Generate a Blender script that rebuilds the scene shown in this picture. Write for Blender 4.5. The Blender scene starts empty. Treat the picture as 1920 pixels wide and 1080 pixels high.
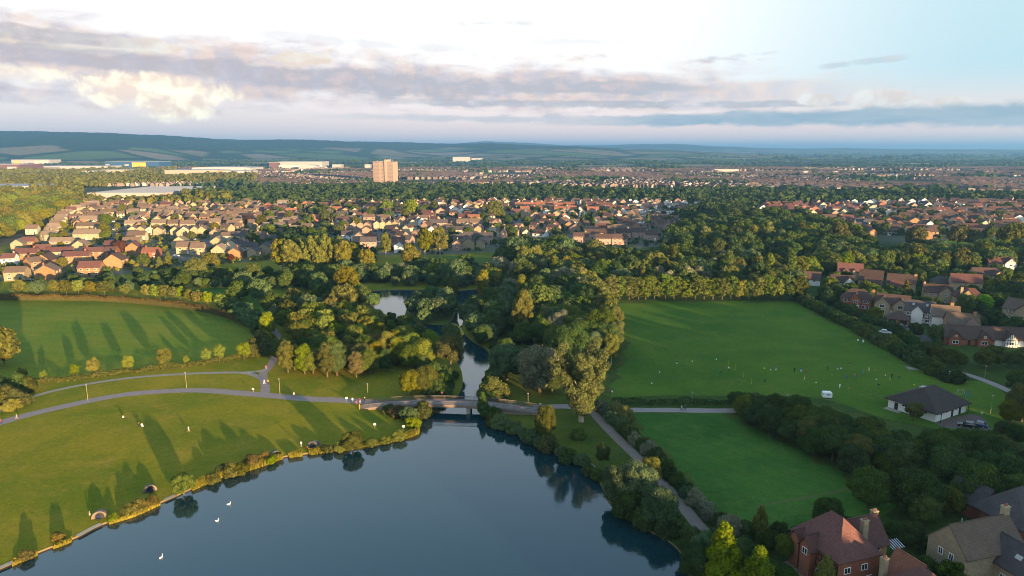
import bpy, bmesh, math, random
import numpy as np
from mathutils import Vector, Matrix
from mathutils.geometry import delaunay_2d_cdt, tessellate_polygon

random.seed(7); RNG = np.random.default_rng(7)
SC = bpy.context.scene
COL = SC.collection
R = math.radians
# ------------------------------------------------------------------ camera
CAM_H = 72.0; PITCH = R(11.3); F = 1297.0
cd = bpy.data.cameras.new('camera'); cam = bpy.data.objects.new('camera', cd); COL.objects.link(cam)
cam.location = (0, 0, CAM_H); cam.rotation_euler = (math.pi/2 - PITCH, 0, 0)
cd.sensor_width = 36.0; cd.lens = 36.0*F/1920.0; cd.clip_start = 0.5; cd.clip_end = 80000.0
SC.camera = cam
# ------------------------------------------------------------------ sun, exposure
SUN_EL = R(4.8); SUN_AZ = R(180-35)          # azimuth clockwise from +Y: behind the camera, to the right
SUN_DIR = Vector((math.sin(SUN_AZ)*math.cos(SUN_EL), math.cos(SUN_AZ)*math.cos(SUN_EL), math.sin(SUN_EL)))
sl = bpy.data.lights.new('sun', 'SUN'); sl.energy = 4.75; sl.angle = R(0.6); sl.color = (1.0, 0.66, 0.33)
so = bpy.data.objects.new('sun', sl); COL.objects.link(so); so.location = (300, -400, 300)
so.rotation_euler = (-SUN_DIR).to_track_quat('-Z', 'Y').to_euler()
VS = SC.view_settings
VS.view_transform = 'Standard'; VS.look = 'None'; VS.gamma = 1.0; VS.use_curve_mapping = False
VS.exposure = 2.3
SC.cycles.max_bounces = 5; SC.cycles.diffuse_bounces = 2; SC.cycles.glossy_bounces = 2
SC.cycles.transmission_bounces = 3; SC.cycles.volume_bounces = 0; SC.cycles.use_denoising = True
SC.cycles.filter_width = 1.0; SC.cycles.caustics_reflective = False; SC.cycles.caustics_refractive = False

# ------------------------------------------------------------------ node helpers
class NT:
    def __init__(s, tree): s.t = tree; s.n = tree.nodes; s.l = tree.links
    def new(s, typ, **kw):
        nd = s.n.new(typ)
        for k, v in kw.items(): setattr(nd, k, v)
        return nd
    def put(s, sock, v):
        if isinstance(v, bpy.types.NodeSocket): s.l.new(v, sock)
        elif isinstance(v, (tuple, list)) and len(v) == 3 and sock.type == 'RGBA': sock.default_value = (*v, 1)
        else: sock.default_value = v
    def m(s, op, a, b=0.0, c=None, clamp=False):
        nd = s.new('ShaderNodeMath', operation=op, use_clamp=clamp)
        s.put(nd.inputs[0], a); s.put(nd.inputs[1], b)
        if c is not None: s.put(nd.inputs[2], c)
        return nd.outputs[0]
    def mix(s, f, a, b, mode='MIX'):
        nd = s.new('ShaderNodeMix', data_type='RGBA', blend_type=mode)
        s.put(nd.inputs[0], f); s.put(nd.inputs[6], a); s.put(nd.inputs[7], b)
        return nd.outputs[2]
    def ss(s, x, lo, hi):                      # smoothstep
        nd = s.new('ShaderNodeMapRange', interpolation_type='SMOOTHSTEP')
        s.put(nd.inputs[0], x); s.put(nd.inputs[1], lo); s.put(nd.inputs[2], hi)
        return nd.outputs[0]
    def noise(s, vec, scale, detail=4, rough=0.55, dist=0.0, col=False):
        nd = s.new('ShaderNodeTexNoise'); 
        if vec is not None: s.l.new(vec, nd.inputs['Vector'])
        nd.inputs['Scale'].default_value = scale; nd.inputs['Detail'].default_value = detail
        nd.inputs['Roughness'].default_value = rough; nd.inputs['Distortion'].default_value = dist
        return nd.outputs[1 if col else 0]
    def xyz(s, x, y, z):
        nd = s.new('ShaderNodeCombineXYZ'); s.put(nd.inputs[0], x); s.put(nd.inputs[1], y); s.put(nd.inputs[2], z); return nd.outputs[0]
    def sep(s, v):
        nd = s.new('ShaderNodeSeparateXYZ'); s.l.new(v, nd.inputs[0]); return nd.outputs

def srgb(r, g, b):
    f = lambda c: ((c/255+0.055)/1.055)**2.4 if c > 10 else c/255/12.92
    return (f(r), f(g), f(b))
SKYK = 1.0/(2**VS.exposure)
def skyc(r, g, b, k=1.0):
    c = srgb(r, g, b); return (c[0]*SKYK*k, c[1]*SKYK*k, c[2]*SKYK*k)

# ------------------------------------------------------------------ world: clear evening sky plus cloud layers
W = bpy.data.worlds.new('World'); SC.world = W; W.use_nodes = True
def build_world():
    t = NT(W.node_tree); t.n.clear()
    out = t.new('ShaderNodeOutputWorld'); bg = t.new('ShaderNodeBackground'); t.l.new(bg.outputs[0], out.inputs[0])
    sky = t.new('ShaderNodeTexSky', sky_type='NISHITA'); sky.sun_disc = False
    sky.sun_elevation = SUN_EL; sky.sun_rotation = SUN_AZ; sky.air_density = 1.0; sky.dust_density = 0.6; sky.ozone_density = 1.5
    k = t.new('ShaderNodeVectorMath', operation='SCALE'); t.l.new(sky.outputs[0], k.inputs[0]); k.inputs[3].default_value = 0.165
    hs = t.new('ShaderNodeHueSaturation'); t.l.new(k.outputs[0], hs.inputs['Color']); hs.inputs['Saturation'].default_value = 0.95; nish = hs.outputs[0]
    d = t.new('ShaderNodeTexCoord').outputs['Generated']
    x, y, z = t.sep(d)
    el = t.m('MULTIPLY', t.m('ARCSINE', z), 57.2958)
    az = t.m('MULTIPLY', t.m('ARCTAN2', x, y), 57.2958)
    # clear-air base: pinkish haze at the horizon, milky white veil above it, blue overhead
    left = t.ss(az, 18.0, -22.0)
    veil = t.mix(t.ss(az, 6.0, 36.0), skyc(255, 253, 250, 1.22), skyc(206, 239, 248, 1.0))
    low = t.mix(t.ss(az, -38.0, 10.0), skyc(222, 206, 198, 1.45), skyc(238, 209, 196, 1.5))
    base = t.mix(t.ss(el, 0.8, 6.0), low, veil)
    base = t.mix(t.ss(el, 11.0, 34.0), base, nish)
    # noise fields, seamless round the compass
    def nz(kx, ke, scale, detail, rough, dist, seed):
        v = t.xyz(t.m('ADD', t.m('MULTIPLY', x, kx), seed), t.m('MULTIPLY', y, kx), t.m('MULTIPLY', el, ke)); return t.m('SUBTRACT', t.noise(v, scale, detail, rough, dist), 0.5)
    n1 = nz(9.0, 0.75, 1.0, 8, 0.58, 0.35, 0.0)          # long streaks
    n2 = nz(57.0, 1.0, 0.62, 8, 0.62, 0.25, 3.0)         # cauliflower edges
    n3 = nz(20.0, 0.85, 1.0, 7, 0.6, 0.4, 31.0)          # medium billows
    add = lambda p, q: t.m('ADD', p, q); mul = lambda p, q: t.m('MULTIPLY', p, q)
    def streak(a0, a1, e0, e1, h0, h1, amp, lo=0.0, hi=0.55, soft=3.0):
        """a long flat cloud from azimuth a0 (elevation e0) to a1 (e1), half-thickness h0 to h1 degrees"""
        u = t.m('DIVIDE', t.m('SUBTRACT', az, a0), a1-a0, clamp=True)
        c = add(e0, mul(u, e1-e0)); h = add(h0, mul(u, h1-h0))
        f = t.m('SUBTRACT', 1.0, t.m('DIVIDE', t.m('ABSOLUTE', t.m('SUBTRACT', el, c)), h))
        f = add(f, add(mul(n1, amp*1.3), mul(n3, amp*1.5)))
        return mul(t.ss(f, lo, hi), mul(t.ss(az, a0-soft, a0+soft), t.ss(az, a1+soft, a1-soft)))
    def puff(a0, e0, ra, re, amp, lo, hi, p=0.8):
        dx = t.m('DIVIDE', t.m('SUBTRACT', az, a0), ra); dy = t.m('DIVIDE', t.m('SUBTRACT', el, e0), re)
        r4 = t.m('POWER', add(mul(dx, dx), mul(dy, dy)), p)
        return t.ss(add(t.m('SUBTRACT', 1.0, r4), add(mul(n2, amp), mul(n3, amp*.5))), lo, hi)
    mx = lambda *q: q[0] if len(q) == 1 else t.m('MAXIMUM', q[0], mx(*q[1:]))
    grey = t.mix(t.ss(az, -36.0, 30.0), skyc(176, 174, 186), skyc(165, 186, 199))
    grey = t.mix(t.ss(add(n3, mul(n2, .5)), -0.05, 0.20), grey, skyc(222, 206, 206))
    pink = t.mix(t.ss(n2, -0.12, 0.12), skyc(219, 209, 214), skyc(253, 226, 210))
    c = base
    # thin warm-grey cloud veil through the middle of the sky, all round
    vb = t.m('SUBTRACT', 1.0, t.m('DIVIDE', t.m('ABSOLUTE', t.m('SUBTRACT', el, add(4.9, mul(az, -0.03)))), add(2.3, mul(az, -0.022))))
    vm = t.ss(add(vb, add(mul(n1, 2.0), mul(n3, 0.9))), -0.05, 0.75)
    c = t.mix(mul(vm, mul(t.ss(az, 34.0, 10.0), 0.95)), c, pink)
    # white upper cumulus behind the streaks
    cu0 = mx(puff(-30.5, 7.1, 7.0, 0.75, 2.0, 0.0, 0.35), puff(-16.4, 6.75, 2.7, 0.6, 2.0, 0.0, 0.35), mul(puff(-40.0, 5.1, 7.0, 0.7, 2.2, 0.0, 0.6), 0.7))
    warmw = t.mix(t.ss(n3, -0.12, 0.10), skyc(252, 232, 212), skyc(255, 249, 236, 1.06))
    c = t.mix(cu0, c, warmw)
    # grey-lilac streaks
    st = mx(streak(-42, -27.5, 7.5, 7.3, 0.75, 0.5, 1.1), streak(-40, -6, 6.5, 4.9, 0.85, 1.15, 1.2), streak(-14, 15, 4.9, 4.7, 1.2, 0.45, 1.6), streak(-8, 26, 3.75, 3.3, 0.40, 0.30, 1.3), mul(streak(-20, -3, 8.4, 7.7, 0.5, 0.3, 1.4), 0.4))
    st = mx(st, mul(t.ss(add(n1, mul(n3, .6)), 0.13, 0.28), mul(t.ss(el, 2.0, 3.2), t.ss(el, 8.6, 6.0))), mul(streak(-4.5, 1.8, 9.6, 9.7, 0.35, 0.3, 1.2, 0, .7, 1.0), 0.55), mul(streak(1, 9, 8.4, 8.2, 0.35, 0.3, 1.3, 0, .7, 1.5), 0.35), mul(streak(23.2, 28.5, 5.9, 6.3, 0.26, 0.22, 1.3, 0, .6, .6), 0.6))
    c = t.mix(mul(mul(st, t.ss(add(n2, mul(n3, .8)), -0.34, 0.12)), 0.72), c, grey)
    # the tall sunlit cumulus on the left
    cu = mx(puff(-26.6, 4.35, 5.6, 1.25, 1.9, -0.10, 0.60), puff(-25.2, 3.2, 2.9, 1.25, 1.8, -0.10, 0.60), puff(-29.0, 3.8, 1.6, 0.9, 1.8, -0.10, 0.6), mul(puff(-36.5, 4.9, 5.5, 0.7, 2.2, 0.05, 0.6), 0.5))
    sunl = t.mix(t.ss(add(n2, mul(n3, .7)), -0.12, 0.14), skyc(248, 222, 198, 1.25), skyc(255, 247, 214, 1.6))
    cut = t.ss(add(el, mul(n3, 1.6)), 5.75, 5.15)        # its top is cut off by the streak in front
    c = t.mix(mul(mul(cu, cut), 0.92), c, sunl)
    # blue-grey bank low on the right with small white heads
    heads = mx(puff(27.3, 3.5, 2.9, 0.75, 2.0, 0.0, 0.22), puff(23.3, 3.6, 1.4, 0.5, 2.0, 0.0, 0.25), puff(31.5, 3.2, 1.3, 0.45, 2.0, 0.0, 0.3))
    c = t.mix(heads, c, t.mix(t.ss(n2, -0.1, 0.12), skyc(246, 232, 222), skyc(255, 252, 244, 1.05)))
    bank = mx(streak(6, 48, 2.3, 2.35, 0.45, 1.15, 0.9, -0.05, 0.5, 8.0), mul(streak(-12, 30, 2.6, 2.0, 0.35, 0.5, 1.6, 0.1, 0.8, 8.0), 0.5))
    bcol = t.mix(t.ss(n1, -0.15, 0.15), skyc(150, 181, 199), skyc(188, 203, 212))
    c = t.mix(mul(bank, 0.9), c, bcol)
    # below the horizon: dull ground tone
    c = t.mix(t.ss(el, -0.4, -2.0), c, skyc(90, 105, 105))
    t.l.new(c, bg.inputs[0]); bg.inputs[1].default_value = 1.0
build_world()

# ------------------------------------------------------------------ projection from the photograph's pixels to the ground
CP, SP = math.cos(PITCH), math.sin(PITCH)
def g(px, py, z=0.0):
    a = (px-960)/F; b = (540-py)/F
    dx, dy, dz = a, CP + b*SP, -SP + b*CP
    t = (z-CAM_H)/dz
    return Vector((dx*t, dy*t, z))
def P(pts, z=0.0): return [g(x, y, z) for x, y in pts]
def depth(v): return v.y*CP + (CAM_H-v.z)*SP
def mpp(v): return depth(v)/F              # metres per photo pixel at a point
def pix(v):
    dz = v.z-CAM_H; de = v.y*CP - dz*SP
    return 960+F*v.x/de, 540-F*(v.y*SP+dz*CP)/de

# ------------------------------------------------------------------ mesh helpers
class MB:
    def __init__(s): s.v = []; s.f = []; s.m = []
    def poly(s, pts, mi=0):
        i = len(s.v); s.v.extend([tuple(p) for p in pts]); s.f.append(tuple(range(i, i+len(pts)))); s.m.append(mi)
    def box(s, x0, x1, y0, y1, z0, z1, mi=0, M=None):
        c = [(x0,y0,z0),(x1,y0,z0),(x1,y1,z0),(x0,y1,z0),(x0,y0,z1),(x1,y0,z1),(x1,y1,z1),(x0,y1,z1)]
        if M is not None: c = [tuple(M @ Vector(p)) for p in c]
        i = len(s.v); s.v.extend(c)
        for q in ((0,3,2,1),(4,5,6,7),(0,1,5,4),(1,2,6,5),(2,3,7,6),(3,0,4,7)):
            s.f.append(tuple(i+k for k in q)); s.m.append(mi)
    def tube(s, pts, rad, n=6, mi=0, cap=True):
        pts = [Vector(p) for p in pts]; rings = []
        for k, p in enumerate(pts):
            a = pts[min(k+1, len(pts)-1)] - pts[max(k-1, 0)]
            a.normalize()
            u = a.cross(Vector((0.31, 0.17, 0.93)) if abs(a.z) < 0.9 else Vector((1, 0, 0))).normalized(); w = a.cross(u)
            r = rad[k] if isinstance(rad, (list, tuple)) else rad
            i = len(s.v); rings.append(i)
            for j in range(n):
                t = 2*math.pi*j/n; s.v.append(tuple(p + u*(r*math.cos(t)) + w*(r*math.sin(t))))
        for k in range(len(rings)-1):
            for j in range(n):
                s.f.append((rings[k]+j, rings[k]+(j+1) % n, rings[k+1]+(j+1) % n, rings[k+1]+j)); s.m.append(mi)
        if cap:
            s.f.append(tuple(rings[0]+j for j in reversed(range(n)))); s.m.append(mi)
            s.f.append(tuple(rings[-1]+j for j in range(n))); s.m.append(mi)
    def prism(s, prof, y0, y1, mi=0, M=None):    # profile (x,z) swept along y
        n = len(prof); i = len(s.v)
        c = [Vector((x, y0, z)) for x, z in prof] + [Vector((x, y1, z)) for x, z in prof]
        if M is not None: c = [M @ p for p in c]
        s.v.extend(tuple(p) for p in c)
        s.f.append(tuple(i+k for k in range(n))); s.m.append(mi)
        s.f.append(tuple(i+n+k for k in reversed(range(n)))); s.m.append(mi)
        for k in range(n):
            q = (k+1) % n; s.f.append((i+q, i+k, i+n+k, i+n+q)); s.m.append(mi)
    def mesh(s, name, mats):
        me = bpy.data.meshes.new(name); me.from_pydata(s.v, [], s.f)
        for m in (mats if isinstance(mats, (list, tuple)) else [mats]): me.materials.append(m)
        if any(s.m): me.polygons.foreach_set('material_index', s.m)
        me.update(); return me
def obj(name, me, parent=None, loc=None, rz=None, sc=None):
    o = bpy.data.objects.new(name, me); COL.objects.link(o)
    if parent is not None: o.parent = parent
    if loc is not None: o.location = loc
    if rz is not None: o.rotation_euler = (0, 0, rz)
    if sc is not None: o.scale = sc if isinstance(sc, (tuple, list)) else (sc, sc, sc)
    return o
def tag(o, label=None, cat=None, group=None, kind=None):
    if label: o['label'] = label
    if cat: o['category'] = cat
    if group: o['group'] = group
    if kind: o['kind'] = kind
    return o
def empty(name, loc, rz=0, sc=1.0):
    o = bpy.data.objects.new(name, None); COL.objects.link(o); o.location = loc; o.rotation_euler = (0, 0, rz)
    o.scale = (sc, sc, sc) if not isinstance(sc, (tuple, list)) else sc; o.empty_display_size = 0.2
    return o
def quadmesh(name, V, mat, mi=None):              # V: (N,4,3) array of quads
    n = len(V); me = bpy.data.meshes.new(name)
    me.vertices.add(n*4); me.loops.add(n*4); me.polygons.add(n)
    me.vertices.foreach_set('co', np.ascontiguousarray(V, dtype=np.float32).ravel())
    me.loops.foreach_set('vertex_index', np.arange(n*4, dtype=np.int32))
    me.polygons.foreach_set('loop_start', np.arange(0, n*4, 4, dtype=np.int32))
    for m in (mat if isinstance(mat, (list, tuple)) else [mat]): me.materials.append(m)
    if mi is not None: me.polygons.foreach_set('material_index', np.asarray(mi, dtype=np.int32))
    me.update(calc_edges=True); return me
ORD = ['zeroth','first','second','third','fourth','fifth','sixth','seventh','eighth','ninth','tenth','eleventh','twelfth','thirteenth','fourteenth','fifteenth','sixteenth','seventeenth','eighteenth','nineteenth','twentieth']
def ordn(i):
    if i <= 20: return ORD[i]
    return '%d%s' % (i, 'th' if 10 <= i % 100 <= 20 else {1: 'st', 2: 'nd', 3: 'rd'}.get(i % 10, 'th'))
def catmull(pts, k=6, closed=False):
    n = len(pts); out = []
    for i in range(n if closed else n-1):
        p0, p1, p2, p3 = (pts[(i-1) % n] if closed or i > 0 else pts[0]), pts[i], pts[(i+1) % n], (pts[(i+2) % n] if closed or i+2 < n else pts[-1])
        for j in range(k):
            t = j/k
            out.append(0.5*((2*p1) + (p2-p0)*t + (2*p0-5*p1+4*p2-p3)*t*t + (3*p1-p0-3*p2+p3)*t**3))
    if not closed: out.append(pts[-1])
    return out
def inside(p, poly):
    x, y = p[0], p[1]; c = False; n = len(poly); j = n-1
    for i in range(n):
        xi, yi = poly[i][0], poly[i][1]; xj, yj = poly[j][0], poly[j][1]
        if (yi > y) != (yj > y) and x < (xj-xi)*(y-yi)/(yj-yi)+xi: c = not c
        j = i
    return c

# ------------------------------------------------------------------ materials
MATS = {}
def pmat(name, col, rough=0.8, spec=0.3, metal=0.0, var=0.0, vscale=0.5, bump=0.0, bscale=5.0):
    if name in MATS: return MATS[name]
    m = bpy.data.materials.new(name); m.use_nodes = True; t = NT(m.node_tree); b = t.n['Principled BSDF']
    b.inputs['Roughness'].default_value = rough; b.inputs['Metallic'].default_value = metal
    b.inputs['Specular IOR Level'].default_value = spec
    if var > 0:
        co = t.new('ShaderNodeTexCoord').outputs['Object']
        n = t.noise(co, vscale, 6, 0.65)
        r = t.new('ShaderNodeObjectInfo').outputs['Random']
        f = t.m('ADD', t.m('MULTIPLY', t.m('SUBTRACT', n, 0.5), 2.2*var), t.m('MULTIPLY', t.m('SUBTRACT', r, 0.5), var))
        hsv = t.new('ShaderNodeHueSaturation'); hsv.inputs['Color'].default_value = (*col, 1)
        t.l.new(t.m('ADD', 1.0, f), hsv.inputs['Value']); t.l.new(hsv.outputs[0], b.inputs['Base Color'])
    else: b.inputs['Base Color'].default_value = (*col, 1)
    if bump > 0:
        co = t.new('ShaderNodeTexCoord').outputs['Object']
        bp = t.new('ShaderNodeBump'); bp.inputs['Strength'].default_value = bump; bp.inputs['Distance'].default_value = 0.05
        t.l.new(t.noise(co, bscale, 3), bp.inputs['Height']); t.l.new(bp.outputs[0], b.inputs['Normal'])
    MATS[name] = m; return m
def rowmat(name, col, col2, sx, sz, rough=0.85):
    """courses of brick or roof tile: brick texture in object space"""
    if name in MATS: return MATS[name]
    m = bpy.data.materials.new(name); m.use_nodes = True; t = NT(m.node_tree); b = t.n['Principled BSDF']
    co = t.new('ShaderNodeTexCoord').outputs['Object']; x, y, z = t.sep(co)
    br = t.new('ShaderNodeTexBrick'); t.l.new(t.xyz(t.m('ADD', x, y), z, 0.0), br.inputs['Vector'])
    br.inputs['Scale'].default_value = 1.0; br.inputs['Brick Width'].default_value = sx; br.inputs['Row Height'].default_value = sz
    br.inputs['Mortar Size'].default_value = 0.012; br.inputs['Mortar'].default_value = (col[0]*0.55, col[1]*0.55, col[2]*0.55, 1)
    br.inputs['Color1'].default_value = (*col, 1); br.inputs['Color2'].default_value = (*col2, 1)
    n = t.noise(co, 0.6, 6, 0.65); r = t.new('ShaderNodeObjectInfo').outputs['Random']
    hsv = t.new('ShaderNodeHueSaturation'); t.l.new(br.outputs[0], hsv.inputs['Color'])
    t.l.new(t.m('ADD', 1.0, t.m('ADD', t.m('MULTIPLY', t.m('SUBTRACT', n, 0.5), 0.7), t.m('MULTIPLY', t.m('SUBTRACT', r, 0.5), 0.35))), hsv.inputs['Value'])
    t.l.new(hsv.outputs[0], b.inputs['Base Color']); b.inputs['Roughness'].default_value = rough; b.inputs['Specular IOR Level'].default_value = 0.2
    MATS[name] = m; return m
def leafmat(name, ca, cb, trans=0.25, patch=0.0):
    m = bpy.data.materials.new(name); m.use_nodes = True; t = NT(m.node_tree); t.n.clear()
    out = t.new('ShaderNodeOutputMaterial')
    isl = t.new('ShaderNodeNewGeometry').outputs['Random Per Island']; r = t.new('ShaderNodeObjectInfo').outputs['Random']
    geo = t.new('ShaderNodeNewGeometry').outputs['Position']
    pn = t.noise(geo, 0.11 if patch > 0 else 0.25, 3, 0.6)
    f = t.m('ADD', t.m('MULTIPLY', isl, 0.4), t.m('ADD', t.m('MULTIPLY', r, 0.5), t.m('MULTIPLY', t.m('SUBTRACT', pn, 0.5), 0.8+patch)), clamp=True)
    col = t.mix(f, ca, cb)
    hsv = t.new('ShaderNodeHueSaturation'); t.l.new(col, hsv.inputs['Color'])
    t.l.new(t.m('ADD', 0.72, t.m('ADD', t.m('MULTIPLY', isl, 0.35), t.m('MULTIPLY', t.m('FRACT', t.m('MULTIPLY', r, 7.13)), 0.25))), hsv.inputs['Value'])
    d = t.new('ShaderNodeBsdfDiffuse'); tr = t.new('ShaderNodeBsdfTranslucent'); mx = t.new('ShaderNodeMixShader')
    t.l.new(hsv.outputs[0], d.inputs[0]); t.l.new(hsv.outputs[0], tr.inputs[0]); mx.inputs[0].default_value = trans
    t.l.new(d.outputs[0], mx.inputs[1]); t.l.new(tr.outputs[0], mx.inputs[2]); t.l.new(mx.outputs[0], out.inputs[0])
    MATS[name] = m; return m
def leafshare(name, trans=0.25):
    """one leaf material for all shared crowns: the tint is each plant's own object colour"""
    m = bpy.data.materials.new(name); m.use_nodes = True; t = NT(m.node_tree); t.n.clear(); out = t.new('ShaderNodeOutputMaterial')
    isl = t.new('ShaderNodeNewGeometry').outputs['Random Per Island']; oi = t.new('ShaderNodeObjectInfo'); r = oi.outputs['Random']
    pn = t.noise(t.new('ShaderNodeNewGeometry').outputs['Position'], 0.35, 3, 0.6)
    hsv = t.new('ShaderNodeHueSaturation'); t.l.new(oi.outputs['Color'], hsv.inputs['Color'])
    t.l.new(t.m('ADD', 0.506, t.m('ADD', t.m('MULTIPLY', t.m('SUBTRACT', 0.5, isl), 0.04), t.m('MULTIPLY', t.m('SUBTRACT', 0.5, r), 0.035))), hsv.inputs['Hue'])
    t.l.new(t.m('ADD', 0.86, t.m('MULTIPLY', t.m('FRACT', t.m('MULTIPLY', r, 5.7)), 0.22)), hsv.inputs['Saturation'])
    t.l.new(t.m('ADD', 0.42, t.m('ADD', t.m('MULTIPLY', isl, 0.55), t.m('ADD', t.m('MULTIPLY', t.m('FRACT', t.m('MULTIPLY', r, 7.13)), 0.42), t.m('MULTIPLY', t.m('SUBTRACT', pn, 0.5), 0.7)))), hsv.inputs['Value'])
    d = t.new('ShaderNodeBsdfDiffuse'); tr = t.new('ShaderNodeBsdfTranslucent'); mx = t.new('ShaderNodeMixShader')
    t.l.new(hsv.outputs[0], d.inputs[0]); t.l.new(hsv.outputs[0], tr.inputs[0]); mx.inputs[0].default_value = trans
    t.l.new(d.outputs[0], mx.inputs[1]); t.l.new(tr.outputs[0], mx.inputs[2]); t.l.new(mx.outputs[0], out.inputs[0]); return m
def groundmat(name, c1, c2, c3, s1=0.02, s2=0.35, stripes=None, bump=1.0):
    """grass: broad tone drift, medium patches, fine tufts"""
    m = bpy.data.materials.new(name); m.use_nodes = True; t = NT(m.node_tree); b = t.n['Principled BSDF']
    co = t.new('ShaderNodeNewGeometry').outputs['Position']
    a = t.noise(co, s1, 5, 0.6, 0.4); c = t.noise(co, s2, 5, 0.7); d = t.noise(co, 2.2, 3, 0.7)
    col = t.mix(t.ss(a, 0.32, 0.68), c1, c2)
    col = t.mix(t.m('MULTIPLY', t.ss(c, 0.45, 0.75), 0.7), col, c3)
    if stripes:
        x, y, z = t.sep(co); ang, w, amt = stripes
        u = t.m('ADD', t.m('MULTIPLY', x, math.cos(ang)), t.m('MULTIPLY', y, math.sin(ang)))
        sn = t.m('SINE', t.m('ADD', t.m('MULTIPLY', u, 2*math.pi/w), t.m('MULTIPLY', a, 3.0)))
        hs = t.new('ShaderNodeHueSaturation'); t.l.new(col, hs.inputs['Color']); t.l.new(t.m('ADD', 1.0, t.m('MULTIPLY', sn, amt)), hs.inputs['Value']); col = hs.outputs[0]
    e2 = t.noise(co, 0.75, 5, 0.8)
    hs = t.new('ShaderNodeHueSaturation'); t.l.new(col, hs.inputs['Color']); t.l.new(t.m('ADD', 0.10, t.m('ADD', t.m('MULTIPLY', d, 0.8), t.m('MULTIPLY', e2, 1.0))), hs.inputs['Value']); t.l.new(t.m('ADD', 0.488, t.m('MULTIPLY', e2, 0.024)), hs.inputs['Hue'])
    t.l.new(hs.outputs[0], b.inputs['Base Color']); b.inputs['Roughness'].default_value = 0.95; b.inputs['Specular IOR Level'].default_value = 0.05
    if bump:
        bp = t.new('ShaderNodeBump'); bp.inputs['Strength'].default_value = bump; bp.inputs['Distance'].default_value = 0.24
        t.l.new(t.noise(co, 7.0, 2, 0.6), bp.inputs['Height']); t.l.new(bp.outputs[0], b.inputs['Normal'])
    MATS[name] = m; return m

M_LAWN = groundmat('lawn_grass', (0.125, 0.156, 0.010), (0.220, 0.198, 0.015), (0.29, 0.215, 0.030), 0.04, 0.13)
M_CRES = groundmat('meadow_grass', (0.115, 0.185, 0.018), (0.175, 0.205, 0.022), (0.205, 0.195, 0.026), 0.03, 0.3, (R(78), 9.0, 0.03))
M_PITCH = groundmat('pitch_grass', (0.050, 0.118, 0.012), (0.092, 0.160, 0.016), (0.125, 0.165, 0.026), 0.022, 0.07, (R(97), 13.0, 0.02))
M_PADDOCK = groundmat('paddock_grass', (0.036, 0.105, 0.016), (0.070, 0.158, 0.024), (0.092, 0.155, 0.028), 0.035, 0.16, (R(40), 4.5, 0.03))
M_ROUGH = groundmat('rough_grass', (0.07, 0.105, 0.02), (0.10, 0.12, 0.03), (0.13, 0.12, 0.04), 0.05, 0.3)
M_TARMAC = pmat('tarmac', (0.115, 0.10, 0.095), 0.9, 0.2, 0, 0.18, 0.6)
M_PAVE = pmat('path_asphalt', (0.245, 0.20, 0.185), 0.9, 0.2, 0, 0.16, 0.5)
M_GRAVEL = pmat('pale_gravel', (0.30, 0.265, 0.22), 0.95, 0.1, 0, 0.22, 0.7)
M_TRAIL = pmat('worn_gravel', (0.185, 0.15, 0.125), 0.95, 0.1, 0, 0.22, 0.7)
M_WOOD = pmat('bark_wood', (0.10, 0.075, 0.05), 0.9, 0.2, 0, 0.3, 2.0)
M_PALEBARK = pmat('pale_bark', (0.32, 0.26, 0.19), 0.9, 0.2, 0, 0.3, 2.0)
M_WHITE = pmat('white_paint', (0.78, 0.77, 0.74), 0.5, 0.4)
M_GLASS = pmat('window_glass', (0.025, 0.03, 0.035), 0.06, 0.8)
M_METAL = pmat('galvanised_metal', (0.35, 0.34, 0.31), 0.5, 0.5, 0.4, 0.15, 1.0)
M_DARK = pmat('dark_plastic', (0.02, 0.02, 0.022), 0.5, 0.4)
M_CONC = pmat('concrete', (0.30, 0.26, 0.21), 0.9, 0.2, 0, 0.25, 0.8)
M_TIMBER = pmat('dark_timber', (0.035, 0.026, 0.02), 0.8, 0.2, 0, 0.2, 2.0)
# ================================================================== THE SETTING
WZ = -0.35
LAKE_PX = [(-420,1400),(-260,1190),(-130,1122),(0,1068),(40,1050),(100,1026),(145,1008),(190,985),(250,966),(300,944),(330,931),(372,912),(420,891),(480,876),(530,858),
 (580,851),(640,841),(700,833),(758,821),(784,811),(782,802),(776,792),(782,781),(806,766),(838,754),(858,742),(867,725),(866,700),(858,682),(850,664),(832,650),(803,638),(780,625),
 (763,610),(742,600),(722,590),(700,578),(682,566),(668,554),(690,547),(760,544),(840,546),(905,543),(928,552),(908,568),(882,585),(868,605),(868,622),(885,640),(910,655),
 (921,672),(917,690),(907,710),(899,730),(896,745),(901,762),(912,780),(925,797),(960,808),(985,818),(1030,842),(1072,862),(1108,882),(1124,905),(1140,938),(1165,962),(1200,988),
 (1240,1008),(1270,1030),(1287,1060),(1296,1100),(1300,1200),(1280,1400)]
LAKE = catmull(P(LAKE_PX, WZ), 4, True)
CRES_PX = [(-200,560),(-100,561),(0,563),(150,564),(250,569),(340,578),(410,592),(462,613),(481,636),(466,660),(405,676),(300,690),(200,702),(100,713),(30,720),(-80,732),(-200,742),(-260,690)]
def mz(y): return -0.025*(y-205)-0.03                 # slope invented to lengthen the tree shadows, falling away from the lake
def gm(px, py):
    p = g(px, py)
    for _ in range(8): p = g(px, py, mz(p.y))
    return p
CRES = catmull([gm(x, y) for x, y in CRES_PX], 5, True)
for p_ in CRES: p_.z = mz(p_.y)
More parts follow.
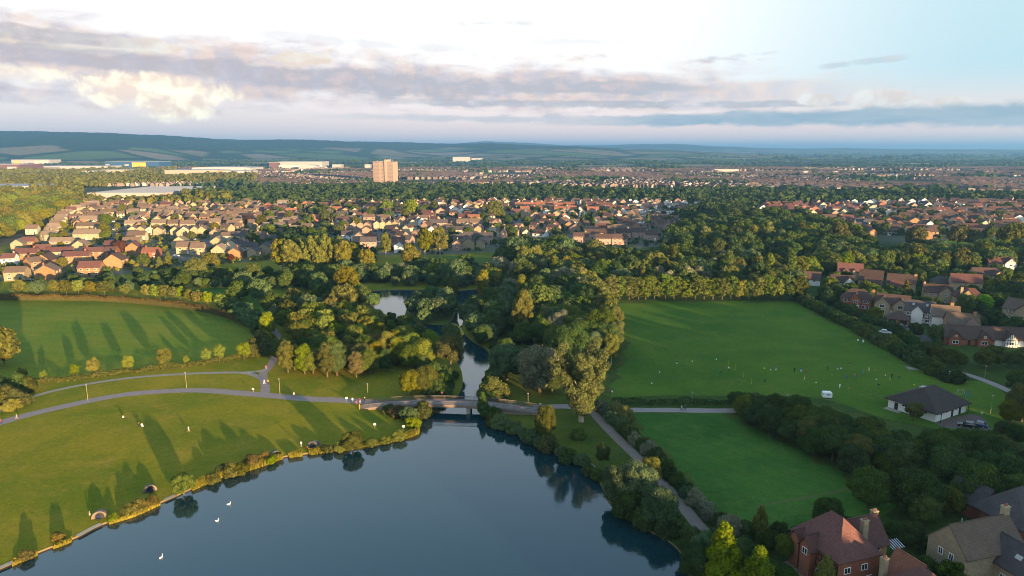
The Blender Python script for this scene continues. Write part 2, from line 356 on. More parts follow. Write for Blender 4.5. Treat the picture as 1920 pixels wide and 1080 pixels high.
def ground():
    vs = [Vector((-30000, -3000)), Vector((30000, -3000)), Vector((30000, 40000)), Vector((-30000, 40000))]
    es = [(0, 1), (1, 2), (2, 3), (3, 0)]
    n0 = len(vs); vs += [Vector((p.x, p.y)) for p in LAKE]; n = len(LAKE)
    es += [(n0+i, n0+(i+1) % n) for i in range(n)]
    n1 = len(vs); vs += [Vector((p.x, p.y)) for p in CRES]; es += [(n1+i, n1+(i+1) % len(CRES)) for i in range(len(CRES))]
    # a loose grid keeps the triangles near the lake well shaped
    for gx in range(-600, 601, 100):
        for gy in range(-100, 1001, 100):
            if not inside((gx, gy), LAKE) and not inside((gx, gy), CRES): vs.append(Vector((gx, gy)))
    r = delaunay_2d_cdt(vs, es, [], 0, 1e-4)
    ov, of = r[0], r[2]
    cen = lambda f: ((ov[f[0]].x+ov[f[1]].x+ov[f[2]].x)/3, (ov[f[0]].y+ov[f[1]].y+ov[f[2]].y)/3)
    fs = [f for f in of if not inside(cen(f), LAKE) and not inside(cen(f), CRES)]
    me = bpy.data.meshes.new('ground'); me.from_pydata([(v.x, v.y, 0) for v in ov], [], fs); me.update()
    m = bpy.data.materials.new('land'); m.use_nodes = True; t = NT(m.node_tree); b = t.n['Principled BSDF']
    co = t.new('ShaderNodeNewGeometry').outputs['Position']; x, y, z = t.sep(co)
    dist = t.m('SQRT', t.m('ADD', t.m('MULTIPLY', x, x), t.m('MULTIPLY', y, y)))
    a = t.noise(co, 0.04, 5, 0.6, 0.4); c = t.noise(co, 0.13, 5, 0.7); d = t.noise(co, 2.2, 3, 0.7)
    near = t.mix(t.ss(a, 0.32, 0.68), (0.125, 0.156, 0.010), (0.220, 0.198, 0.015))
    near = t.mix(t.m('MULTIPLY', t.ss(c, 0.45, 0.75), 0.7), near, (0.27, 0.205, 0.034))
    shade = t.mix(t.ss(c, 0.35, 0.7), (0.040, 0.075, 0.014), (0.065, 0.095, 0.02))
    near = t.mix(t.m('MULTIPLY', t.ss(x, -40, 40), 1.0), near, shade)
    e = t.noise(co, 0.012, 6, 0.7, 0.5)
    town = t.mix(t.ss(e, 0.42, 0.6), (0.035, 0.06, 0.02), (0.10, 0.095, 0.07))
    vo = t.new('ShaderNodeTexVoronoi', feature='F1'); t.l.new(t.xyz(t.m('MULTIPLY', x, 0.7), t.m('ADD', y, t.m('MULTIPLY', x, 0.3)), 0.0), vo.inputs['Vector']); vo.inputs['Scale'].default_value = 0.0023
    vr, vg, vb = t.sep(vo.outputs['Color'])
    fields = t.mix(t.ss(vr, 0.45, 0.55), (0.07, 0.11, 0.035), t.mix(vg, (0.30, 0.25, 0.16), (0.17, 0.165, 0.08)))
    ve = t.new('ShaderNodeTexVoronoi', feature='DISTANCE_TO_EDGE'); t.l.new(vo.inputs['Vector'].links[0].from_socket, ve.inputs['Vector']); ve.inputs['Scale'].default_value = 0.0023
    wood = t.noise(co, 0.0011, 5, 0.6)
    fields = t.mix(t.m('MAXIMUM', t.ss(ve.outputs['Distance'], 0.10, 0.04), t.ss(wood, 0.50, 0.56)), fields, (0.022, 0.042, 0.02))
    col = t.mix(t.ss(y, 470, 560), near, town)
    col = t.mix(t.ss(dist, 2600, 3800), col, fields)
    e2 = t.noise(co, 0.75, 5, 0.8); hs = t.new('ShaderNodeHueSaturation'); t.l.new(col, hs.inputs['Color']); t.l.new(t.m('ADD', 0.10, t.m('ADD', t.m('MULTIPLY', d, 0.8), t.m('MULTIPLY', e2, 1.0))), hs.inputs['Value'])
    t.l.new(hs.outputs[0], b.inputs['Base Color']); b.inputs['Roughness'].default_value = 0.95; b.inputs['Specular IOR Level'].default_value = 0.05
    bp = t.new('ShaderNodeBump'); bp.inputs['Strength'].default_value = 1.0; bp.inputs['Distance'].default_value = 0.24
    t.l.new(t.noise(co, 7.0, 2, 0.6), bp.inputs['Height']); t.l.new(bp.outputs[0], b.inputs['Normal'])
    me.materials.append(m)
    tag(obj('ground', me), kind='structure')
    # the bank: a low earth face down into the water
    mb = MB(); n = len(LAKE)
    for i in range(n):
        p, q = LAKE[i], LAKE[(i+1) % n]
        mb.poly([(p.x, p.y, 0), (q.x, q.y, 0), (q.x, q.y, -1.2), (p.x, p.y, -1.2)])
    tag(obj('lake_bank', mb.mesh('lake_bank', pmat('bank_earth', (0.15, 0.115, 0.07), 0.95, 0.1, 0, 0.3, 0.5))), kind='structure')
ground()
def water():
    m = bpy.data.materials.new('lake_water'); m.use_nodes = True; t = NT(m.node_tree); b = t.n['Principled BSDF']
    b.inputs['Base Color'].default_value = (0.006, 0.029, 0.035, 1); b.inputs['Roughness'].default_value = 0.03; b.inputs['IOR'].default_value = 1.5
    b.inputs['Specular IOR Level'].default_value = 0.6
    co = t.new('ShaderNodeNewGeometry').outputs['Position']
    mp = t.new('ShaderNodeMapping'); t.l.new(co, mp.inputs[0]); mp.inputs['Scale'].default_value = (0.6, 1.5, 1); mp.inputs['Rotation'].default_value = (0, 0, R(18))
    n = t.noise(mp.outputs[0], 1.0, 4, 0.6); big = t.noise(co, 0.03, 3, 0.5)
    bp = t.new('ShaderNodeBump'); bp.inputs['Distance'].default_value = 0.03
    t.l.new(t.m('MULTIPLY', t.ss(big, 0.25, 0.7), 0.75), bp.inputs['Strength']); t.l.new(n, bp.inputs['Height']); t.l.new(bp.outputs[0], b.inputs['Normal'])
    me = bpy.data.meshes.new('lake'); me.from_pydata([(p.x, p.y, WZ) for p in LAKE], [], [tuple(range(len(LAKE)))]); me.materials.append(m); me.update()
    tag(obj('lake_water', me), kind='structure')
water()

def sheet(name, px, mat, z, smooth=5, closed_world=None):
    pts = catmull(P(px), smooth, True) if closed_world is None else closed_world
    me = bpy.data.meshes.new(name); me.from_pydata([(p.x, p.y, z) for p in pts], [], [tuple(range(len(pts)))]); me.materials.append(mat); me.update()
    if me.polygons[0].normal.z < 0: me.flip_normals()
    return tag(obj(name, me), kind='structure')
def ribbon(name, px, width, mat, z, k=8, world=None):
    c = catmull([Vector((p.x, p.y, 0)) for p in (P(px) if world is None else world)], k); mb = MB(); L = []
    for i, p in enumerate(c):
        d = (c[min(i+1, len(c)-1)]-c[max(i-1, 0)]).normalized(); w = width if not callable(width) else width(i/(len(c)-1))
        s = Vector((-d.y, d.x, 0))*(w/2*(1+random.uniform(-.05, .05))); L.append((p-s, p+s))
    for i in range(len(L)-1):
        mb.poly([(*L[i][0][:2], z), (*L[i+1][0][:2], z), (*L[i+1][1][:2], z), (*L[i][1][:2], z)])
    me = mb.mesh(name, mat)
    if me.polygons[0].normal.z < 0: me.flip_normals()
    return tag(obj(name, me), kind='structure')

me = bpy.data.meshes.new('crescent_meadow'); me.from_pydata([tuple(p) for p in CRES], [], [tuple(range(len(CRES)))]); me.materials.append(M_CRES); me.update()
if me.polygons[0].normal.z < 0: me.flip_normals()
tag(obj('crescent_meadow', me), kind='structure')
mb = MB()
for p, q in zip(CRES, CRES[1:]+CRES[:1]): mb.poly([(p.x, p.y, p.z-.3), (q.x, q.y, q.z-.3), (q.x, q.y, 0), (p.x, p.y, 0)])
tag(obj('meadow_bank', mb.mesh('meadow_bank', pmat('dry_bank', (0.062, 0.060, 0.020), .95, .1, 0, .35, .5))), kind='structure')  # closes the rim of the invented meadow slope
PITCH_PX = [(1142,566),(1300,565),(1490,566),(1545,590),(1600,616),(1660,650),(1710,680),(1775,712),(1840,716),(1890,745),(1880,800),(1830,835),(1760,805),(1660,785),(1560,752),(1480,742),(1360,742),(1250,741),(1132,741),(1150,690),(1168,650),(1160,610)]
sheet('playing_field', PITCH_PX, M_PITCH, 0.012)
PADDOCK_PX = [(1172,776),(1260,774),(1360,775),(1400,790),(1480,830),(1560,872),(1640,915),(1680,950),(1600,985),(1480,1000),(1390,992),(1340,960),(1290,905),(1240,850),(1195,805)]
sheet('paddock', PADDOCK_PX, M_PADDOCK, 0.012)
ribbon('trodden_trail', [(1415,950),(1470,940),(1530,930),(1610,912)], 0.7, pmat('trodden_grass', (0.085, 0.10, 0.03), 0.95, 0.1, 0, 0.3, 0.8), 0.020)
sheet('upper_glade', [(735,505),(800,482),(900,482),(960,492),(900,507),(800,514)], M_PITCH, 0.012)
sheet('right_glade', [(1650,470),(1760,452),(1920,448),(2100,470),(1900,488),(1740,488)], M_PITCH, 0.012)
sheet('left_glade', [(335,545),(440,540),(520,552),(545,590),(520,610),(470,575),(400,556)], M_PITCH, 0.014)
# paths
ribbon('main_path', [(-260,880),(-120,832),(0,793),(60,776),(120,762),(190,747),(250,738),(320,733),(380,732),(450,737),(520,743),(580,748),(650,751),(705,755)], 4.0, M_PAVE, 0.020)
ribbon('upper_path', [(-140,820),(-60,795),(0,771),(50,748),(100,733),(170,719),(250,708),(330,702),(400,699),(455,699),(478,704),(494,712)], 2.0, M_GRAVEL, 0.018)
ribbon('link_path', [(497,737),(497,720),(493,702),(507,685),(517,665),(522,648),(521,632),(512,618),(490,600)], 2.7, M_PAVE, 0.024)
ribbon('short_cut', [(452,699),(478,697),(497,694)], 1.8, M_GRAVEL, 0.026)
ribbon('bridge_path', [(985,765),(1060,762),(1150,768),(1260,769),(1362,770),(1440,768)], 3.4, M_PAVE, 0.022)
ribbon('lakeside_path', [(1108,766),(1122,784),(1150,814),(1190,853),(1240,903),(1282,952),(1312,988),(1336,1016),(1380,1075),(1440,1160)], 2.8, M_TRAIL, 0.028)
ribbon('field_path', [(1700,690),(1760,693),(1805,700),(1850,715),(1892,733),(1960,765)], 3.0, M_PAVE, 0.022)
ribbon('close_road', [(1640,600),(1680,610),(1712,625),(1732,640)], 7.0, M_TARMAC, 0.022)
sheet('pavilion_forecourt', [(1752,794),(1822,776),(1850,790),(1845,806),(1800,806)], pmat('paving_brick', (0.13, 0.09, 0.075), 0.9, 0.2, 0, 0.2, 1.0), 0.024, 2)
ribbon('pavilion_drive', [(1800,806),(1840,802),(1900,840),(1960,870)], 4.0, M_TARMAC, 0.030)
ribbon('garden_drive', [(1478,1050),(1495,1062),(1520,1090),(1530,1120)], 2.6, M_TRAIL, 0.022)
M_ESTATE = groundmat('estate_ground', (0.09, 0.10, 0.05), (0.12, 0.115, 0.095), (0.06, 0.09, 0.03), 0.06, 0.15, None, 0.1)
sheet('left_estate_ground', [(-80,530),(0,527),(120,527),(230,515),(330,500),(470,490),(560,480),(600,440),(600,385),(400,378),(180,378),(100,420),(0,480)], M_ESTATE, 0.012)
sheet('centre_estate_ground', [(590,385),(800,382),(1000,382),(1280,380),(1330,420),(1300,450),(1200,465),(960,470),(800,478),(640,470),(590,440)], M_ESTATE, 0.014)
sheet('right_estate_ground', [(1360,390),(1600,384),(1950,380),(2100,420),(1950,440),(1750,450),(1620,440),(1520,410)], M_ESTATE, 0.014)
ribbon('estate_road', [(214,412),(219,428),(223,445),(229,462)], 15, M_TARMAC, 0.024)
ribbon('cul_de_sac', [(375,450),(378,458),(375,468)], 16, M_TARMAC, 0.026)
ribbon('estate_lane', [(700,420),(703,440),(708,462)], 12, M_TARMAC, 0.026)
ribbon('estate_avenue', [(950,398),(965,416),(985,430)], 12, M_TARMAC, 0.026)
for nm_, px_ in (('estate_street', [(20,512),(100,500),(130,474),(122,452)]), ('estate_street', [(232,466),(262,474),(310,478),(352,484),(395,494)]), ('estate_street', [(300,436),(340,437),(390,436),(410,444)]), ('estate_street', [(640,462),(690,470),(730,478)]), ('estate_street', [(835,450),(880,450),(930,450)]), ('estate_street', [(1060,442),(1100,450),(1120,470)]), ('estate_street', [(460,446),(505,446),(540,444)])):
    ribbon(nm_, px_, 6.5, M_TARMAC, 0.028)
sheet('island', [(760,592),(775,566),(815,560),(850,570),(852,592),(835,608),(795,606)], M_ROUGH, -0.2)

M_VERGE = groundmat('field_margin', (0.05, 0.085, 0.016), (0.085, 0.10, 0.022), (0.12, 0.11, 0.035), 0.08, 0.3)
def wob(px, a): return [(x+random.uniform(-a, a), y+random.uniform(-a, a)*.5) for x, y in px]
for nm, px, w_ in (('field_margin', [(1142,567),(1230,566),(1300,566),(1400,566),(1490,567),(1545,592),(1600,618),(1660,652),(1710,682),(1775,714)], 4.5), ('field_margin', [(1134,738),(1148,700),(1166,655),(1160,610),(1144,568)], 5.0), ('field_margin', [(1366,748),(1440,750),(1500,756),(1570,768),(1640,790),(1700,806)], 5.0), ('paddock_margin', [(1364,778),(1400,792),(1480,832),(1560,874),(1620,906),(1650,930)], 3.6), ('paddock_margin', [(1176,780),(1240,846),(1290,902),(1340,956),(1390,990),(1480,998)], 2.6)):
    ribbon(nm, wob(px, 2.5), lambda u, w_=w_: w_*(.6+.5*math.sin(u*37)+.35*math.sin(u*91+1)), M_VERGE, 0.028)
# distant hills
def lerp_tab(tab, x):
    if x <= tab[0][0]: return tab[0][1]
    for (a, b), (c, d) in zip(tab, tab[1:]):
        if x <= c: return b+(d-b)*(x-a)/(c-a)
    return tab[-1][1]
RID1 = [(-900,250),(-300,246),(0,247),(200,252),(330,257),(450,262),(520,262),(640,264),(760,267),(900,269),(980,272),(1100,276),(1250,282),(1500,292),(2500,300)]
RID2 = [(-900,275),(800,274),(880,267),(910,265),(980,268),(1060,273),(1110,273),(1180,271),(1260,270),(1330,274),(1400,277),(1480,279),(1580,278),(1700,280),(1920,281),(2500,276)]
def hills():
    az = np.radians(np.linspace(-62, 62, 420)); D = np.concatenate([np.linspace(4200, 7600, 42), np.linspace(7700, 15500, 40)])
    A, DD = np.meshgrid(az, D); X = DD*np.sin(A); Y = DD*np.cos(A)
    sm = lambda t: np.clip(t, 0, 1)**2*(3-2*np.clip(t, 0, 1))
    Z = np.zeros_like(X)
    for j, a in enumerate(az):
        px = 960+F*math.tan(a)/CP
        e1 = math.atan((540-lerp_tab(RID1, px))/F)-PITCH; e2 = math.atan((540-lerp_tab(RID2, px))/F)-PITCH
        f = math.cos(a)
        z1 = CAM_H+7400*math.tan(e1)*f/ math.sqrt(1) ; z2 = CAM_H+13500*math.tan(e2)*f
        d = D + 350*math.sin(a*9)+200*math.sin(a*23+1)
        Z[:, j] = max(z1, 0)*(sm((d-4700)/2700)-0.55*sm((d-7500)/2000)) ; Z[:, j] = np.maximum(Z[:, j], max(z2, 0)*sm((d-9500)/4000))
    bump = 9*np.sin(X/210+Y/330)*np.sin(Y/270-X/510)+5*np.sin(X/83+1.3)*np.sin(Y/97)
    Z = np.maximum(Z+bump*np.clip(Z/120, 0, 0.6) + RNG.uniform(-3, 3, Z.shape)*np.clip(Z/150, 0, 1), -1)-0.4
    nr, nc = Z.shape; V = np.stack([X, Y, Z], -1).reshape(-1, 3)
    idx = np.arange(nr*nc).reshape(nr, nc)
    Fq = np.stack([idx[:-1, :-1], idx[:-1, 1:], idx[1:, 1:], idx[1:, :-1]], -1).reshape(-1, 4)
    me = bpy.data.meshes.new('hills'); me.from_pydata(V.tolist(), [], Fq.tolist()); me.update()
    if me.polygons[0].normal.z < 0: me.flip_normals()
    m = bpy.data.materials.new('hill_cover'); m.use_nodes = True; t = NT(m.node_tree); b = t.n['Principled BSDF']
    co = t.new('ShaderNodeNewGeometry').outputs['Position']; x, y, z = t.sep(co)
    vec = t.xyz(t.m('MULTIPLY', x, 0.55), t.m('ADD', t.m('MULTIPLY', y, 1.0), t.m('MULTIPLY', x, 0.25)), 0.0)
    vo = t.new('ShaderNodeTexVoronoi', feature='F1'); t.l.new(vec, vo.inputs['Vector']); vo.inputs['Scale'].default_value = 0.0026
    ve = t.new('ShaderNodeTexVoronoi', feature='DISTANCE_TO_EDGE'); t.l.new(vec, ve.inputs['Vector']); ve.inputs['Scale'].default_value = 0.0026
    vr, vg, vb = t.sep(vo.outputs['Color'])
    fields = t.mix(t.ss(vr, 0.40, 0.5), (0.08, 0.13, 0.04), t.mix(vg, (0.20, 0.17, 0.115), (0.13, 0.125, 0.07)))
    fields = t.mix(t.ss(ve.outputs['Distance'], 0.11, 0.05), fields, (0.025, 0.05, 0.02))
    n = t.noise(co, 0.0012, 5, 0.6); tex = t.noise(co, 0.03, 4, 0.7)
    woodc = t.mix(tex, (0.012, 0.030, 0.012), (0.035, 0.06, 0.022))
    w = t.ss(t.m('ADD', t.m('MULTIPLY', z, 0.0065), t.m('MULTIPLY', n, 1.1)), 1.02, 1.08)
    col = t.mix(w, fields, woodc)
    t.l.new(col, b.inputs['Base Color']); b.inputs['Roughness'].default_value = 1.0; b.inputs['Specular IOR Level'].default_value = 0.0
    me.materials.append(m); tag(obj('hills', me), kind='structure')
hills()
# ================================================================== VEGETATION
LM = {}; LEAF = leafshare('leaf_shared'); LC = {}
LM['oak'] = leafmat('leaf_oak', (0.045, 0.075, 0.014), (0.10, 0.115, 0.018))
LM['dark'] = leafmat('leaf_dark', (0.028, 0.052, 0.014), (0.055, 0.078, 0.018))
LM['gold'] = leafmat('leaf_gold', (0.095, 0.095, 0.012), (0.165, 0.125, 0.017))
LM['lime'] = leafmat('leaf_lime', (0.09, 0.13, 0.012), (0.155, 0.165, 0.015))
LM['olive'] = leafmat('leaf_olive', (0.062, 0.072, 0.017), (0.11, 0.098, 0.024))
LM['willow'] = leafmat('leaf_willow', (0.055, 0.095, 0.035), (0.10, 0.13, 0.05))
LM['silver'] = leafmat('leaf_silver', (0.10, 0.12, 0.065), (0.23, 0.21, 0.13))
LM['poplar'] = leafmat('leaf_poplar', (0.095, 0.098, 0.026), (0.175, 0.145, 0.042))
LM['copper'] = leafmat('leaf_copper', (0.06, 0.02, 0.014), (0.09, 0.03, 0.02))
LM['bright'] = leafmat('leaf_bright', (0.09, 0.21, 0.01), (0.13, 0.25, 0.015))
LM['hedge'] = leafmat('leaf_hedge', (0.05, 0.07, 0.016), (0.085, 0.085, 0.022))
LM['russet'] = leafmat('leaf_russet', (0.095, 0.07, 0.02), (0.15, 0.095, 0.028))
LM['reed'] = leafmat('leaf_reed', (0.15, 0.145, 0.02), (0.26, 0.21, 0.035))
LM['far'] = leafmat('leaf_far', (0.020, 0.048, 0.017), (0.060, 0.080, 0.020), 0.15, 1.2)  # darkened green puts the missing shade over far woods into the leaf colour
LM['farwarm'] = leafmat('leaf_far_warm', (0.06, 0.085, 0.014), (0.14, 0.125, 0.02), 0.15, 1.2)

for k_, a_, b_ in (('oak', (0.045, 0.078, 0.014), (0.10, 0.118, 0.018)), ('dark', (0.033, 0.062, 0.016), (0.066, 0.092, 0.021)), ('gold', (0.095, 0.105, 0.012), (0.155, 0.138, 0.017)), ('lime', (0.085, 0.13, 0.012), (0.15, 0.165, 0.015)), ('olive', (0.062, 0.078, 0.017), (0.11, 0.105, 0.024)),
                   ('willow', (0.055, 0.098, 0.036), (0.095, 0.13, 0.05)), ('silver', (0.10, 0.125, 0.068), (0.20, 0.19, 0.12)), ('poplar', (0.092, 0.112, 0.026), (0.155, 0.154, 0.040)), ('copper', (0.06, 0.02, 0.014), (0.09, 0.03, 0.02)), ('bright', (0.09, 0.21, 0.01), (0.13, 0.25, 0.015)),
                   ('hedge', (0.05, 0.072, 0.017), (0.085, 0.09, 0.023)), ('russet', (0.085, 0.075, 0.02), (0.125, 0.095, 0.028))):
    LC[k_] = tuple((p+q)/2*1.26 for p, q in zip(a_, b_))+(1.0,)
def unit(n):
    v = RNG.normal(size=(n, 3)); return v/np.linalg.norm(v, axis=1, keepdims=True)
def leaves(centres, normals, size, droop=0.0, aspect=0.75):
    n = len(centres); a = unit(n)
    if droop: a = a*(1-droop) + np.array([0, 0, -1.0])*droop
    u = np.cross(normals, a); u /= np.linalg.norm(u, axis=1, keepdims=True)+1e-9
    w = np.cross(normals, u)
    if droop: u, w = w, u
    s = (size*RNG.uniform(0.45, 1.35, n))[:, None]; u = u*s; w = w*s*aspect
    bend = normals*s*0.25
    return np.stack([centres-u-w*0.2, centres-w*0.9+bend*0.4, centres+u+w*0.2, centres+w*0.9-bend*0.4], 1)*1.0
def crown_quads(lobes, n, size, droop=0.0, inner=0.62, jit=0.75, aspect=0.8):
    L = np.array(lobes); area = L[:, 3]*L[:, 4]+L[:, 3]*L[:, 5]; p = area/area.sum()
    k = RNG.choice(len(L), int(n*1.5), p=p); d = unit(len(k)); rad = inner+(1.06-inner)*RNG.random(len(k))**0.55
    out_ = RNG.random(len(k)) < .07; rad[out_] = RNG.uniform(1.05, 1.32, out_.sum()); c = L[k, :3]+d*L[k, 3:6]*rad[:, None]
    keep = np.ones(len(c), bool)
    for l in L:                                    # drop leaves buried deep inside another lobe
        q = (((c-l[:3])/l[3:6])**2).sum(1); keep &= q > 0.30
    c, d = c[keep][:n], d[keep][:n]
    nm = d+unit(len(d))*jit; nm[:, 2] += 0.15; nm /= np.linalg.norm(nm, axis=1, keepdims=True)
    return leaves(c, nm, size, droop, aspect)
def lobes_round(H, Wd, base, n, lr, egg=0.5):
    """lobes spread over an egg between base and H"""
    out = []; cz = base+(H-base)*egg
    for i in range(n):
        t = (i+0.5)/n; ph = i*2.39996+random.uniform(-.4, .4); cosv = 1-1.75*t; sv = math.sqrt(max(0, 1-cosv*cosv))
        hz = (H-cz) if cosv > 0 else (cz-base); r = lr*random.uniform(0.55, 1.25)
        k = random.uniform(0.78, 1.2)
        out.append((sv*math.cos(ph)*(Wd/2-r*0.8)*k, sv*math.sin(ph)*(Wd/2-r*0.8)*k, cz+cosv*(hz-r*0.7)*k, r, r, r*0.85))
    out.append((0, 0, cz, Wd*0.3, Wd*0.3, (H-base)*0.33))
    return out
def trunk_mesh(name, H, r, fork, spread, mat, limbs=5):
    mb = MB(); mb.tube([(0, 0, -0.2), (r*.2, 0, fork*.5), (0, r*.2, fork), (r*.3, 0, H*0.72)], [r*1.25, r, r*.85, r*.25], 7)
    for i in range(limbs):
        a = 2*math.pi*i/limbs+random.uniform(-.4, .4); z0 = fork*random.uniform(.75, 1.25); s = spread*random.uniform(.7, 1.1); z1 = z0+(H-z0)*random.uniform(.35, .65)
        mb.tube([(0, 0, z0), (math.cos(a)*s*.45, math.sin(a)*s*.45, z0+(z1-z0)*.55), (math.cos(a)*s, math.sin(a)*s, z1)], [r*.5, r*.3, r*.08], 5)
    return mb.mesh(name, mat)
PROTO = {}
def proto(kind, lod, var):
    """crown + trunk meshes of one kind, colour, level of detail and variant (shared by all copies)"""
    key = (kind, lod, var)
    if key in PROTO: return PROTO[key]
    st = random.getstate(); random.seed(hash((kind, var)) % 9999 if False else sum(map(ord, kind))*7+var*131)
    ns = {0: 1.0, 1: 0.30, 2: 0.085}[lod]; ls = {0: 1.0, 1: 1.75, 2: 3.0}[lod]
    bark = M_WOOD; droop = 0.0
    if kind == 'round':
        H = 10; lob = lobes_round(10, 8.4, 1.6, 22, 1.75, random.uniform(.38, .6)); n, s = 9000, 0.30; tr = (10, .28, 2.6, 2.6)
    elif kind == 'spread':
        H = 9; lob = lobes_round(9, 10, 1.2, 26, 1.75, random.uniform(.35, .55)); n, s = 10000, 0.30; tr = (9, .32, 2.2, 3.4)
    elif kind == 'poplar':
        H = 20; lob = []
        for i in range(34):                                # ascending limbs, narrow below and broad above
            a = i*2.4+random.uniform(-.3, .3); t = i/33; z0 = 1.2+10.5*t; out = (2.2+4.7*min(1, t*1.35))*random.uniform(.6, 1.05)*(1-.3*max(0, t-.75)/.25); z1 = z0+2.5+5.0*random.uniform(.5, 1.0)
            for j in range(4):
                u = (j+1)/4; rr = out*u**.8; q = random.uniform(.8, 1.3)*(1.2-.25*u)
                lob.append((math.cos(a)*rr+random.uniform(-.5, .5), math.sin(a)*rr+random.uniform(-.5, .5), z0+(min(z1, 19.0)-z0)*u, q, q, q*1.15))
        n, s = 17000, 0.33; tr = (20, .5, 4, 4.5); bark = M_PALEBARK
    elif kind == 'wpoplar':
        H = 15; lob = lobes_round(15, 9, 2.5, 20, 1.8, .55); n, s = 10000, 0.36; tr = (15, .35, 4, 2.8); bark = M_PALEBARK
    elif kind == 'willow':
        H = 9; lob = lobes_round(9, 9.5, 0.4, 22, 1.8, .55); n, s = 9500, 0.34; droop = 0.5; tr = (9, .35, 1.8, 3)
    elif kind == 'column':
        H = 12; lob = [(random.uniform(-.5, .5), random.uniform(-.5, .5), 1.6+10*t, 1.0+1.0*math.sin(math.pi*(.15+.7*t)), 1.0+1.0*math.sin(math.pi*(.15+.7*t)), 1.3) for t in np.linspace(0, 1, 11)]
        n, s = 7000, 0.28; tr = (12, .22, 3, 1)
    elif kind == 'birch':
        H = 10; lob = []
        for i in range(20):
            t = i/19; a = i*2.4; z = 2.0+7.4*t; rr = 2.1*(1-t)**.8*random.uniform(.5, 1.05)+.1; q = .55+.55*(1-t)
            lob.append((math.cos(a)*rr, math.sin(a)*rr, z, q, q, q*1.3))
        n, s = 6000, 0.27; droop = 0.35; tr = (10, .16, 2.5, 1.2); bark = M_PALEBARK
    elif kind == 'young':
        H = 6; lob = lobes_round(6, 3.9, 1.3, 10, 0.95, .45); n, s = 3600, 0.24; tr = (6, .10, 1.6, 1.1)
    elif kind == 'hornbeam':
        H = 12; lob = lobes_round(12, 6.6, 1.0, 24, 1.45, random.uniform(.36, .5)); n, s = 9500, 0.30; tr = (12, .25, 2, 1.8)
    elif kind == 'cypress':
        H = 10; lob = [(0, 0, .8+8.6*t, 1.9*(1-t)**.8+.25, 1.9*(1-t)**.8+.25, 1.0) for t in np.linspace(0, 1, 9)]
        n, s = 6000, 0.26; tr = (10, .2, 2, .5)
    elif kind == 'shrub':
        H = 3.5; lob = lobes_round(3.5, 4.8, -0.5, 16, 1.0, .35); n, s = 3600, 0.24; tr = None
    elif kind == 'scrub':
        H = 2.2; lob = lobes_round(2.2, 3.6, -0.4, 8, .9, .3); n, s = 1800, 0.22; tr = None
    Q = crown_quads(lob, int(n*ns*(2.6 if lod == 0 else 1.7)), s*ls*(.63 if lod == 0 else .77), droop)
    cm = quadmesh(kind+'_crown', Q, LEAF)
    tm = trunk_mesh(kind+'_trunk', tr[0], tr[1], tr[2], tr[3], bark, 5 if lod == 0 else 3) if tr else None
    random.setstate(st)
    PROTO[key] = (cm, tm, H); return PROTO[key]
NAMES = {'round': 'broadleaf_tree', 'spread': 'spreading_tree', 'poplar': 'poplar_tree', 'wpoplar': 'white_poplar_tree', 'willow': 'willow_tree', 'column': 'columnar_tree',
         'birch': 'birch_tree', 'young': 'young_tree', 'hornbeam': 'hornbeam_tree', 'cypress': 'cypress_tree', 'shrub': 'shrub', 'scrub': 'low_shrub'}
PLACED = []
KADJ = {'oak': 'green', 'dark': 'dark', 'gold': 'golden', 'lime': 'lime green', 'olive': 'olive', 'willow': 'grey green', 'silver': 'silvery', 'poplar': 'pale gold', 'copper': 'copper', 'bright': 'bright green', 'hedge': 'brown green', 'russet': 'russet', 'reed': 'straw'}
KNOUN = {'round': 'tree', 'spread': 'spreading tree', 'poplar': 'poplar', 'wpoplar': 'white poplar', 'willow': 'willow', 'column': 'slim tree', 'birch': 'birch', 'young': 'young tree', 'hornbeam': 'upright tree', 'cypress': 'cypress', 'shrub': 'shrub', 'scrub': 'low shrub'}
def tree(kind, leaf, pos, h, label, group=None, wide=1.0, lod=None, var=None):
    d = math.hypot(pos.x, pos.y)
    if lod is None: lod = 0 if d < 265 else 1
    if var is None: var = random.randrange(4 if kind in ('round', 'spread', 'hornbeam') else 3)
    PLACED.append([kind, leaf, Vector((pos.x, pos.y, 0)), h, label, group, wide, lod, var, random.uniform(.92, 1.1), random.uniform(.92, 1.1), random.uniform(0, 6.28), None]); return PLACED[-1]
def place(rec):
    kind, leaf, pos, h, label, group, wide, lod, var, ra, rb, rz, o_ = rec
    cm, tm, H = proto(kind, lod, var); s = h/H; sc = (s*wide*ra, s*wide*rb, s)
    cat = 'shrub' if kind in ('shrub', 'scrub') else 'tree'
    if tm is None: o = obj(NAMES[kind], cm, None, pos, rz, sc); cr = o
    else: o = empty(NAMES[kind], pos, rz, sc); obj('trunk', tm, o); cr = obj('crown', cm, o)
    cr.color = LC[leaf]
    return tag(o, label, cat, group)
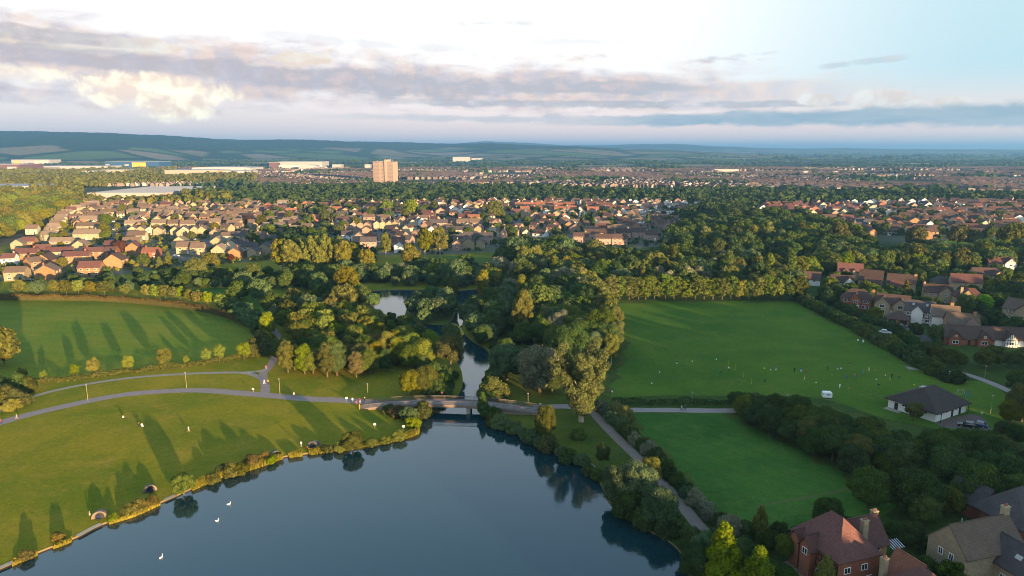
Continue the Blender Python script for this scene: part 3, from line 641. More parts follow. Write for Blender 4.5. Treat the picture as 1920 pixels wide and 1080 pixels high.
def mass_group():
    """instances a crown on every point, with the points' own turn and scale"""
    ng = bpy.data.node_groups.new('tree_mass', 'GeometryNodeTree')
    ng.interface.new_socket('Geometry', in_out='INPUT', socket_type='NodeSocketGeometry'); ng.interface.new_socket('Crown', in_out='INPUT', socket_type='NodeSocketObject'); ng.interface.new_socket('Geometry', in_out='OUTPUT', socket_type='NodeSocketGeometry')
    n, l = ng.nodes, ng.links; gi = n.new('NodeGroupInput'); go = n.new('NodeGroupOutput'); ip = n.new('GeometryNodeInstanceOnPoints'); oi = n.new('GeometryNodeObjectInfo'); oi.transform_space = 'ORIGINAL'; oi.inputs['As Instance'].default_value = True
    a = n.new('GeometryNodeInputNamedAttribute'); a.data_type = 'FLOAT_VECTOR'; a.inputs[0].default_value = 'turn'; b = n.new('GeometryNodeInputNamedAttribute'); b.data_type = 'FLOAT_VECTOR'; b.inputs[0].default_value = 'size'
    er = n.new('FunctionNodeEulerToRotation'); l.new(a.outputs['Attribute'], er.inputs[0])
    l.new(gi.outputs[0], ip.inputs['Points']); l.new(gi.outputs[1], oi.inputs['Object']); l.new(oi.outputs['Geometry'], ip.inputs['Instance']); l.new(er.outputs[0], ip.inputs['Rotation']); l.new(b.outputs['Attribute'], ip.inputs['Scale']); l.new(ip.outputs[0], go.inputs[0])
    return ng, [i.identifier for i in ng.interface.items_tree if i.in_out == 'INPUT'][1]
def flush_trees(cap=280):
    """the largest in the picture stand as trees of their own, the rest of a kind as one mass"""
    by = {}
    for r in PLACED: by.setdefault(r[0], []).append(r)
    mass = {}
    for kind, L in by.items():
        def score(r):
            x, y = pix(r[2]); vis = 1.0 if -40 < x < 1960 and y < 1150 else .3
            return (10.0 if 'from left fronting' not in r[4] and (r[5] is None) else 0)+vis*r[3]/math.hypot(r[2].x, r[2].y)*(3.0 if 'fronting' in r[4] else 1.0)
        L.sort(key=score, reverse=True)
        for i, r in enumerate(L):
            if i < cap: place(r)
            else: mass.setdefault((r[0], r[1], r[8] % 2), []).append(r)
    ng, sid = mass_group()
    for (kind, leaf, v_), L in mass.items():
        cm, tm, H = proto(kind, 1, v_)
        me = bpy.data.meshes.new('woodland_mass'); me.from_pydata([tuple(r[2]) for r in L], [], [])
        ta = me.attributes.new('turn', 'FLOAT_VECTOR', 'POINT'); sa = me.attributes.new('size', 'FLOAT_VECTOR', 'POINT')
        ta.data.foreach_set('vector', [c for r in L for c in (0, 0, r[11])]); sa.data.foreach_set('vector', [c for r in L for c in (r[3]/H*r[6]*r[9], r[3]/H*r[6]*r[10], r[3]/H)])
        src = bpy.data.objects.new(kind+'_source', cm); src.color = LC[leaf]                      # not linked: only a source of leaves
        o = obj('woodland_mass', me); o.color = LC[leaf]; md = o.modifiers.new('trees', 'NODES'); md.node_group = ng; md[sid] = src
        tag(o, 'crowns of %s %ss that fill the woods behind' % (KADJ[leaf], KNOUN[kind]), 'woodland', None, 'stuff')
    print('trees', len(PLACED), 'in masses', sum(len(v) for v in mass.values()))
def T(kind, leaf, px, py, hpx, label, group=None, wide=1.0, **k):
    """tree whose foot is at photo pixel (px, py) and whose picture height is hpx pixels"""
    p = g(px, py); return tree(kind, leaf, p, hpx*mpp(p)/0.965, label, group, wide, **k)
def scatter(px, spacing, world=None, jitter=0.35):
    """points on a jittered grid inside a pixel polygon"""
    poly = P(px) if world is None else world
    xs = [p.x for p in poly]; ys = [p.y for p in poly]; out = []
    y = min(ys); row = 0
    while y < max(ys):
        x = min(xs)+(spacing/2 if row % 2 else 0)
        while x < max(xs):
            q = Vector((x+random.uniform(-1, 1)*spacing*jitter, y+random.uniform(-1, 1)*spacing*jitter, 0))
            if inside(q, poly): out.append(q)
            x += spacing
        y += spacing*0.87; row += 1
    return out
def front_of(q, c):
    d = Vector((-c.x, -c.y, 0)).normalized(); a = (q-c).dot(d); return -2 < a < 15 and abs((q-c).cross(d).z) < 8
def wood(px, spacing, mix, hr, where, group, wide=1.0, lod=None, near=None):
    recs = []
    for q in scatter(px, spacing):
        if inside(q, LAKE) or (near and any((q-c).length < rr or front_of(q, c) for c, rr in near)): continue
        k, lf = random.choices([m[:2] for m in mix], [m[2] for m in mix])[0]
        recs.append(tree(k, lf, q, random.uniform(hr[0]*.85, hr[1])*(random.uniform(1.1, 1.35) if random.random() < .1 else 1)*(1.25 if k in ('poplar', 'column') else 1.0)*(0.45 if k == 'shrub' else 1), '', group, wide, lod))
    front = {}
    for r in recs:
        x, y = pix(r[2]); b_ = int(x/(spacing*1.15/mpp(r[2])))
        if b_ not in front or y > pix(front[b_][2])[1]: front[b_] = r
    fr = sorted(front.values(), key=lambda r: pix(r[2])[0])
    for r in recs: r[4] = '%s %s deep in the %s' % (KADJ[r[1]], KNOUN[r[0]], where)
    for i, r in enumerate(fr): r[4] = '%s %s, %s from left fronting the %s' % (KADJ[r[1]], KNOUN[r[0]], ordn(i+1), where)
    return recs
def along(px, spacing, kinds, hr, label, group, off=0.0, wide=1.0, k=6, number=None):
    c = catmull(P(px), k); d = 0; last = c[0]; n = 0; acc = 0; pts = []
    for a, b in zip(c, c[1:]):
        L = (b-a).length
        while acc <= L:
            pts.append(a.lerp(b, acc/L if L else 0)); acc += spacing*random.uniform(.85, 1.15)
        acc -= L
    for i, q in enumerate(pts):
        q = q+Vector((random.uniform(-1, 1)*off, random.uniform(-1, 1)*off, 0)); kd, lf = random.choice(kinds)
        tree(kd, lf, q, random.uniform(*hr), label if number is None else number % ordn(i+1), group, wide)
def hedge(name, px, width, height, leaf, label, dens=26, size=0.24, world=None, k=6, group=None):
    c = catmull(P(px) if world is None else world, k); L = [(b-a).length for a, b in zip(c, c[1:])]; tot = sum(L); n = int(tot*dens)
    cum = np.concatenate([[0], np.cumsum(L)]); s = RNG.random(n)*tot; i = np.clip(np.searchsorted(cum, s, side='right')-1, 0, len(L)-1)
    A = np.array([[p.x, p.y] for p in c]); t = (s-cum[i])/np.array(L)[i]; base = A[i]+(A[i+1]-A[i])*t[:, None]; dr = (A[i+1]-A[i])/np.array(L)[i][:, None]
    side = np.stack([-dr[:, 1], dr[:, 0]], 1); hh = height*(0.85+0.22*np.sin(s*0.35)+0.16*np.sin(s*0.9+1)+RNG.normal(0, .05, n)); th = RNG.uniform(-.15, math.pi+.15, n); rr = RNG.uniform(.75, 1.03, n)
    offs = np.cos(th)*width/2*rr; z = np.maximum(0.05, np.sqrt(np.abs(np.sin(th)))*hh*rr*np.sign(np.sin(th)+1e-6))
    z = np.abs(z); C = np.concatenate([base+side*offs[:, None], z[:, None]], 1)
    nm = np.concatenate([side*np.cos(th)[:, None], np.sin(th)[:, None]], 1)+unit(n)*.6; nm /= np.linalg.norm(nm, axis=1, keepdims=True)
    return tag(obj(name, quadmesh(name, leaves(C, nm, size), LM[leaf])), label, 'hedge', group)

# ---- the crescent meadow: hedges and its ring of young trees
hedge('clipped_hedge', [(-60,562),(0,559),(90,559),(190,561),(280,566),(350,574),(410,587),(455,603)], 2.0, 2.0, 'russet', 'low brown hedge along the far edge of the crescent meadow', 20, .38)
hedge('clipped_hedge', [(40,722),(110,715),(200,704),(300,692),(400,680),(455,670),(492,656)], 3.4, 1.9, 'olive', 'low golden hedge along the near edge of the crescent meadow', 40, .26)
far_row = [(38,553,22),(103,552,21),(125,553,22),(148,553,21),(171,554,21),(197,556,23),(235,556,18),(276,560,20),(292,562,22),(310,563,22),(326,564,20),(338,563,19),(356,568,19),(372,571,20),(390,573,20),(414,576,20)]
for i, (x, y, h) in enumerate(far_row):
    T('young', random.choice(['gold', 'gold', 'olive', 'lime']), x, y, h+6, 'round golden tree, %s from left along the crescent meadow far hedge' % ordn(i+1), 'trees along the far edge of the meadow', 1.15)
for i, (x, y, h) in enumerate([(43,714,22),(83,714,17),(141,707,22),(177,705,31),(242,697,27),(310,690,35),(350,684,15),(387,682,27),(412,679,30),(458,674,30)]):
    T('young', 'gold' if i in (0,) else random.choice(['lime', 'gold', 'lime']), x, y, h*1.12, 'young golden tree, %s from left along the meadow near hedge' % ordn(i+1), 'young trees along the near hedge of the meadow', 0.95)
T('spread', 'olive', -6, 684, 70, 'large dark tree cut by the left edge beside the meadow', None, 0.9)
T('round', 'gold', 8, 682, 34, 'small yellow tree beneath the large tree at the left edge')
for i, (x, y, h, lf) in enumerate([(5,735,30,'dark'),(30,738,34,'dark'),(50,735,26,'olive'),(10,758,32,'olive'),(36,758,28,'hedge'),(-30,760,40,'dark'),(22,768,22,'gold'),(2,748,30,'hedge')]):
    T('shrub', lf, x, y, h, 'leafy shrub in the thicket where the two left paths meet the edge', 'thicket at the left edge', 1.0)
# dark strip behind the meadow
wood([(-40,556),(0,548),(120,540),(200,530),(270,520),(340,514),(460,510),(520,520),(600,535),(520,545),(400,541),(300,548),(150,550),(60,553)], 7.5, [('round','dark',4),('shrub','dark',3),('round','oak',2),('willow','willow',1.2)], (4, 7),
     'belt behind the crescent meadow', 'tree belt behind the crescent meadow')
for i, (x, y, h, lf, kd) in enumerate([(395,503,28,'gold','spread'),(270,500,24,'oak','round'),(317,502,30,'olive','birch'),(300,507,26,'olive','birch'),(370,520,34,'olive','spread'),(475,523,28,'oak','round'),(458,548,38,'willow','round'),(490,568,42,'willow','round'),(448,562,34,'dark','spread'),(200,520,18,'oak','round'),(560,500,40,'gold','birch')]):
    T(kd, lf, x, y, h, ['wide golden tree under the cream gabled houses','green tree by the red roofed house in the estate','tall pale birch right of the red roofed house','leaning pale birch beside the red roofed house','broad olive tree over the gardens behind the meadow','golden topped tree above the dark belt','pale round willow at the end of the dark belt','grey green willow right of the meadow corner','low dark spreading tree by the meadow corner','small green tree below the terrace','golden birch beside the blue roofed house'][i])
# left woods beyond the estate and the golden hillside wood
wood([(-60,470),(0,455),(60,425),(110,402),(150,388),(130,374),(60,372),(-60,375),(-160,420)], 9.5, [('round','lime',3),('spread','gold',3),('round','olive',2),('round','oak',2)], (9, 13),
     'wood left of the long terrace', 'wood left of the long terrace')

# ---- golden wood in the middle left
wood([(528,698),(560,703),(612,706),(668,706),(716,700),(790,697),(826,700),(838,668),(800,644),(755,624),(715,606),(640,592),(575,598),(548,640),(524,672)], 6.3,
     [('round','oak',3),('round','olive',2.5),('hornbeam','gold',2),('round','lime',3.2),('hornbeam','olive',2),('hornbeam','dark',1.5),('round','gold',1),('round','russet',.8)], (6.5, 10),
     'golden wood left of the river', 'golden wood left of the river')
for i, (x, y, h, lf) in enumerate([(540,699,58,'olive'),(571,701,56,'lime'),(614,707,64,'olive'),(668,708,48,'russet'),(845,690,62,'olive'),(792,688,52,'lime')]):
    T('hornbeam' if i < 4 else 'round', lf, x, y, h, ['brown green tree at the left front corner of the golden wood','bright lime tree at the front of the golden wood','tall tree with bare trunk at the front of the golden wood','small russet tree at the front of the golden wood','brown olive tree at the river end of the golden wood','bright lime tree near the river end of the golden wood'][i])
T('willow', 'gold', 770, 742, 48, 'golden round willow left of the bridge', None, 0.85)
T('willow', 'olive', 800, 738, 52, 'brown willow behind the golden one by the bridge', None, 0.8)
for i, (x, y, h) in enumerate([(814,735,38),(828,728,32),(836,712,28),(808,722,38),(836,742,20),(824,744,24)]):
    T('shrub', 'dark', x, y, h, 'dark waterside shrub on the left river bank above the bridge', 'shrubs on the left river bank', 1.0)
T('shrub', 'gold', 500, 640, 20, 'yellow bush beside the link path bend', None, 1.2); T('round', 'lime', 502, 632, 44, 'bright lime tree beside the link path bend', None, .8)
T('shrub', 'olive', 488, 663, 36, 'olive bush at the right corner of the meadow', None, 1.0); T('shrub', 'dark', 508, 662, 30, 'dark bush beside the link path', None, 1.0)
for i, (x, y, h) in enumerate([(450,590,24),(470,600,26),(478,612,22),(432,580,22),(490,625,24),(420,574,16)]):
    T('shrub', random.choice(['dark', 'willow']), x, y, h, 'dark green bush along the right curve of the meadow hedge', 'bushes along the meadow curve', 1.1)
wood([(500,600),(545,640),(560,600),(640,588),(690,585),(735,597),(700,560),(640,552),(580,560),(530,575)], 8.0, [('round','dark',2),('round','olive',2),('willow','willow',2),('round','oak',2),('shrub','dark',2)], (6, 9.5),
     'thicket left of the pond', 'thicket left of the upper pond')
# tall golden poplars above the pond on the left
for i, (x, y, h) in enumerate([(530,512,60),(548,516,58),(578,512,62),(600,514,70),(622,512,66),(645,515,58),(662,512,52),(688,520,50)]):
    T('poplar' if i in (2, 3, 4) else 'wpoplar', 'poplar' if i in (2, 3, 4) else 'gold', x, y, h*1.05, 'tall golden poplar, %s from left in the clump above the pond' % ordn(i+1), 'golden poplars above the pond', .95)
wood([(520,545),(600,550),(660,548),(665,530),(720,532),(700,505),(620,500),(540,505)], 8.0, [('round','dark',3),('willow','willow',2),('round','oak',1)], (6, 10), 'undergrowth below the golden poplars', 'dark trees under the golden poplars')
T('round', 'gold', 652, 552, 50, 'golden round tree left of the upper pond'); T('willow', 'gold', 648, 580, 44, 'small golden willow on the pond shore'); T('round', 'willow', 598, 550, 38, 'pale green round tree under the poplars')
T('wpoplar', 'gold', 770, 512, 52, 'rusty gold tree behind the upper pond', None, 1.0)
T('wpoplar', 'gold', 797, 484, 56, 'golden poplar by the glade, leftmost of the pair', None, .85); T('wpoplar', 'poplar', 825, 482, 52, 'golden poplar by the glade, rightmost of the pair', None, 1.0)
T('wpoplar', 'gold', 724, 484, 44, 'golden tree in front of the steep terraced roofs', None, .8)
# pond surroundings
wood([(720,535),(760,540),(840,541),(905,538),(930,548),(990,560),(985,520),(900,508),(800,512),(730,512)], 8.0, [('willow','willow',3),('round','dark',3),('round','oak',1),('willow','silver',.6)], (6, 10), 'trees behind the upper pond', 'trees behind the upper pond')
for x, y, h in [(778,590,32),(800,596,36),(822,596,38),(842,592,34),(835,575,34),(810,574,36),(786,574,28),(795,604,24)]:
    T('willow', 'willow', x, y, h, 'green willow bush on the pond island', 'willows on the pond island', 1.0)
wood([(886,640),(926,650),(942,670),(968,682),(995,650),(1000,600),(985,560),(935,555),(908,575),(886,594),(880,620)], 6.4, [('willow','willow',3),('round','dark',3),('shrub','dark',2)], (6, 9.5), 'thicket right of the river', 'thicket on the right river bank')
wood([(985,640),(1060,690),(1120,690),(1155,660),(1140,610),(1120,570),(1080,545),(1020,540),(990,570)], 6.6, [('wpoplar','silver',1.1),('wpoplar','poplar',.7),('wpoplar','willow',1.5),('round','dark',3.5),('round','oak',1.5)], (9, 13.5), 'poplar belt beside the playing field', 'white poplar belt left of the playing field')
for i, (x, y, h) in enumerate([(1120,580,56),(1132,598,60),(1142,618,63),(1150,640,63),(1153,662,60),(1146,684,58),(1108,564,54),(1092,552,48),(1112,590,58),(1124,612,60),(1132,636,62),(1136,660,60),(1076,545,46),(1098,576,54)]):
    T('wpoplar', 'poplar', x, y, h, 'pale gold white poplar on the outer curve facing the playing field', 'outer curve of the poplar belt', .82)
T('wpoplar', 'poplar', 979, 640, 92, 'slender golden poplar with a bare stem above the river', None, .72)
for i, (x, y, h, lf) in enumerate([(905,560,50,'gold'),(978,565,46,'gold'),(935,545,36,'gold'),(850,560,40,'olive')]):
    T('column', lf, x, y, h, ['slim golden tree behind the pond, left one','slim golden tree right of the pond','small golden tree far behind the pond','olive slim tree by the pond island'][i], None, 1.1)
T('willow', 'willow', 950, 712, 62, 'round green willow right of the river', None, 1.0)
T('willow', 'silver', 1012, 735, 82, 'tall silvery willow beside the big golden poplar', None, .82); T('round', 'dark', 1035, 738, 62, 'dark tree tucked behind the big golden poplar')
T('shrub', 'olive', 928, 745, 32, 'olive waterside bush by the right end of the bridge', None, 1.2); T('shrub', 'dark', 918, 752, 20, 'dark bush hanging over the river by the bridge', None, 1.2)
along([(930,652),(940,668),(936,688),(926,708),(916,728),(912,742)], 3.2, [('shrub','willow'),('shrub','dark'),('scrub','hedge')], (2.0, 3.6), '', 'shrubs on the right river bank', .5, 1.1, number='waterside shrub, %s from far end on the right river bank')
for x, y, h, lf, lb in [(878,604,36,'willow','willow leaning over the narrows, upper right'),(888,628,38,'willow','willow leaning over the narrows, lower right'),(893,588,34,'dark','dark willow where the pond narrows'),(848,648,40,'willow','willow leaning over the narrows from the left'),(905,646,34,'dark','dark willow on the right bend of the river')]: T('willow', lf, x, y, h, lb, None, .9)
# the big golden poplar
bp = T('poplar', 'poplar', 1090, 790, 152, 'big golden poplar at the path fork, tallest tree by the lake', None, 1.22, lod=0, var=1)
# ---- far edge of the playing field: dense golden row
along([(1092,562),(1150,562),(1250,561),(1350,561),(1440,561),(1498,562)], 4.6, [('hornbeam','lime'),('hornbeam','olive'),('hornbeam','gold'),('hornbeam','oak')], (9.5, 12.5), '', 'hornbeam row behind the playing field', .6, 1.35, number='golden green hornbeam, %s from left in the row behind the playing field')
# ---- woods across the middle distance
wood([(960,535),(1090,552),(1200,548),(1350,546),(1500,548),(1500,520),(1400,500),(1250,490),(1100,492),(985,500)], 8.6, [('round','olive',2),('hornbeam','olive',2),('round','dark',3),('spread','oak',2),('wpoplar','silver',1),('willow','willow',1.5),('column','oak',1),('birch','olive',1),('round','lime',.8)], (8, 13), 'wood behind the hornbeam row', 'mixed wood behind the hornbeam row')
wood([(940,500),(1000,505),(1100,490),(1060,468),(960,472),(925,485)], 8.5, [('round','dark',3),('willow','willow',2),('wpoplar','poplar',1.5)], (9, 13), 'wood above the river', 'wood below the centre estate')
for x, y, h, lf in [(985,512,48,'poplar'),(1005,510,46,'poplar'),(1035,520,42,'gold'),(1062,522,40,'gold')]:
    T('wpoplar', lf, x, y, h, 'pale sunlit poplar above the river wood', 'pale poplars above the river wood', .9)
wood([(1240,470),(1330,480),(1480,490),(1600,492),(1640,470),(1560,430),(1480,412),(1380,408),(1300,420),(1262,440)], 9.2, [('spread','dark',4),('round','dark',3),('hornbeam','dark',1.5),('round','oak',1.5),('wpoplar','willow',.6)], (9, 14), 'dense wood right of the terraces', 'dense dark wood')
for i, (x, y, h, lf) in enumerate([(1410,462,38,'poplar'),(1436,462,46,'poplar'),(1503,455,36,'olive'),(1570,470,52,'olive'),(1322,462,36,'poplar')]):
    T('wpoplar', lf, x, y, h, ['pale tree in the dark wood, left of a pair','taller pale tree in the dark wood, right of a pair','brownish tree inside the dark wood','big olive tree at the right end of the dark wood','pale round tree at the left end of the dark wood'][i], None, 1.0)
wood([(1480,525),(1560,520),(1640,505),(1760,512),(1900,500),(1960,505),(1960,470),(1860,478),(1760,478),(1640,482),(1520,490)], 8.8, [('round','oak',3),('spread','olive',2),('round','lime',1.5),('willow','willow',1.5),('round','dark',2)], (8, 12), 'belt behind the detached houses', 'belt behind the detached houses')
for i, (x, y, h, lf) in enumerate([(1715,466,38,'olive'),(1795,460,38,'olive'),(1825,462,32,'olive'),(1895,468,50,'olive'),(1850,452,22,'dark')]):
    T('spread', lf, x, y, h, ['big olive tree below the dark roofs','wide olive tree right of the brick gable','olive tree beside the wide one below dark roofs','largest olive tree at the right edge','small dark tree below the right hand roofs'][i], None, .8)
# trees inside and behind the estates
def estate_trees(poly, spacing, mix, hr, label, group):
    wood(poly, spacing, mix, hr, label, group, 1.0, 1)
estate_trees([(20,505),(120,505),(300,480),(420,440),(470,395),(400,385),(230,392),(120,440)], 33, [('round','gold',3),('round','olive',3),('spread','oak',2),('young','gold',2)], (5, 8.5), 'gardens of the left estate', 'garden trees of the left estate')
estate_trees([(470,470),(560,480),(620,460),(700,412),(800,412),(840,400),(700,388),(560,395),(480,410)], 21, [('round','oak',3),('round','olive',3),('spread','dark',2)], (7, 11), 'gardens left of centre', 'garden trees left of centre')
estate_trees([(830,470),(960,462),(1100,440),(1260,432),(1300,400),(1150,392),(950,392),(860,405)], 26, [('round','oak',3),('round','dark',3),('spread','olive',1)], (6, 9), 'gardens of the centre estate', 'garden trees of the centre estate')
estate_trees([(1520,412),(1640,450),(1760,448),(1960,438),(1960,388),(1640,388)], 24, [('round','dark',4),('round','oak',2)], (6, 9), 'gardens of the right estate', 'garden trees of the right estate')
for i, (x, y, h, lf) in enumerate([(726,402,26,'lime'),(770,405,30,'lime'),(815,398,20,'olive'),(663,401,0,'oak'),(608,412,30,'dark'),(928,412,34,'olive'),(905,402,0,'oak'),(1092,430,34,'dark'),(1112,434,30,'dark'),(1215,428,28,'dark'),(100,423,14,'lime'),(75,428,14,'gold'),(118,432,16,'gold'),(198,446,24,'gold'),(200,424,22,'oak'),(230,405,20,'olive'),(262,480,0,'oak')]):
    if h: T('round' if lf != 'dark' else 'cypress', lf, x, y, h*1.0, ['bright lime tree behind the centre terraces, smaller','bright lime tree behind the centre terraces, larger','olive tree by the far centre terraces','','dark tree by the far left terrace','big olive tree above the white van yard','','dark cypress pair in the centre estate, left','dark cypress pair in the centre estate, right','dark cypress beside the diagonal brick terrace','lime tree in front of the long brown terrace','golden tree at the wood edge by the terrace','golden tree behind the tan terrace','large golden tree left of the estate road','green tree at the top of the estate road','olive tree right of the estate road top',''][i])
T('round', 'copper', 226, 478, 26, 'copper red tree among the orange brick houses'); T('round', 'copper', 434, 490, 13, 'small copper red tree before the cream gable'); T('round', 'copper', 466, 424, 18, 'purple leaved tree among the brown roofs')
# ---- right hand side
along([(1500,560),(1525,577),(1560,596),(1600,615),(1640,637),(1672,655),(1705,672),(1735,690),(1768,708),(1795,716)], 3.4, [('shrub','dark'),('shrub','hedge'),('shrub','oak'),('shrub','dark')], (3.4, 4.8), '', 'tall hedge right of the playing field', .9, 1.15, number='dense hedge shrub, %s from far end along the playing field right edge')
along([(1548,560),(1590,585),(1640,606),(1680,622),(1712,648),(1730,668)], 4.2, [('shrub','dark'),('shrub','dark')], (2.8, 3.8), '', 'garden shrubs behind the tall hedge', .8, 1.1, number='dark garden shrub, %s from far end between tall hedge and close')
along([(1735,672),(1765,685),(1800,690),(1850,688),(1905,690),(1960,695)], 5.0, [('round','dark'),('round','hedge'),('shrub','dark'),('round','olive')], (5, 7.5), '', 'trees below the bungalows', 1.2, 1.0, number='dark leafy plant, %s from left below the two bungalows')
hedge('field_hedge', [(1146,757),(1220,757),(1300,757),(1365,757)], 2.2, 1.8, 'dark', 'straight low hedge between the playing field and the path', 40, .25)
# belt between playing field and paddock
wood([(1366,778),(1376,788),(1420,808),(1500,848),(1580,890),(1650,915),(1780,900),(1900,895),(1880,872),(1830,860),(1745,858),(1680,850),(1600,828),(1520,806),(1440,785),(1390,772)], 4.7, [('round','dark',5),('round','oak',2),('spread','dark',3),('round','olive',1)], (6.5, 9.0), 'belt between field and paddock', 'tree belt between field and paddock')
for x, y, h in [(1378,768,34),(1395,775,40),(1420,780,42)]:
    T('round', 'dark', x, y, h, 'dark tree at the path end of the thick belt', 'path end of the thick belt', 1.0)
wood([(1650,922),(1720,925),(1800,905),(1900,880),(1990,890),(1990,955),(1860,965),(1760,975),(1690,972),(1620,968),(1585,955)], 6.2, [('round','dark',5),('spread','dark',2),('round','olive',1),('round','oak',1)], (6, 9), 'belt above the lower gardens', 'belt above the lower right gardens')
wood([(1500,990),(1570,985),(1650,985),(1720,998),(1790,1010),(1760,1050),(1700,1030),(1640,1005),(1560,1000),(1500,1008)], 5.4, [('shrub','dark',4),('round','dark',3),('round','olive',.8)], (4, 6.5), 'garden behind the red roofed house', 'garden shrubs behind the red roofed house')
T('round', 'oak', 1300+430, 985, 60, 'golden topped tree between the gardens and the paddock')
T('young', 'olive', 1712, 790, 36, 'small tree standing in front of the pavilion wall', None, 1.2)
for i, (x, y, h, lf) in enumerate([(1905,742,44,'dark'),(1893,795,44,'gold'),(1915,790,70,'olive'),(1860,838,32,'dark'),(1900,835,40,'dark'),(1875,820,30,'dark'),(1940,760,60,'dark')]):
    T('round', lf, x, y, h, ['round dark tree at the right edge by the field path','golden tree right of the pavilion','olive tree at the right edge beside the pavilion','dark tree below the parked cars','dark tree at the right edge above the white car','small dark tree beside the pavilion drive','dark tree beyond the right edge by the path'][i], None, .9)
# hedge along the lakeside path
along([(1128,772),(1150,790),(1175,812),(1205,842),(1235,872),(1265,905),(1295,935),(1325,965),(1350,990)], 3.0, [('shrub','willow'),('shrub','dark'),('shrub','silver'),('shrub','dark')], (2.4, 3.5), '', 'hedge between lakeside path and paddock', .6, .95, number='hedge shrub, %s from the top between lakeside path and paddock')
for x, y in [(1146,772),(1160,782)]:
    T('shrub', 'poplar', x+10, y+6, 26, 'sunlit yellow shrub at the top of the lakeside hedge', 'yellow hedge tops', .9)
# right shore of the lake
along([(915,778),(940,800),(975,814),(1020,838),(1060,858),(1100,880),(1122,900)], 3.4, [('shrub','dark'),('shrub','willow'),('scrub','hedge')], (1.8, 3.6), '', 'shrubs on the right shore', .8, 1.0, number='waterside shrub, %s from the bridge along the right shore')
T('round', 'olive', 1022, 826, 66, 'golden topped bush on the shore below the poplar', None, .62); T('birch', 'dark', 905, 776, 42, 'dark conifer at the right end of the bridge', None, 1.1); T('shrub', 'lime', 1085, 822, 22, 'small yellow bush on the grass by the fork', None, .9)
T('round', 'dark', 1130, 875, 44, 'dark small tree by the jetty on the right shore', None, .7)
for i, (x, y, h, lf, kd) in enumerate([(1165,945,78,'willow','spread'),(1195,950,80,'willow','spread'),(1218,915,58,'gold','round'),(1235,985,70,'willow','spread'),(1180,965,54,'dark','shrub'),(1255,1000,52,'dark','shrub'),(1210,985,44,'dark','shrub'),(1295,1045,56,'dark','spread'),(1320,1065,70,'willow','spread'),(1305,1090,66,'dark','spread'),(1340,1030,40,'dark','shrub')]):
    T(kd, lf, x, y, h, ['wide green willow overhanging the right shore, left one','wide green willow overhanging the right shore, upper one','golden topped tree against the lakeside path','wide grey green tree nearest the path on the right shore','dark bush at the water under the green willows','dark bush at the shore right of the willows','dark bush between the shore trees','dark tree at the lower right shore corner','green tree beside the lower lakeside path','dark tree at the bottom of the right shore','dark shrub by the lower lakeside path'][i], None, .8)
# foreground right: golden birches and companions
T('birch', 'lime', 1352, 1105, 132, 'tall golden pointed tree at the bottom beside the path', None, 1.15, lod=0); T('birch', 'lime', 1418, 1130, 112, 'lower lime tree at the bottom right of the pointed one', None, 1.3, lod=0)
T('birch', 'gold', 1424, 1012, 66, 'weeping golden birch above the dark shrubs', None, 1.1, lod=0)
T('birch', 'gold', 1545, 1115, 78, 'pale golden tree in front of the red roofed house', None, 1.1, lod=0)
for i, (x, y, h, lf, kd) in enumerate([(1365,1010,46,'silver','willow'),(1440,1035,42,'dark','willow'),(1470,1050,50,'oak','round'),(1400,1050,40,'dark','shrub'),(1395,1005,34,'dark','shrub'),(1460,1005,30,'dark','shrub'),(1500,1012,30,'dark','shrub'),(1380,1060,50,'dark','round'),(1470,1120,60,'dark','round')]):
    T(kd, lf, x, y, h, ['grey willow bush beside the lakeside path','dark weeping shrub under the golden birch','green tree left of the red roofed house','dark shrub below the weeping birch','dark shrub at the paddock corner','dark shrub behind the weeping birch','dark shrub left of the red roof','dark tree behind the pointed golden tree','dark tree below the red roofed house'][i], None, .85)
for i, (x, y, h, lf) in enumerate([(1770,1045,26,'dark'),(1800,1075,40,'willow'),(1815,1080,30,'lime'),(1745,1040,30,'dark'),(1690,1012,30,'dark'),(1730,1075,34,'dark'),(1785,1095,44,'oak')]):
    T('shrub', lf, x, y, h, ['dark shrub beside the stone house','blue green round shrub between the houses','yellow green shrub in front of the stone house','dark shrub behind the chimneys','dark shrub by the garden lawn','dark shrub below the chimneys','green shrub at the bottom between the houses'][i], None, 1.0)
# trees just outside the frame on the right, whose long shadows cover the field
for i in range(76):
    u = (i % 38)/37; k_ = (i//38)*26; p = Vector((122+210*u+k_+random.uniform(-7, 7), 66+160*u-k_*.5+random.uniform(-8, 8), 0))
    if pix(p)[0] > 2010: tree('poplar', 'olive', p, random.uniform(18.5, 23), 'tall poplar in the belt beyond the right edge', 'poplar belt beyond the right edge', .9, 1)
for i in range(40):
    u = (i % 20)/19; k_ = (i//20)*16; p = Vector((84+66*u+k_+random.uniform(-5, 5), 8+76*u-k_*.6+random.uniform(-6, 6), 0))
    if pix(p)[0] > 1980 or pix(p)[1] > 1250: tree('round', 'dark', p, random.uniform(14.5, 17.5), 'garden tree beyond the lower right corner', 'trees beyond the lower right corner', .9, 1)

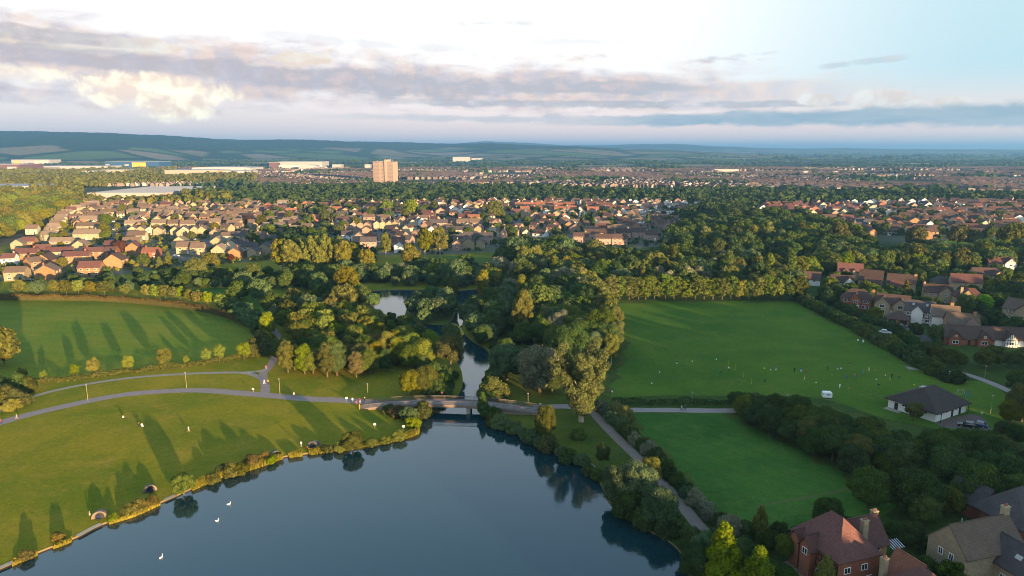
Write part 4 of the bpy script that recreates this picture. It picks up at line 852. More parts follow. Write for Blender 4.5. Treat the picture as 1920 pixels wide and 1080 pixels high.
# ---- left shore: reeds and bushes
def reeds(px0, px1, n, hgt, wid, name, label):
    pts = [p for p in catmull(P(LAKE_PX, 0), 4, True)]
    sel = [p for p in pts if px0 <= pix(p)[0] <= px1 and pix(p)[1] > 790 and pix(p)[0] < 800]
    if len(sel) < 2: return
    A = np.array([[p.x, p.y] for p in sel]); okk = np.where(np.linalg.norm(A[1:]-A[:-1], axis=1) < 14)[0]; i = RNG.choice(okk, n); t = RNG.random(n); b = A[i]+(A[i+1]-A[i])*t[:, None]
    off = np.array([-0.48, 0.87]); b = b+off*(RNG.random(n)*wid-0.35)[:, None]
    ph = np.hypot(b[:, 0], b[:, 1]*.7); h = hgt*RNG.uniform(.35, 1.1, n)*(.72+.22*np.sin(ph*.9)+.2*np.sin(ph*2.3+1)+.12*np.sin(ph*5)); kp = RNG.random(n) < .62+.5*np.sin(ph*1.3+2); h = np.where(kp, h, h*.25); lean = RNG.normal(0, .22, (n, 2)); wdt = 0.10
    ang = RNG.random(n)*6.28; u = np.stack([np.cos(ang), np.sin(ang)], 1)*wdt
    V = np.zeros((n, 4, 3)); V[:, 0, :2] = b-u; V[:, 1, :2] = b+u; V[:, 2, :2] = b+u*.5+lean*h[:, None]; V[:, 3, :2] = b-u*.5+lean*h[:, None]; V[:, 0, 2] = V[:, 1, 2] = -0.3; V[:, 2, 2] = h; V[:, 3, 2] = h*.95
    tag(obj(name, quadmesh(name, V, LM['reed'])), label, 'reeds', None, 'stuff')
for k, (a, b_, n, h, w) in enumerate([(20,75,1500,.75,1.6),(98,138,900,.6,1.3),(195,302,2600,.75,1.7),(355,535,6500,1.0,2.2),(538,575,1000,.8,1.5),(578,790,6500,.85,2.0)]):
    reeds(a, b_, n, h, w, 'reed_bed', 'golden reeds along the left shore, %s bed from the bottom left' % ordn(k+1))
for i, (x, y, h, lf, kd) in enumerate([(345,926,37,'lime','willow'),(661,843,34,'olive','willow'),(435,888,20,'olive','scrub'),(470,872,20,'russet','scrub'),(262,955,18,'russet','scrub'),(245,960,16,'olive','scrub'),(285,945,16,'russet','scrub'),(50,1045,16,'russet','scrub'),(108,1012,15,'russet','scrub'),(418,885,16,'hedge','scrub'),(495,862,14,'russet','scrub'),(766,790,26,'willow','willow'),(775,800,20,'lime','shrub'),(728,772,14,'hedge','scrub'),(745,780,22,'russet','shrub'),(790,780,26,'hedge','shrub'),(398,903,15,'olive','scrub'),(452,884,17,'olive','scrub'),(510,866,12,'lime','scrub'),(612,846,13,'olive','scrub'),(640,842,15,'lime','scrub'),(695,834,14,'olive','scrub'),(722,829,12,'hedge','scrub'),(748,822,16,'lime','scrub'),(212,974,12,'lime','scrub')]):
    T(kd, lf, x, y, h, ['round golden bush on the left shore, largest there','round golden bush left of the bridge bank','olive scrub behind the long reed bed','russet scrub behind the long reed bed','russet scrub between the two lower tents and water','olive scrub below the lower tent','small russet scrub right of the tent reeds','russet scrub at the bottom left shore','russet scrub by the pale stone edge','dark scrub beside the round golden bush','russet scrub below the third tent','pale bush by the left bridge abutment','yellow bush under the left bridge end','low scrub on the bank by the bridge','russet shrub on the bank by the bridge','dark shrub at the left bridge pier','olive clump just right of the round golden bush','olive clump in the middle of the long reed bed','lime clump at the upper end of the long reed bed','olive clump right of the grey tent','lime clump left of the upper round bush','olive clump right of the upper round bush','dark clump nearing the bridge on the reeds','lime clump at the last reeds before the bridge','lime clump at the lower tent reeds'][i], None, 1.05, lod=0)
# pale stone edging along bare stretches of the left shore
for k, (a, b_) in enumerate([(-30, 30), (140, 195), (300, 332)]):
    pts = [Vector((p.x, p.y, 0)) for p in LAKE if a <= pix(Vector((p.x, p.y, 0)))[0] <= b_ and pix(p)[1] > 880]
    if len(pts) > 1: ribbon('stone_edging', None, 1.1, pmat('edging_stone', (0.36, 0.30, 0.22), 0.9, 0.2, 0, 0.3, .8), 0.035, 3, pts)
# ================================================================== BUILDINGS
WALL = {'t': rowmat('tan_brick', (0.30, 0.235, 0.145), (0.34, 0.27, 0.17), .45, .15), 'o': rowmat('orange_brick', (0.27, 0.15, 0.072), (0.31, 0.18, 0.09), .45, .15),
        'r': rowmat('red_brick', (0.24, 0.085, 0.05), (0.29, 0.115, 0.065), .45, .15), 'c': pmat('cream_render', (0.42, 0.36, 0.26), .9, .2, 0, .15, .4),
        'w': pmat('white_render', (0.66, 0.64, 0.60), .85, .2, 0, .08, .4), 's': rowmat('tan_stone', (0.28, 0.215, 0.135), (0.34, 0.265, 0.17), .6, .22), 'p': rowmat('pink_brick', (0.29, 0.19, 0.145), (0.33, 0.225, 0.17), .45, .15)}
ROOF = {'b': rowmat('brown_tile', (0.125, 0.088, 0.064), (0.155, 0.108, 0.078), .33, .2), 'd': rowmat('slate_tile', (0.065, 0.055, 0.055), (0.085, 0.07, 0.068), .33, .2),
        'm': rowmat('maroon_tile', (0.098, 0.046, 0.041), (0.128, 0.060, 0.050), .33, .2), 'k': rowmat('buff_tile', (0.185, 0.14, 0.10), (0.215, 0.165, 0.12), .33, .2), 'r': rowmat('terracotta_tile', (0.22, 0.088, 0.052), (0.26, 0.105, 0.062), .33, .2),
        'x': rowmat('dark_brown_tile', (0.072, 0.045, 0.036), (0.092, 0.057, 0.045), .33, .2), 'z': rowmat('blackish_tile', (0.045, 0.034, 0.03), (0.057, 0.042, 0.036), .33, .2)}
WNAME = {'t': 'tan brick', 'o': 'orange brick', 'r': 'red brick', 'c': 'cream', 'w': 'white', 's': 'tan stone', 'p': 'pink brick'}
RNAME = {'b': 'brown', 'd': 'slate grey', 'm': 'maroon', 'k': 'buff', 'r': 'terracotta', 'x': 'dark brown'}
ROTZ90 = Matrix.Rotation(math.pi/2, 4, 'Z')
def wall_mb(w, d, e, rise, shape):
    mb = MB(); x, y = w/2, d/2
    if shape == 'gable':
        for s in (-1, 1): mb.poly([(s*x, -y*s, -.3), (s*x, y*s, -.3), (s*x, y*s, e), (s*x, 0, e+rise), (s*x, -y*s, e)])
    else:
        for s in (-1, 1): mb.poly([(s*x, -y*s, -.3), (s*x, y*s, -.3), (s*x, y*s, e), (s*x, -y*s, e)])
    for s in (-1, 1): mb.poly([(x*s, s*y, -.3), (-x*s, s*y, -.3), (-x*s, s*y, e), (x*s, s*y, e)])
    return mb
def roof_mb(w, d, e, rise, shape, o=.4, og=.25, th=.16, ridge=None):
    mb = MB(); t = rise/(d/2); y = d/2+o; ze = e-o*t
    if shape == 'gable':
        prof = [(-y, ze), (0, e+rise), (y, ze), (y, ze+th*1.2), (0, e+rise+th*1.3), (-y, ze+th*1.2)]
        mb.prism([(a, b) for a, b in reversed(prof)], -w/2-og, w/2+og, 0, ROTZ90)
        mb.box(-w/2-og+.01, w/2+og-.01, -.12, .12, e+rise+th*1.05, e+rise+th*1.3+.07)
    else:
        x = w/2+o; r = max(.3, (w-d)/2) if ridge is None else ridge
        zt = e+rise+th
        c = [(-x, -y, ze+th), (x, -y, ze+th), (x, y, ze+th), (-x, y, ze+th)]; a, b = (-r, 0, zt), (r, 0, zt)
        mb.poly([c[0], c[1], b, a]); mb.poly([c[2], c[3], a, b]); mb.poly([c[1], c[2], b]); mb.poly([c[3], c[0], a])
        lo = [(p[0], p[1], ze-.04) for p in c]
        for i in range(4): mb.poly([lo[i], lo[(i+1) % 4], c[(i+1) % 4], c[i]])
        mb.poly(list(reversed(lo)))
    return mb
def window_mesh(w, h, pane=True, name='window'):
    key = ('win', round(w, 2), round(h, 2), pane)
    if key in PROTO: return PROTO[key]
    mb = MB(); f = .09                                   # lies in the XZ plane, faces -Y
    mb.box(-w/2, w/2, -.06, .03, 0, f); mb.box(-w/2, w/2, -.06, .03, h-f, h)
    mb.box(-w/2, -w/2+f, -.058, .03, f, h-f); mb.box(w/2-f, w/2, -.058, .03, f, h-f); mb.box(-f*.4, f*.4, -.05, .03, f, h-f)
    if pane: mb.poly([(-w/2+f, -.02, f), (w/2-f, -.02, f), (w/2-f, -.02, h-f), (-w/2+f, -.02, h-f)], 1)
    me = mb.mesh(name, [M_WHITE, M_GLASS]); PROTO[key] = me; return me
def pane_mesh(w, h):
    key = ('pane', round(w, 2), round(h, 2))
    if key not in PROTO:
        mb = MB(); mb.box(-w/2+.09, w/2-.09, -.025, -.01, .09, h-.09); PROTO[key] = mb.mesh('pane', M_GLASS)
    return PROTO[key]
def door_mesh(col='white'):
    key = ('door', col)
    if key not in PROTO:
        mb = MB(); mb.box(-.5, .5, -.06, .02, 0, 2.1); mb.box(-.6, .6, -.08, .02, 2.1, 2.2, 1); mb.box(.3, .36, -.1, -.06, .95, 1.1, 1)
        PROTO[key] = mb.mesh('door', [{'white': M_WHITE, 'dark': M_TIMBER, 'red': pmat('red_paint', (.25, .03, .025), .5)}[col], M_WHITE])
    return PROTO[key]
def chimney_mesh(wc, h=2.4):
    key = ('chim', wc, round(h, 1))
    if key not in PROTO:
        mb = MB(); mb.box(-.45, .45, -.35, .35, 0, h); mb.box(-.52, .52, -.42, .42, h, h+.12)
        for s in (-.2, .2): mb.tube([(s, 0, h+.12), (s, 0, h+.5)], [.12, .1], 7, 1)
        PROTO[key] = mb.mesh('chimney', [WALL[wc], ROOF['r']])
    return PROTO[key]
HCOUNT = 0
def house(pos, rz, w, d, e, rise, shape, wc, rc, label, group=None, name='house', chim=True, gwin=1):
    global HCOUNT; HCOUNT += 1
    key = ('house', w, d, e, rise, shape, wc, rc)
    if key not in PROTO: PROTO[key] = (wall_mb(w, d, e, rise, shape).mesh('wall', WALL[wc]), roof_mb(w, d, e, rise, shape).mesh('roof', ROOF[rc]))
    wm, rm = PROTO[key]
    o = empty(name, (pos.x, pos.y, 0), rz); tag(o, label, 'house', group)
    obj('wall', wm, o); rf = obj('roof', rm, o)
    if chim: obj('chimney', chimney_mesh('r' if wc in 'or' else 't'), rf, (w*.32*random.choice([-1, 1]), .6, e+rise-1.2))
    n = 3 if w > 11 else 2; two = e > 4
    for i in range(n):
        x = (i-(n-1)/2)*w/n*.95
        if two: obj('window', window_mesh(1.5, 1.2), o, (x, -d/2-.02, 3.35))
        if i == n//2: obj('door', door_mesh(random.choice(['white', 'dark', 'red'])), o, (x+.3, -d/2-.02, .02))
        else: obj('window', window_mesh(1.9, 1.3), o, (x, -d/2-.02, .95))
    if gwin:
        for s in ((1, -1) if gwin > 1 else (random.choice([1, -1]),)):
            if two: obj('window', window_mesh(1.2, 1.2), o, (s*(w/2+.02), -.8*s, 3.3), math.pi/2*s)
            obj('window', window_mesh(1.5, 1.3), o, (s*(w/2+.02), .6*s, .95), math.pi/2*s)
    return o
# ---- estates, house by house: (x, y of the foot of the house, picture width, facing, wall, roof)
#      facing f: long side to the camera, g: gable to the camera, number: turned by that many degrees
LEFT_FRONT = [(25,527,34,'f','t','b'),(12,499,22,'f','w','m'),(80,525,34,'g','o','b'),(57,507,30,62,'o','b'),(78,503,26,'g','o','x'),(45,489,40,'f','o','m'),(76,482,24,'f','o','m'),(107,486,40,20,'t','m'),(112,465,36,'f','t','k'),(146,473,24,'g','t','k'),
 (138,495,42,15,'o','m'),(172,486,36,'f','o','m'),(165,518,40,'f','o','m'),(210,503,36,'g','o','x'),(205,486,20,'f','r','x'),(210,474,32,'f','o','m'),(244,464,30,'f','t','b'),(246,478,26,'g','o','m'),(280,487,30,'f','r','r'),(27,470,20,'g','t','k'),(50,465,24,'f','o','m'),(57,440,20,'f','c','b')]
LEFT_MID = [(160,450,44,'f','t','k'),(162,434,38,'f','t','b'),(166,421,36,'f','t','k'),(178,411,30,'f','t','b'),(205,406,38,'f','t','b'),(250,429,34,'f','t','k'),(297,428,28,'f','t','k'),(326,429,24,'f','t','b'),(349,430,24,'f','t','b'),(380,427,24,'f','t','k'),(400,426,20,'f','t','k'),
 (246,441,15,'g','t','b'),(262,441,15,'g','t','b'),(278,441,15,'g','c','b'),(294,442,15,'g','t','b'),(326,442,15,'g','t','b'),(342,442,15,'g','c','b'),(362,442,15,'g','t','b'),(378,442,15,'g','t','b'),(254,453,32,'f','c','b')]
LEFT_TERRACE = [(84,452,22,55,'t','k'),(90,444,20,55,'t','k'),(95,437,20,55,'t','k'),(100,430,19,55,'t','b'),(104,423,19,58,'t','k'),(109,417,18,58,'t','k'),(114,411,18,50,'t','b'),(121,406,18,40,'t','k'),(129,402,17,35,'t','m'),(138,399,17,32,'t','k'),(147,396,16,32,'t','k'),(156,393,16,30,'t','b'),(165,390,16,30,'t','k'),(174,388,16,28,'t','k'),(150,382,14,0,'t','b'),(161,383,14,0,'t','b'),(172,384,14,0,'p','b'),(183,385,14,0,'t','b')]
LEFT_RIGHT = [(333,466,32,'g','t','k'),(350,476,38,'f','t','b'),(368,478,26,'f','t','b'),(405,465,22,'g','t','k'),(408,483,24,'g','t','k'),(431,472,22,'g','c','d'),(437,486,19,'g','o','b'),(424,454,20,'f','c','b'),(445,454,20,'f','c','d'),(466,456,22,'f','c','d'),(452,469,20,'f','c','d'),(487,452,18,'f','t','b'),(525,455,22,'f','c','d'),(465,476,28,'f','c','d'),(493,479,28,'g','t','d'),(520,473,36,'f','t','x'),(472,484,17,'g','t','d'),(505,459,20,30,'c','d'),(490,438,30,'g','t','b'),(435,429,22,'f','t','b'),(400,447,18,'g','t','b')]
LEFT_BACK = [(360,411,24,'f','t','b'),(383,410,16,'g','t','b'),(400,409,18,'f','t','b'),(417,411,18,'f','t','b'),(431,411,17,'f','t','b'),(448,411,18,'f','p','b'),(466,415,24,-25,'p','x'),(310,391,20,'f','p','m'),(330,393,16,'g','t','b'),(290,403,22,'f','t','b'),(303,399,20,'f','c','b'),(270,395,26,'f','p','b'),(345,399,18,'f','t','b'),(415,396,16,'f','c','k'),(428,397,14,'f','c','d'),(375,388,16,'f','t','b'),(392,386,16,'f','t','b'),(410,386,16,'f','p','d'),(500,394,30,'g','r','r'),(507,401,24,'f','p','m'),(533,387,26,'f','c','k'),(571,390,22,'g','r','r'),(553,388,12,'g','p','b'),(525,399,20,'f','p','m'),(545,405,20,'f','p','r'),(560,404,20,'f','c','b'),(528,414,18,'f','p','m'),(550,416,18,'f','p','m'),(568,416,16,'f','p','b'),(582,415,14,'g','o','r'),(592,417,18,'f','r','r'),(580,398,20,'f','c','b'),(490,412,22,'f','p','b')]
CENTRE_LEFT = [(622,432,13,'g','t','b'),(634,432,13,'g','t','b'),(646,432,13,'g','t','b'),(661,431,13,'g','p','b'),(674,431,13,'g','p','b'),(687,431,13,'g','p','b'),(705,429,13,'g','t','d'),(717,429,13,'g','t','k'),(729,429,13,'g','t','k'),(741,429,13,'g','t','k'),(647,440,15,'g','p','b'),(666,443,17,'g','p','b'),(686,441,15,'g','p','x'),(671,457,20,'g','p','k'),(650,452,22,'f','w','d'),(693,455,20,'g','r','m'),(735,443,17,-30,'p','x'),(743,448,17,-30,'p','x'),(752,453,17,-30,'p','x'),(746,466,22,'f','p','m'),(762,462,22,-20,'p','d'),(748,474,18,'g','w','x'),(690,466,30,'f','p','d'),
 (627,400,24,'f','p','r'),(627,390,20,'g','p','r'),(647,398,18,'f','p','d'),(665,395,20,'f','p','m'),(690,396,18,'f','p','r'),(706,396,16,'g','p','r'),(665,408,20,'f','p','b'),(640,410,20,'f','w','d'),(626,419,20,'f','c','k'),(640,386,10,'g','t','b'),(655,385,10,'g','t','b'),(682,386,10,'g','c','b'),(697,386,10,'g','c','b'),(795,388,18,'f','p','m'),(810,390,16,'f','p','b'),(822,386,14,'f','w','d'),(800,408,20,-20,'p','m'),(825,404,18,'g','p','r'),(790,418,26,'f','p','b')]
CENTRE = [(822,428,34,'f','p','d'),(868,427,24,'f','p','b'),(892,427,24,'f','p','b'),(870,416,22,'f','p','m'),(888,417,22,'f','o','r'),(845,442,17,'f','c','d'),(862,442,17,'f','c','d'),(880,441,17,'f','c','d'),(897,440,16,'g','t','x'),(877,455,18,'f','p','d'),(897,455,17,'f','p','d'),(915,455,17,'f','p','d'),(877,468,22,'g','t','x'),(900,467,14,'g','t','d'),(858,460,20,'f','p','d'),(857,470,16,'g','p','x'),(929,431,26,'g','p','b'),(943,444,24,'f','c','b'),(952,448,20,40,'p','d'),(960,444,20,40,'p','d'),(854,401,20,'g','w','d'),(866,403,14,'g','w','d'),(877,404,14,'g','w','d'),(888,405,14,'g','c','d'),(898,408,16,-30,'p','d'),(905,412,16,-30,'p','d')]
CENTRE_RED = [(976,391,20,'f','p','r'),(996,391,20,'f','p','r'),(1012,391,16,'f','c','r'),(1028,390,16,'f','c','r'),(1048,392,20,'f','c','r'),(1068,392,20,'f','p','r'),(968,405,20,'f','t','m'),(984,400,18,'f','p','r'),(1008,399,18,'f','p','r'),(986,410,16,'g','t','k'),(1030,416,22,'f','t','m'),(1005,413,20,'g','p','b'),(1014,419,18,-32,'p','x'),(1023,425,18,-32,'p','x'),(1033,430,20,-32,'p','x'),(1042,434,18,'g','p','m'),(1050,399,22,'f','t','r'),(1073,399,16,'f','t','r'),(1044,409,12,'g','t','k'),(1058,414,16,'g','o','b'),(1066,431,14,'g','o','m'),(1078,437,20,'g','p','x'),(1100,398,18,'g','t','r'),(1112,401,22,'f','t','r'),(1118,410,16,'g','t','b'),(1135,392,22,'f','p','m'),(1157,399,30,'f','p','m'),(1172,400,18,'f','p','m')]
CENTRE_RIGHT = [(1110,448,28,'f','p','x'),(1138,448,28,'f','p','x'),(1170,447,28,'f','p','x'),(1198,446,28,'f','p','x'),(1132,459,29,'f','p','x'),(1162,459,29,'f','p','x'),(1090,455,28,'f','p','x'),(1222,451,24,'f','p','x'),(1141,414,16,-30,'p','x'),(1150,418,16,-30,'p','x'),(1159,421,16,-30,'p','x'),(1168,424,16,-30,'p','x'),(1177,428,16,-30,'p','x'),(1186,432,16,-30,'p','x'),(1194,434,14,'g','o','m'),(1228,420,18,-32,'p','x'),(1238,425,18,-32,'p','x'),(1248,430,18,-32,'p','x'),(1256,434,18,'g','p','x'),(1290,441,18,-20,'p','d'),(1303,446,18,-20,'p','d')]
RIGHT_FAR = [(1386,387,20,'f','w','m'),(1410,388,18,'f','w','m'),(1440,391,16,'g','r','m'),(1456,390,18,'f','r','m'),(1466,394,12,'g','r','r'),(1432,398,14,'g','w','d'),(1452,397,18,'f','p','m'),(1480,393,14,'f','p','m'),(1497,391,18,'f','r','m'),(1517,391,14,'g','r','b'),(1492,400,24,'f','p','m'),(1512,400,18,'f','o','r'),(1529,400,16,'g','r','r'),(1544,393,16,'g','c','d'),(1560,397,12,'f','r','m'),(1571,399,14,'f','c','m'),(1584,394,14,'g','c','m'),(1596,399,14,'f','c','m'),(1612,399,18,'f','c','m'),(1627,393,14,'g','c','d'),(1640,397,16,'g','c','d'),(1555,417,28,'f','p','x'),(1580,415,16,'g','o','b'),(1592,418,20,'f','r','m'),(1612,409,16,'f','p','d'),(1628,411,18,30,'p','x'),(1640,414,16,'g','o','x'),(1655,420,16,30,'r','x'),(1616,425,18,'f','w','d'),(1632,427,16,'f','w','d'),(1650,431,18,'f','p','x'),(1668,424,18,'g','r','b'),(1684,420,16,'f','r','x'),(1700,414,18,-20,'r','x'),(1717,424,22,'g','o','x'),(1735,418,18,'f','p','x'),(1600,436,20,'f','p','m'),(1625,440,18,'f','p','x'),(1640,446,14,'g','o','m'),(1682,438,18,'f','p','x'),(1745,432,20,'g','w','x'),(1742,449,18,'g','o','x'),(1760,424,18,'f','p','x'),(1775,418,18,'f','w','x')]
random.seed(21)
for y0, n in ((392, 12), (401, 12), (410, 11), (419, 11), (428, 9)):                       # the dense brown roofs at the far right
    for i in range(n):
        x = 1738+(185/n)*(i+.5)+random.uniform(-4, 4)
        if y0 > 420 and x < 1790: continue
        RIGHT_FAR.append((x, y0+random.uniform(-2, 2), random.choice([14, 16, 18]), random.choice(['f', 'f', 'g', -20, 20]), random.choice('rppwcr'), random.choice('xxmxd')))
EST = [('left estate front rank', LEFT_FRONT), ('left estate middle rank', LEFT_MID), ('long stepped left terrace', LEFT_TERRACE), ('cream left cluster', LEFT_RIGHT), ('left estate back rank', LEFT_BACK),
       ('cluster left of glade', CENTRE_LEFT), ('grey cluster above glade', CENTRE), ('red roofed centre cluster', CENTRE_RED), ('brick terraces right of centre', CENTRE_RIGHT), ('far right estate', RIGHT_FAR)]
for desc, L in EST:
    for i, (x, y, wpx, face, wc, rc) in enumerate(sorted(L)):
        p = g(x, y); w = wpx*mpp(p); d = 8.0; ang = math.atan2(p.x, p.y)
        e = 5.0 if wpx*mpp(p) > 5 else 4.6
        if face == 'g': w, d = 10.5, max(6, min(11, w))
        else: w = max(5.5, min(20, w))
        w = round(w/1.5)*1.5; d = round(d/1.5)*1.5 if face == 'g' else d
        if face == 'f': rz = -ang*.35+R(random.uniform(-5, 5)); c = p+Vector((0, d/2, 0))
        elif face == 'g': rz = -ang*.4+R(random.choice([-90, 90])+random.uniform(-7, 7)); c = p+Vector((0, w/2, 0))
        else: rz = R(face); c = p+Vector((0, d*.6, 0))
        rise = round(d/2*random.choice([.62, .7, .78]), 2)
        o = house(c, rz, w, d, e, rise, 'gable', wc, rc, '%s house, %s roof, %s from left in %s' % (WNAME[wc], RNAME[rc], ordn(i+1), desc), 'houses of '+desc, 'terraced_house' if 'terrace' in desc else 'house', chim=(i % 3 == 0), gwin=1)
# white flat-roofed blocks right of the red roofs
M_FLAT = pmat('flat_roof_felt', (0.11, 0.11, 0.115), .9, .2, 0, .2, .3)
for i, (x, y, wpx, dp) in enumerate([(1190,392,26,8),(1218,395,27,8),(1245,392,24,8),(1272,390,26,8),(1312,387,15,8),(1205,402,22,7),(1230,404,22,7),(1252,405,24,7),(1215,413,22,7),(1245,414,24,7)]):
    p = g(x, y); w = wpx*mpp(p); o = empty('flat_roofed_house', (p.x, p.y+dp/2, 0)); tag(o, 'white walled flat roofed terrace house, %s of the white blocks' % ordn(i+1), 'house', 'white flat roofed blocks')
    mb = MB(); mb.box(-w/2, w/2, -dp/2, dp/2, -.2, 5.4); obj('wall', mb.mesh('wall', WALL['w']), o); mb = MB(); mb.box(-w/2-.3, w/2+.3, -dp/2-.3, dp/2+.3, 5.4, 6.1); obj('roof', mb.mesh('roof', M_FLAT), o)
    for k in range(4):
        for zz in (.9, 3.4): obj('window', window_mesh(1.9, 1.3), o, ((k-1.5)*w/4.4, -dp/2-.02, zz))

# ---- detailed houses
class House:
    def __init__(s, name, pos, rz, label, cat='house'):
        s.o = empty(name, pos, rz); tag(s.o, label, cat)
    def block(s, x, y, w, d, e, rise, shape, wc, rc, rz=0, ridge=None, o=.45, og=.3):
        s.w = obj('wall', wall_mb(w, d, e, rise, shape).mesh('wall', WALL[wc] if isinstance(wc, str) else wc), s.o, (x, y, 0), rz)
        s.r = obj('roof', roof_mb(w, d, e, rise, shape, o, og, .18, ridge).mesh('roof', ROOF[rc]), s.o, (x, y, 0.003*random.random()), rz); return s.r
    def win(s, x, y, z, rz, w=1.4, h=1.2, grid=True):
        wn = obj('window', window_mesh(w, h, False), s.o, (x, y, z), rz); obj('pane', pane_mesh(w, h), wn)
    def door(s, x, y, rz, col='white'): obj('door', door_mesh(col), s.o, (x, y, .02), rz)
    def chim(s, x, y, z, h=2.6, wc='t', big=1.0):
        c = obj('chimney', chimney_mesh(wc, h), s.o, (x, y, z)); c.scale = (big, big, 1)
    def beams(s, x0, x1, y, z0, z1, rz, cx, cy, n=6, diag=True, panel=True, mat=None):
        """half timbering on a wall plane: render panel with upright, level and slanting timbers, each its own piece; local x along the wall"""
        M = Matrix.Translation((cx, cy, 0)) @ Matrix.Rotation(rz, 4, 'Z')
        if panel:
            mb = MB(); mb.box(x0, x1, y-.05, y+.02, z0, z1, 0, M); obj('render_panel', mb.mesh('render_panel', mat or WALL['w']), s.o)
        for i in range(n+1):
            x = x0+(x1-x0)*i/n; mb = MB(); mb.box(x-.09, x+.09, y-.1, y-.05, z0, z1, 0, M); obj('beam', mb.mesh('beam', M_TIMBER), s.o)
        for z in (z0, z1, (z0+z1)/2):
            mb = MB(); mb.box(x0, x1, y-.115, y-.052, z-.08, z+.08, 0, M); obj('beam', mb.mesh('beam', M_TIMBER), s.o)
        if diag:
            for i in range(0, n, 2):
                xa = x0+(x1-x0)*i/n; xb = x0+(x1-x0)*(i+1)/n; mb = MB(); mb.poly([M @ Vector(q) for q in [(xa, y-.09, z0), (xa+.2, y-.09, z0), (xb, y-.09, z1), (xb-.2, y-.09, z1)]]); obj('beam', mb.mesh('beam', M_TIMBER), s.o)
    def gable_timber(s, half, base, rise, rz, cx, cy, dist):
        """white rendered gable triangle with timbers; gable plane at local -Y distance dist"""
        M = Matrix.Translation((cx, cy, 0)) @ Matrix.Rotation(rz, 4, 'Z'); y = -dist
        mb = MB(); mb.poly([M @ Vector(q) for q in [(-half, y-.03, base), (half, y-.03, base), (0, y-.03, base+rise)]]); obj('render_panel', mb.mesh('render_panel', WALL['w']), s.o)
        for k in (-.6, -.3, 0, .3, .6):
            zt = base+rise*(1-abs(k)); mb = MB(); mb.box(k*half-.08, k*half+.08, y-.09, y-.04, base, zt, 0, M); obj('beam', mb.mesh('beam', M_TIMBER), s.o)
        for f in (0, .4):
            mb = MB(); mb.box(-half*(1-f), half*(1-f), y-.1, y-.045, base+rise*f-.08, base+rise*f+.08, 0, M); obj('beam', mb.mesh('beam', M_TIMBER), s.o)
        for sgn in (-1, 1):
            mb = MB(); mb.poly([M @ Vector(q) for q in [(sgn*half, y-.12, base), (sgn*half, y-.12, base+.28), (0, y-.12, base+rise+.28), (0, y-.12, base+rise)]]); obj('barge_board', mb.mesh('barge_board', M_WHITE), s.o)
PI = math.pi
# red-tiled house at the bottom right (front corner towards the camera)
u1 = R(18.5); C1 = Vector((53.4, 102.1, 0)); U = Vector((math.cos(u1), math.sin(u1), 0)); V = Vector((-math.sin(u1), math.cos(u1), 0))
h = House('detached_house', C1+U*4.3+V*5.4, u1, 'big red tiled house with steep hipped roof at the bottom right')
h.block(0, 0, 10.9, 8.6, 5.9, 4.8, 'hip', 'r', 'm', PI/2, 1.3, .3)
h.block(7.2, 1.6, 6.4, 6.0, 4.4, 3.6, 'gable', 'o', 'm', 0)
h.block(-4.4, .6, 2.6, 2.4, 5.6, 1.7, 'gable', 'r', 'm', 0); h.block(-4.2, 3.6, 2.2, 2.0, 5.6, 1.2, 'gable', 'r', 'm', 0)
h.chim(4.9, -1.2, 0, 9.4, 't', 1.25); h.chim(10.6, 2.2, 0, 8.4, 't', 1.2)
h.beams(-5.4, 5.4, -4.33, 2.7, 5.0, -PI/2, 0, 0, 9, True, True, WALL['r'])
for x, z, w in ((-3.6, .8, 2.2), (-.4, 3.2, 1.5), (3.2, 3.3, 1.2), (1.8, .8, 1.8), (-4.4, 3.2, 1.2)): h.win(-4.46, -x, z, -PI/2, w, 1.35)
h.win(-5.75, .6, 4.1, -PI/2, 1.2, 1.2); h.win(1.2, -5.48, 3.4, 0, 1.3, 1.15); h.win(-2.4, -5.48, 3.4, 0, 1.3, 1.15); h.win(-1.0, -5.48, .9, 0, 2.0, 1.3); h.door(2.4, -5.48, 0, 'dark'); h.win(8.2, -1.42, 3.0, 0, 1.2, 1.1)
# small conservatory roof beside the chimneys
mb = MB(); mb.poly([(0, 0, 3.6), (4.4, 0, 3.6), (4.4, -3.2, 2.5), (0, -3.2, 2.5)]); cons = obj('conservatory_roof', mb.mesh('conservatory_roof', M_GLASS), h.o, (11.4, 0, 1.4), None, .6)
for i in range(6):
    mb = MB(); mb.box(i*.86-.04, i*.86+.06, -3.25, .05, 0, .08, 0, Matrix.Translation((0, 0, 3.6)) @ Matrix.Rotation(math.atan2(1.1, 3.2), 4, 'X')); obj('glazing_bar', mb.mesh('glazing_bar', M_WHITE), cons)
# roof cut by the bottom edge
h = House('detached_house', Vector((63.6, 95.6, 0)), R(20), 'red tiled hipped roof cut by the bottom edge, right of the big house')
h.block(0, 0, 9.6, 8.6, 4.8, 4.0, 'hip', 'r', 'm', PI/2, 1.0); h.block(2.4, 4.6, 5.0, 4.6, 4.4, 3.2, 'gable', 'o', 'r', PI/2)
for x in (-2.4, 0, 2.4): h.win(-4.46, x, 3.0, -PI/2, 1.3, 1.2)
h.chim(-2.6, 5.2, 0, 8.2, 't', 1.1)
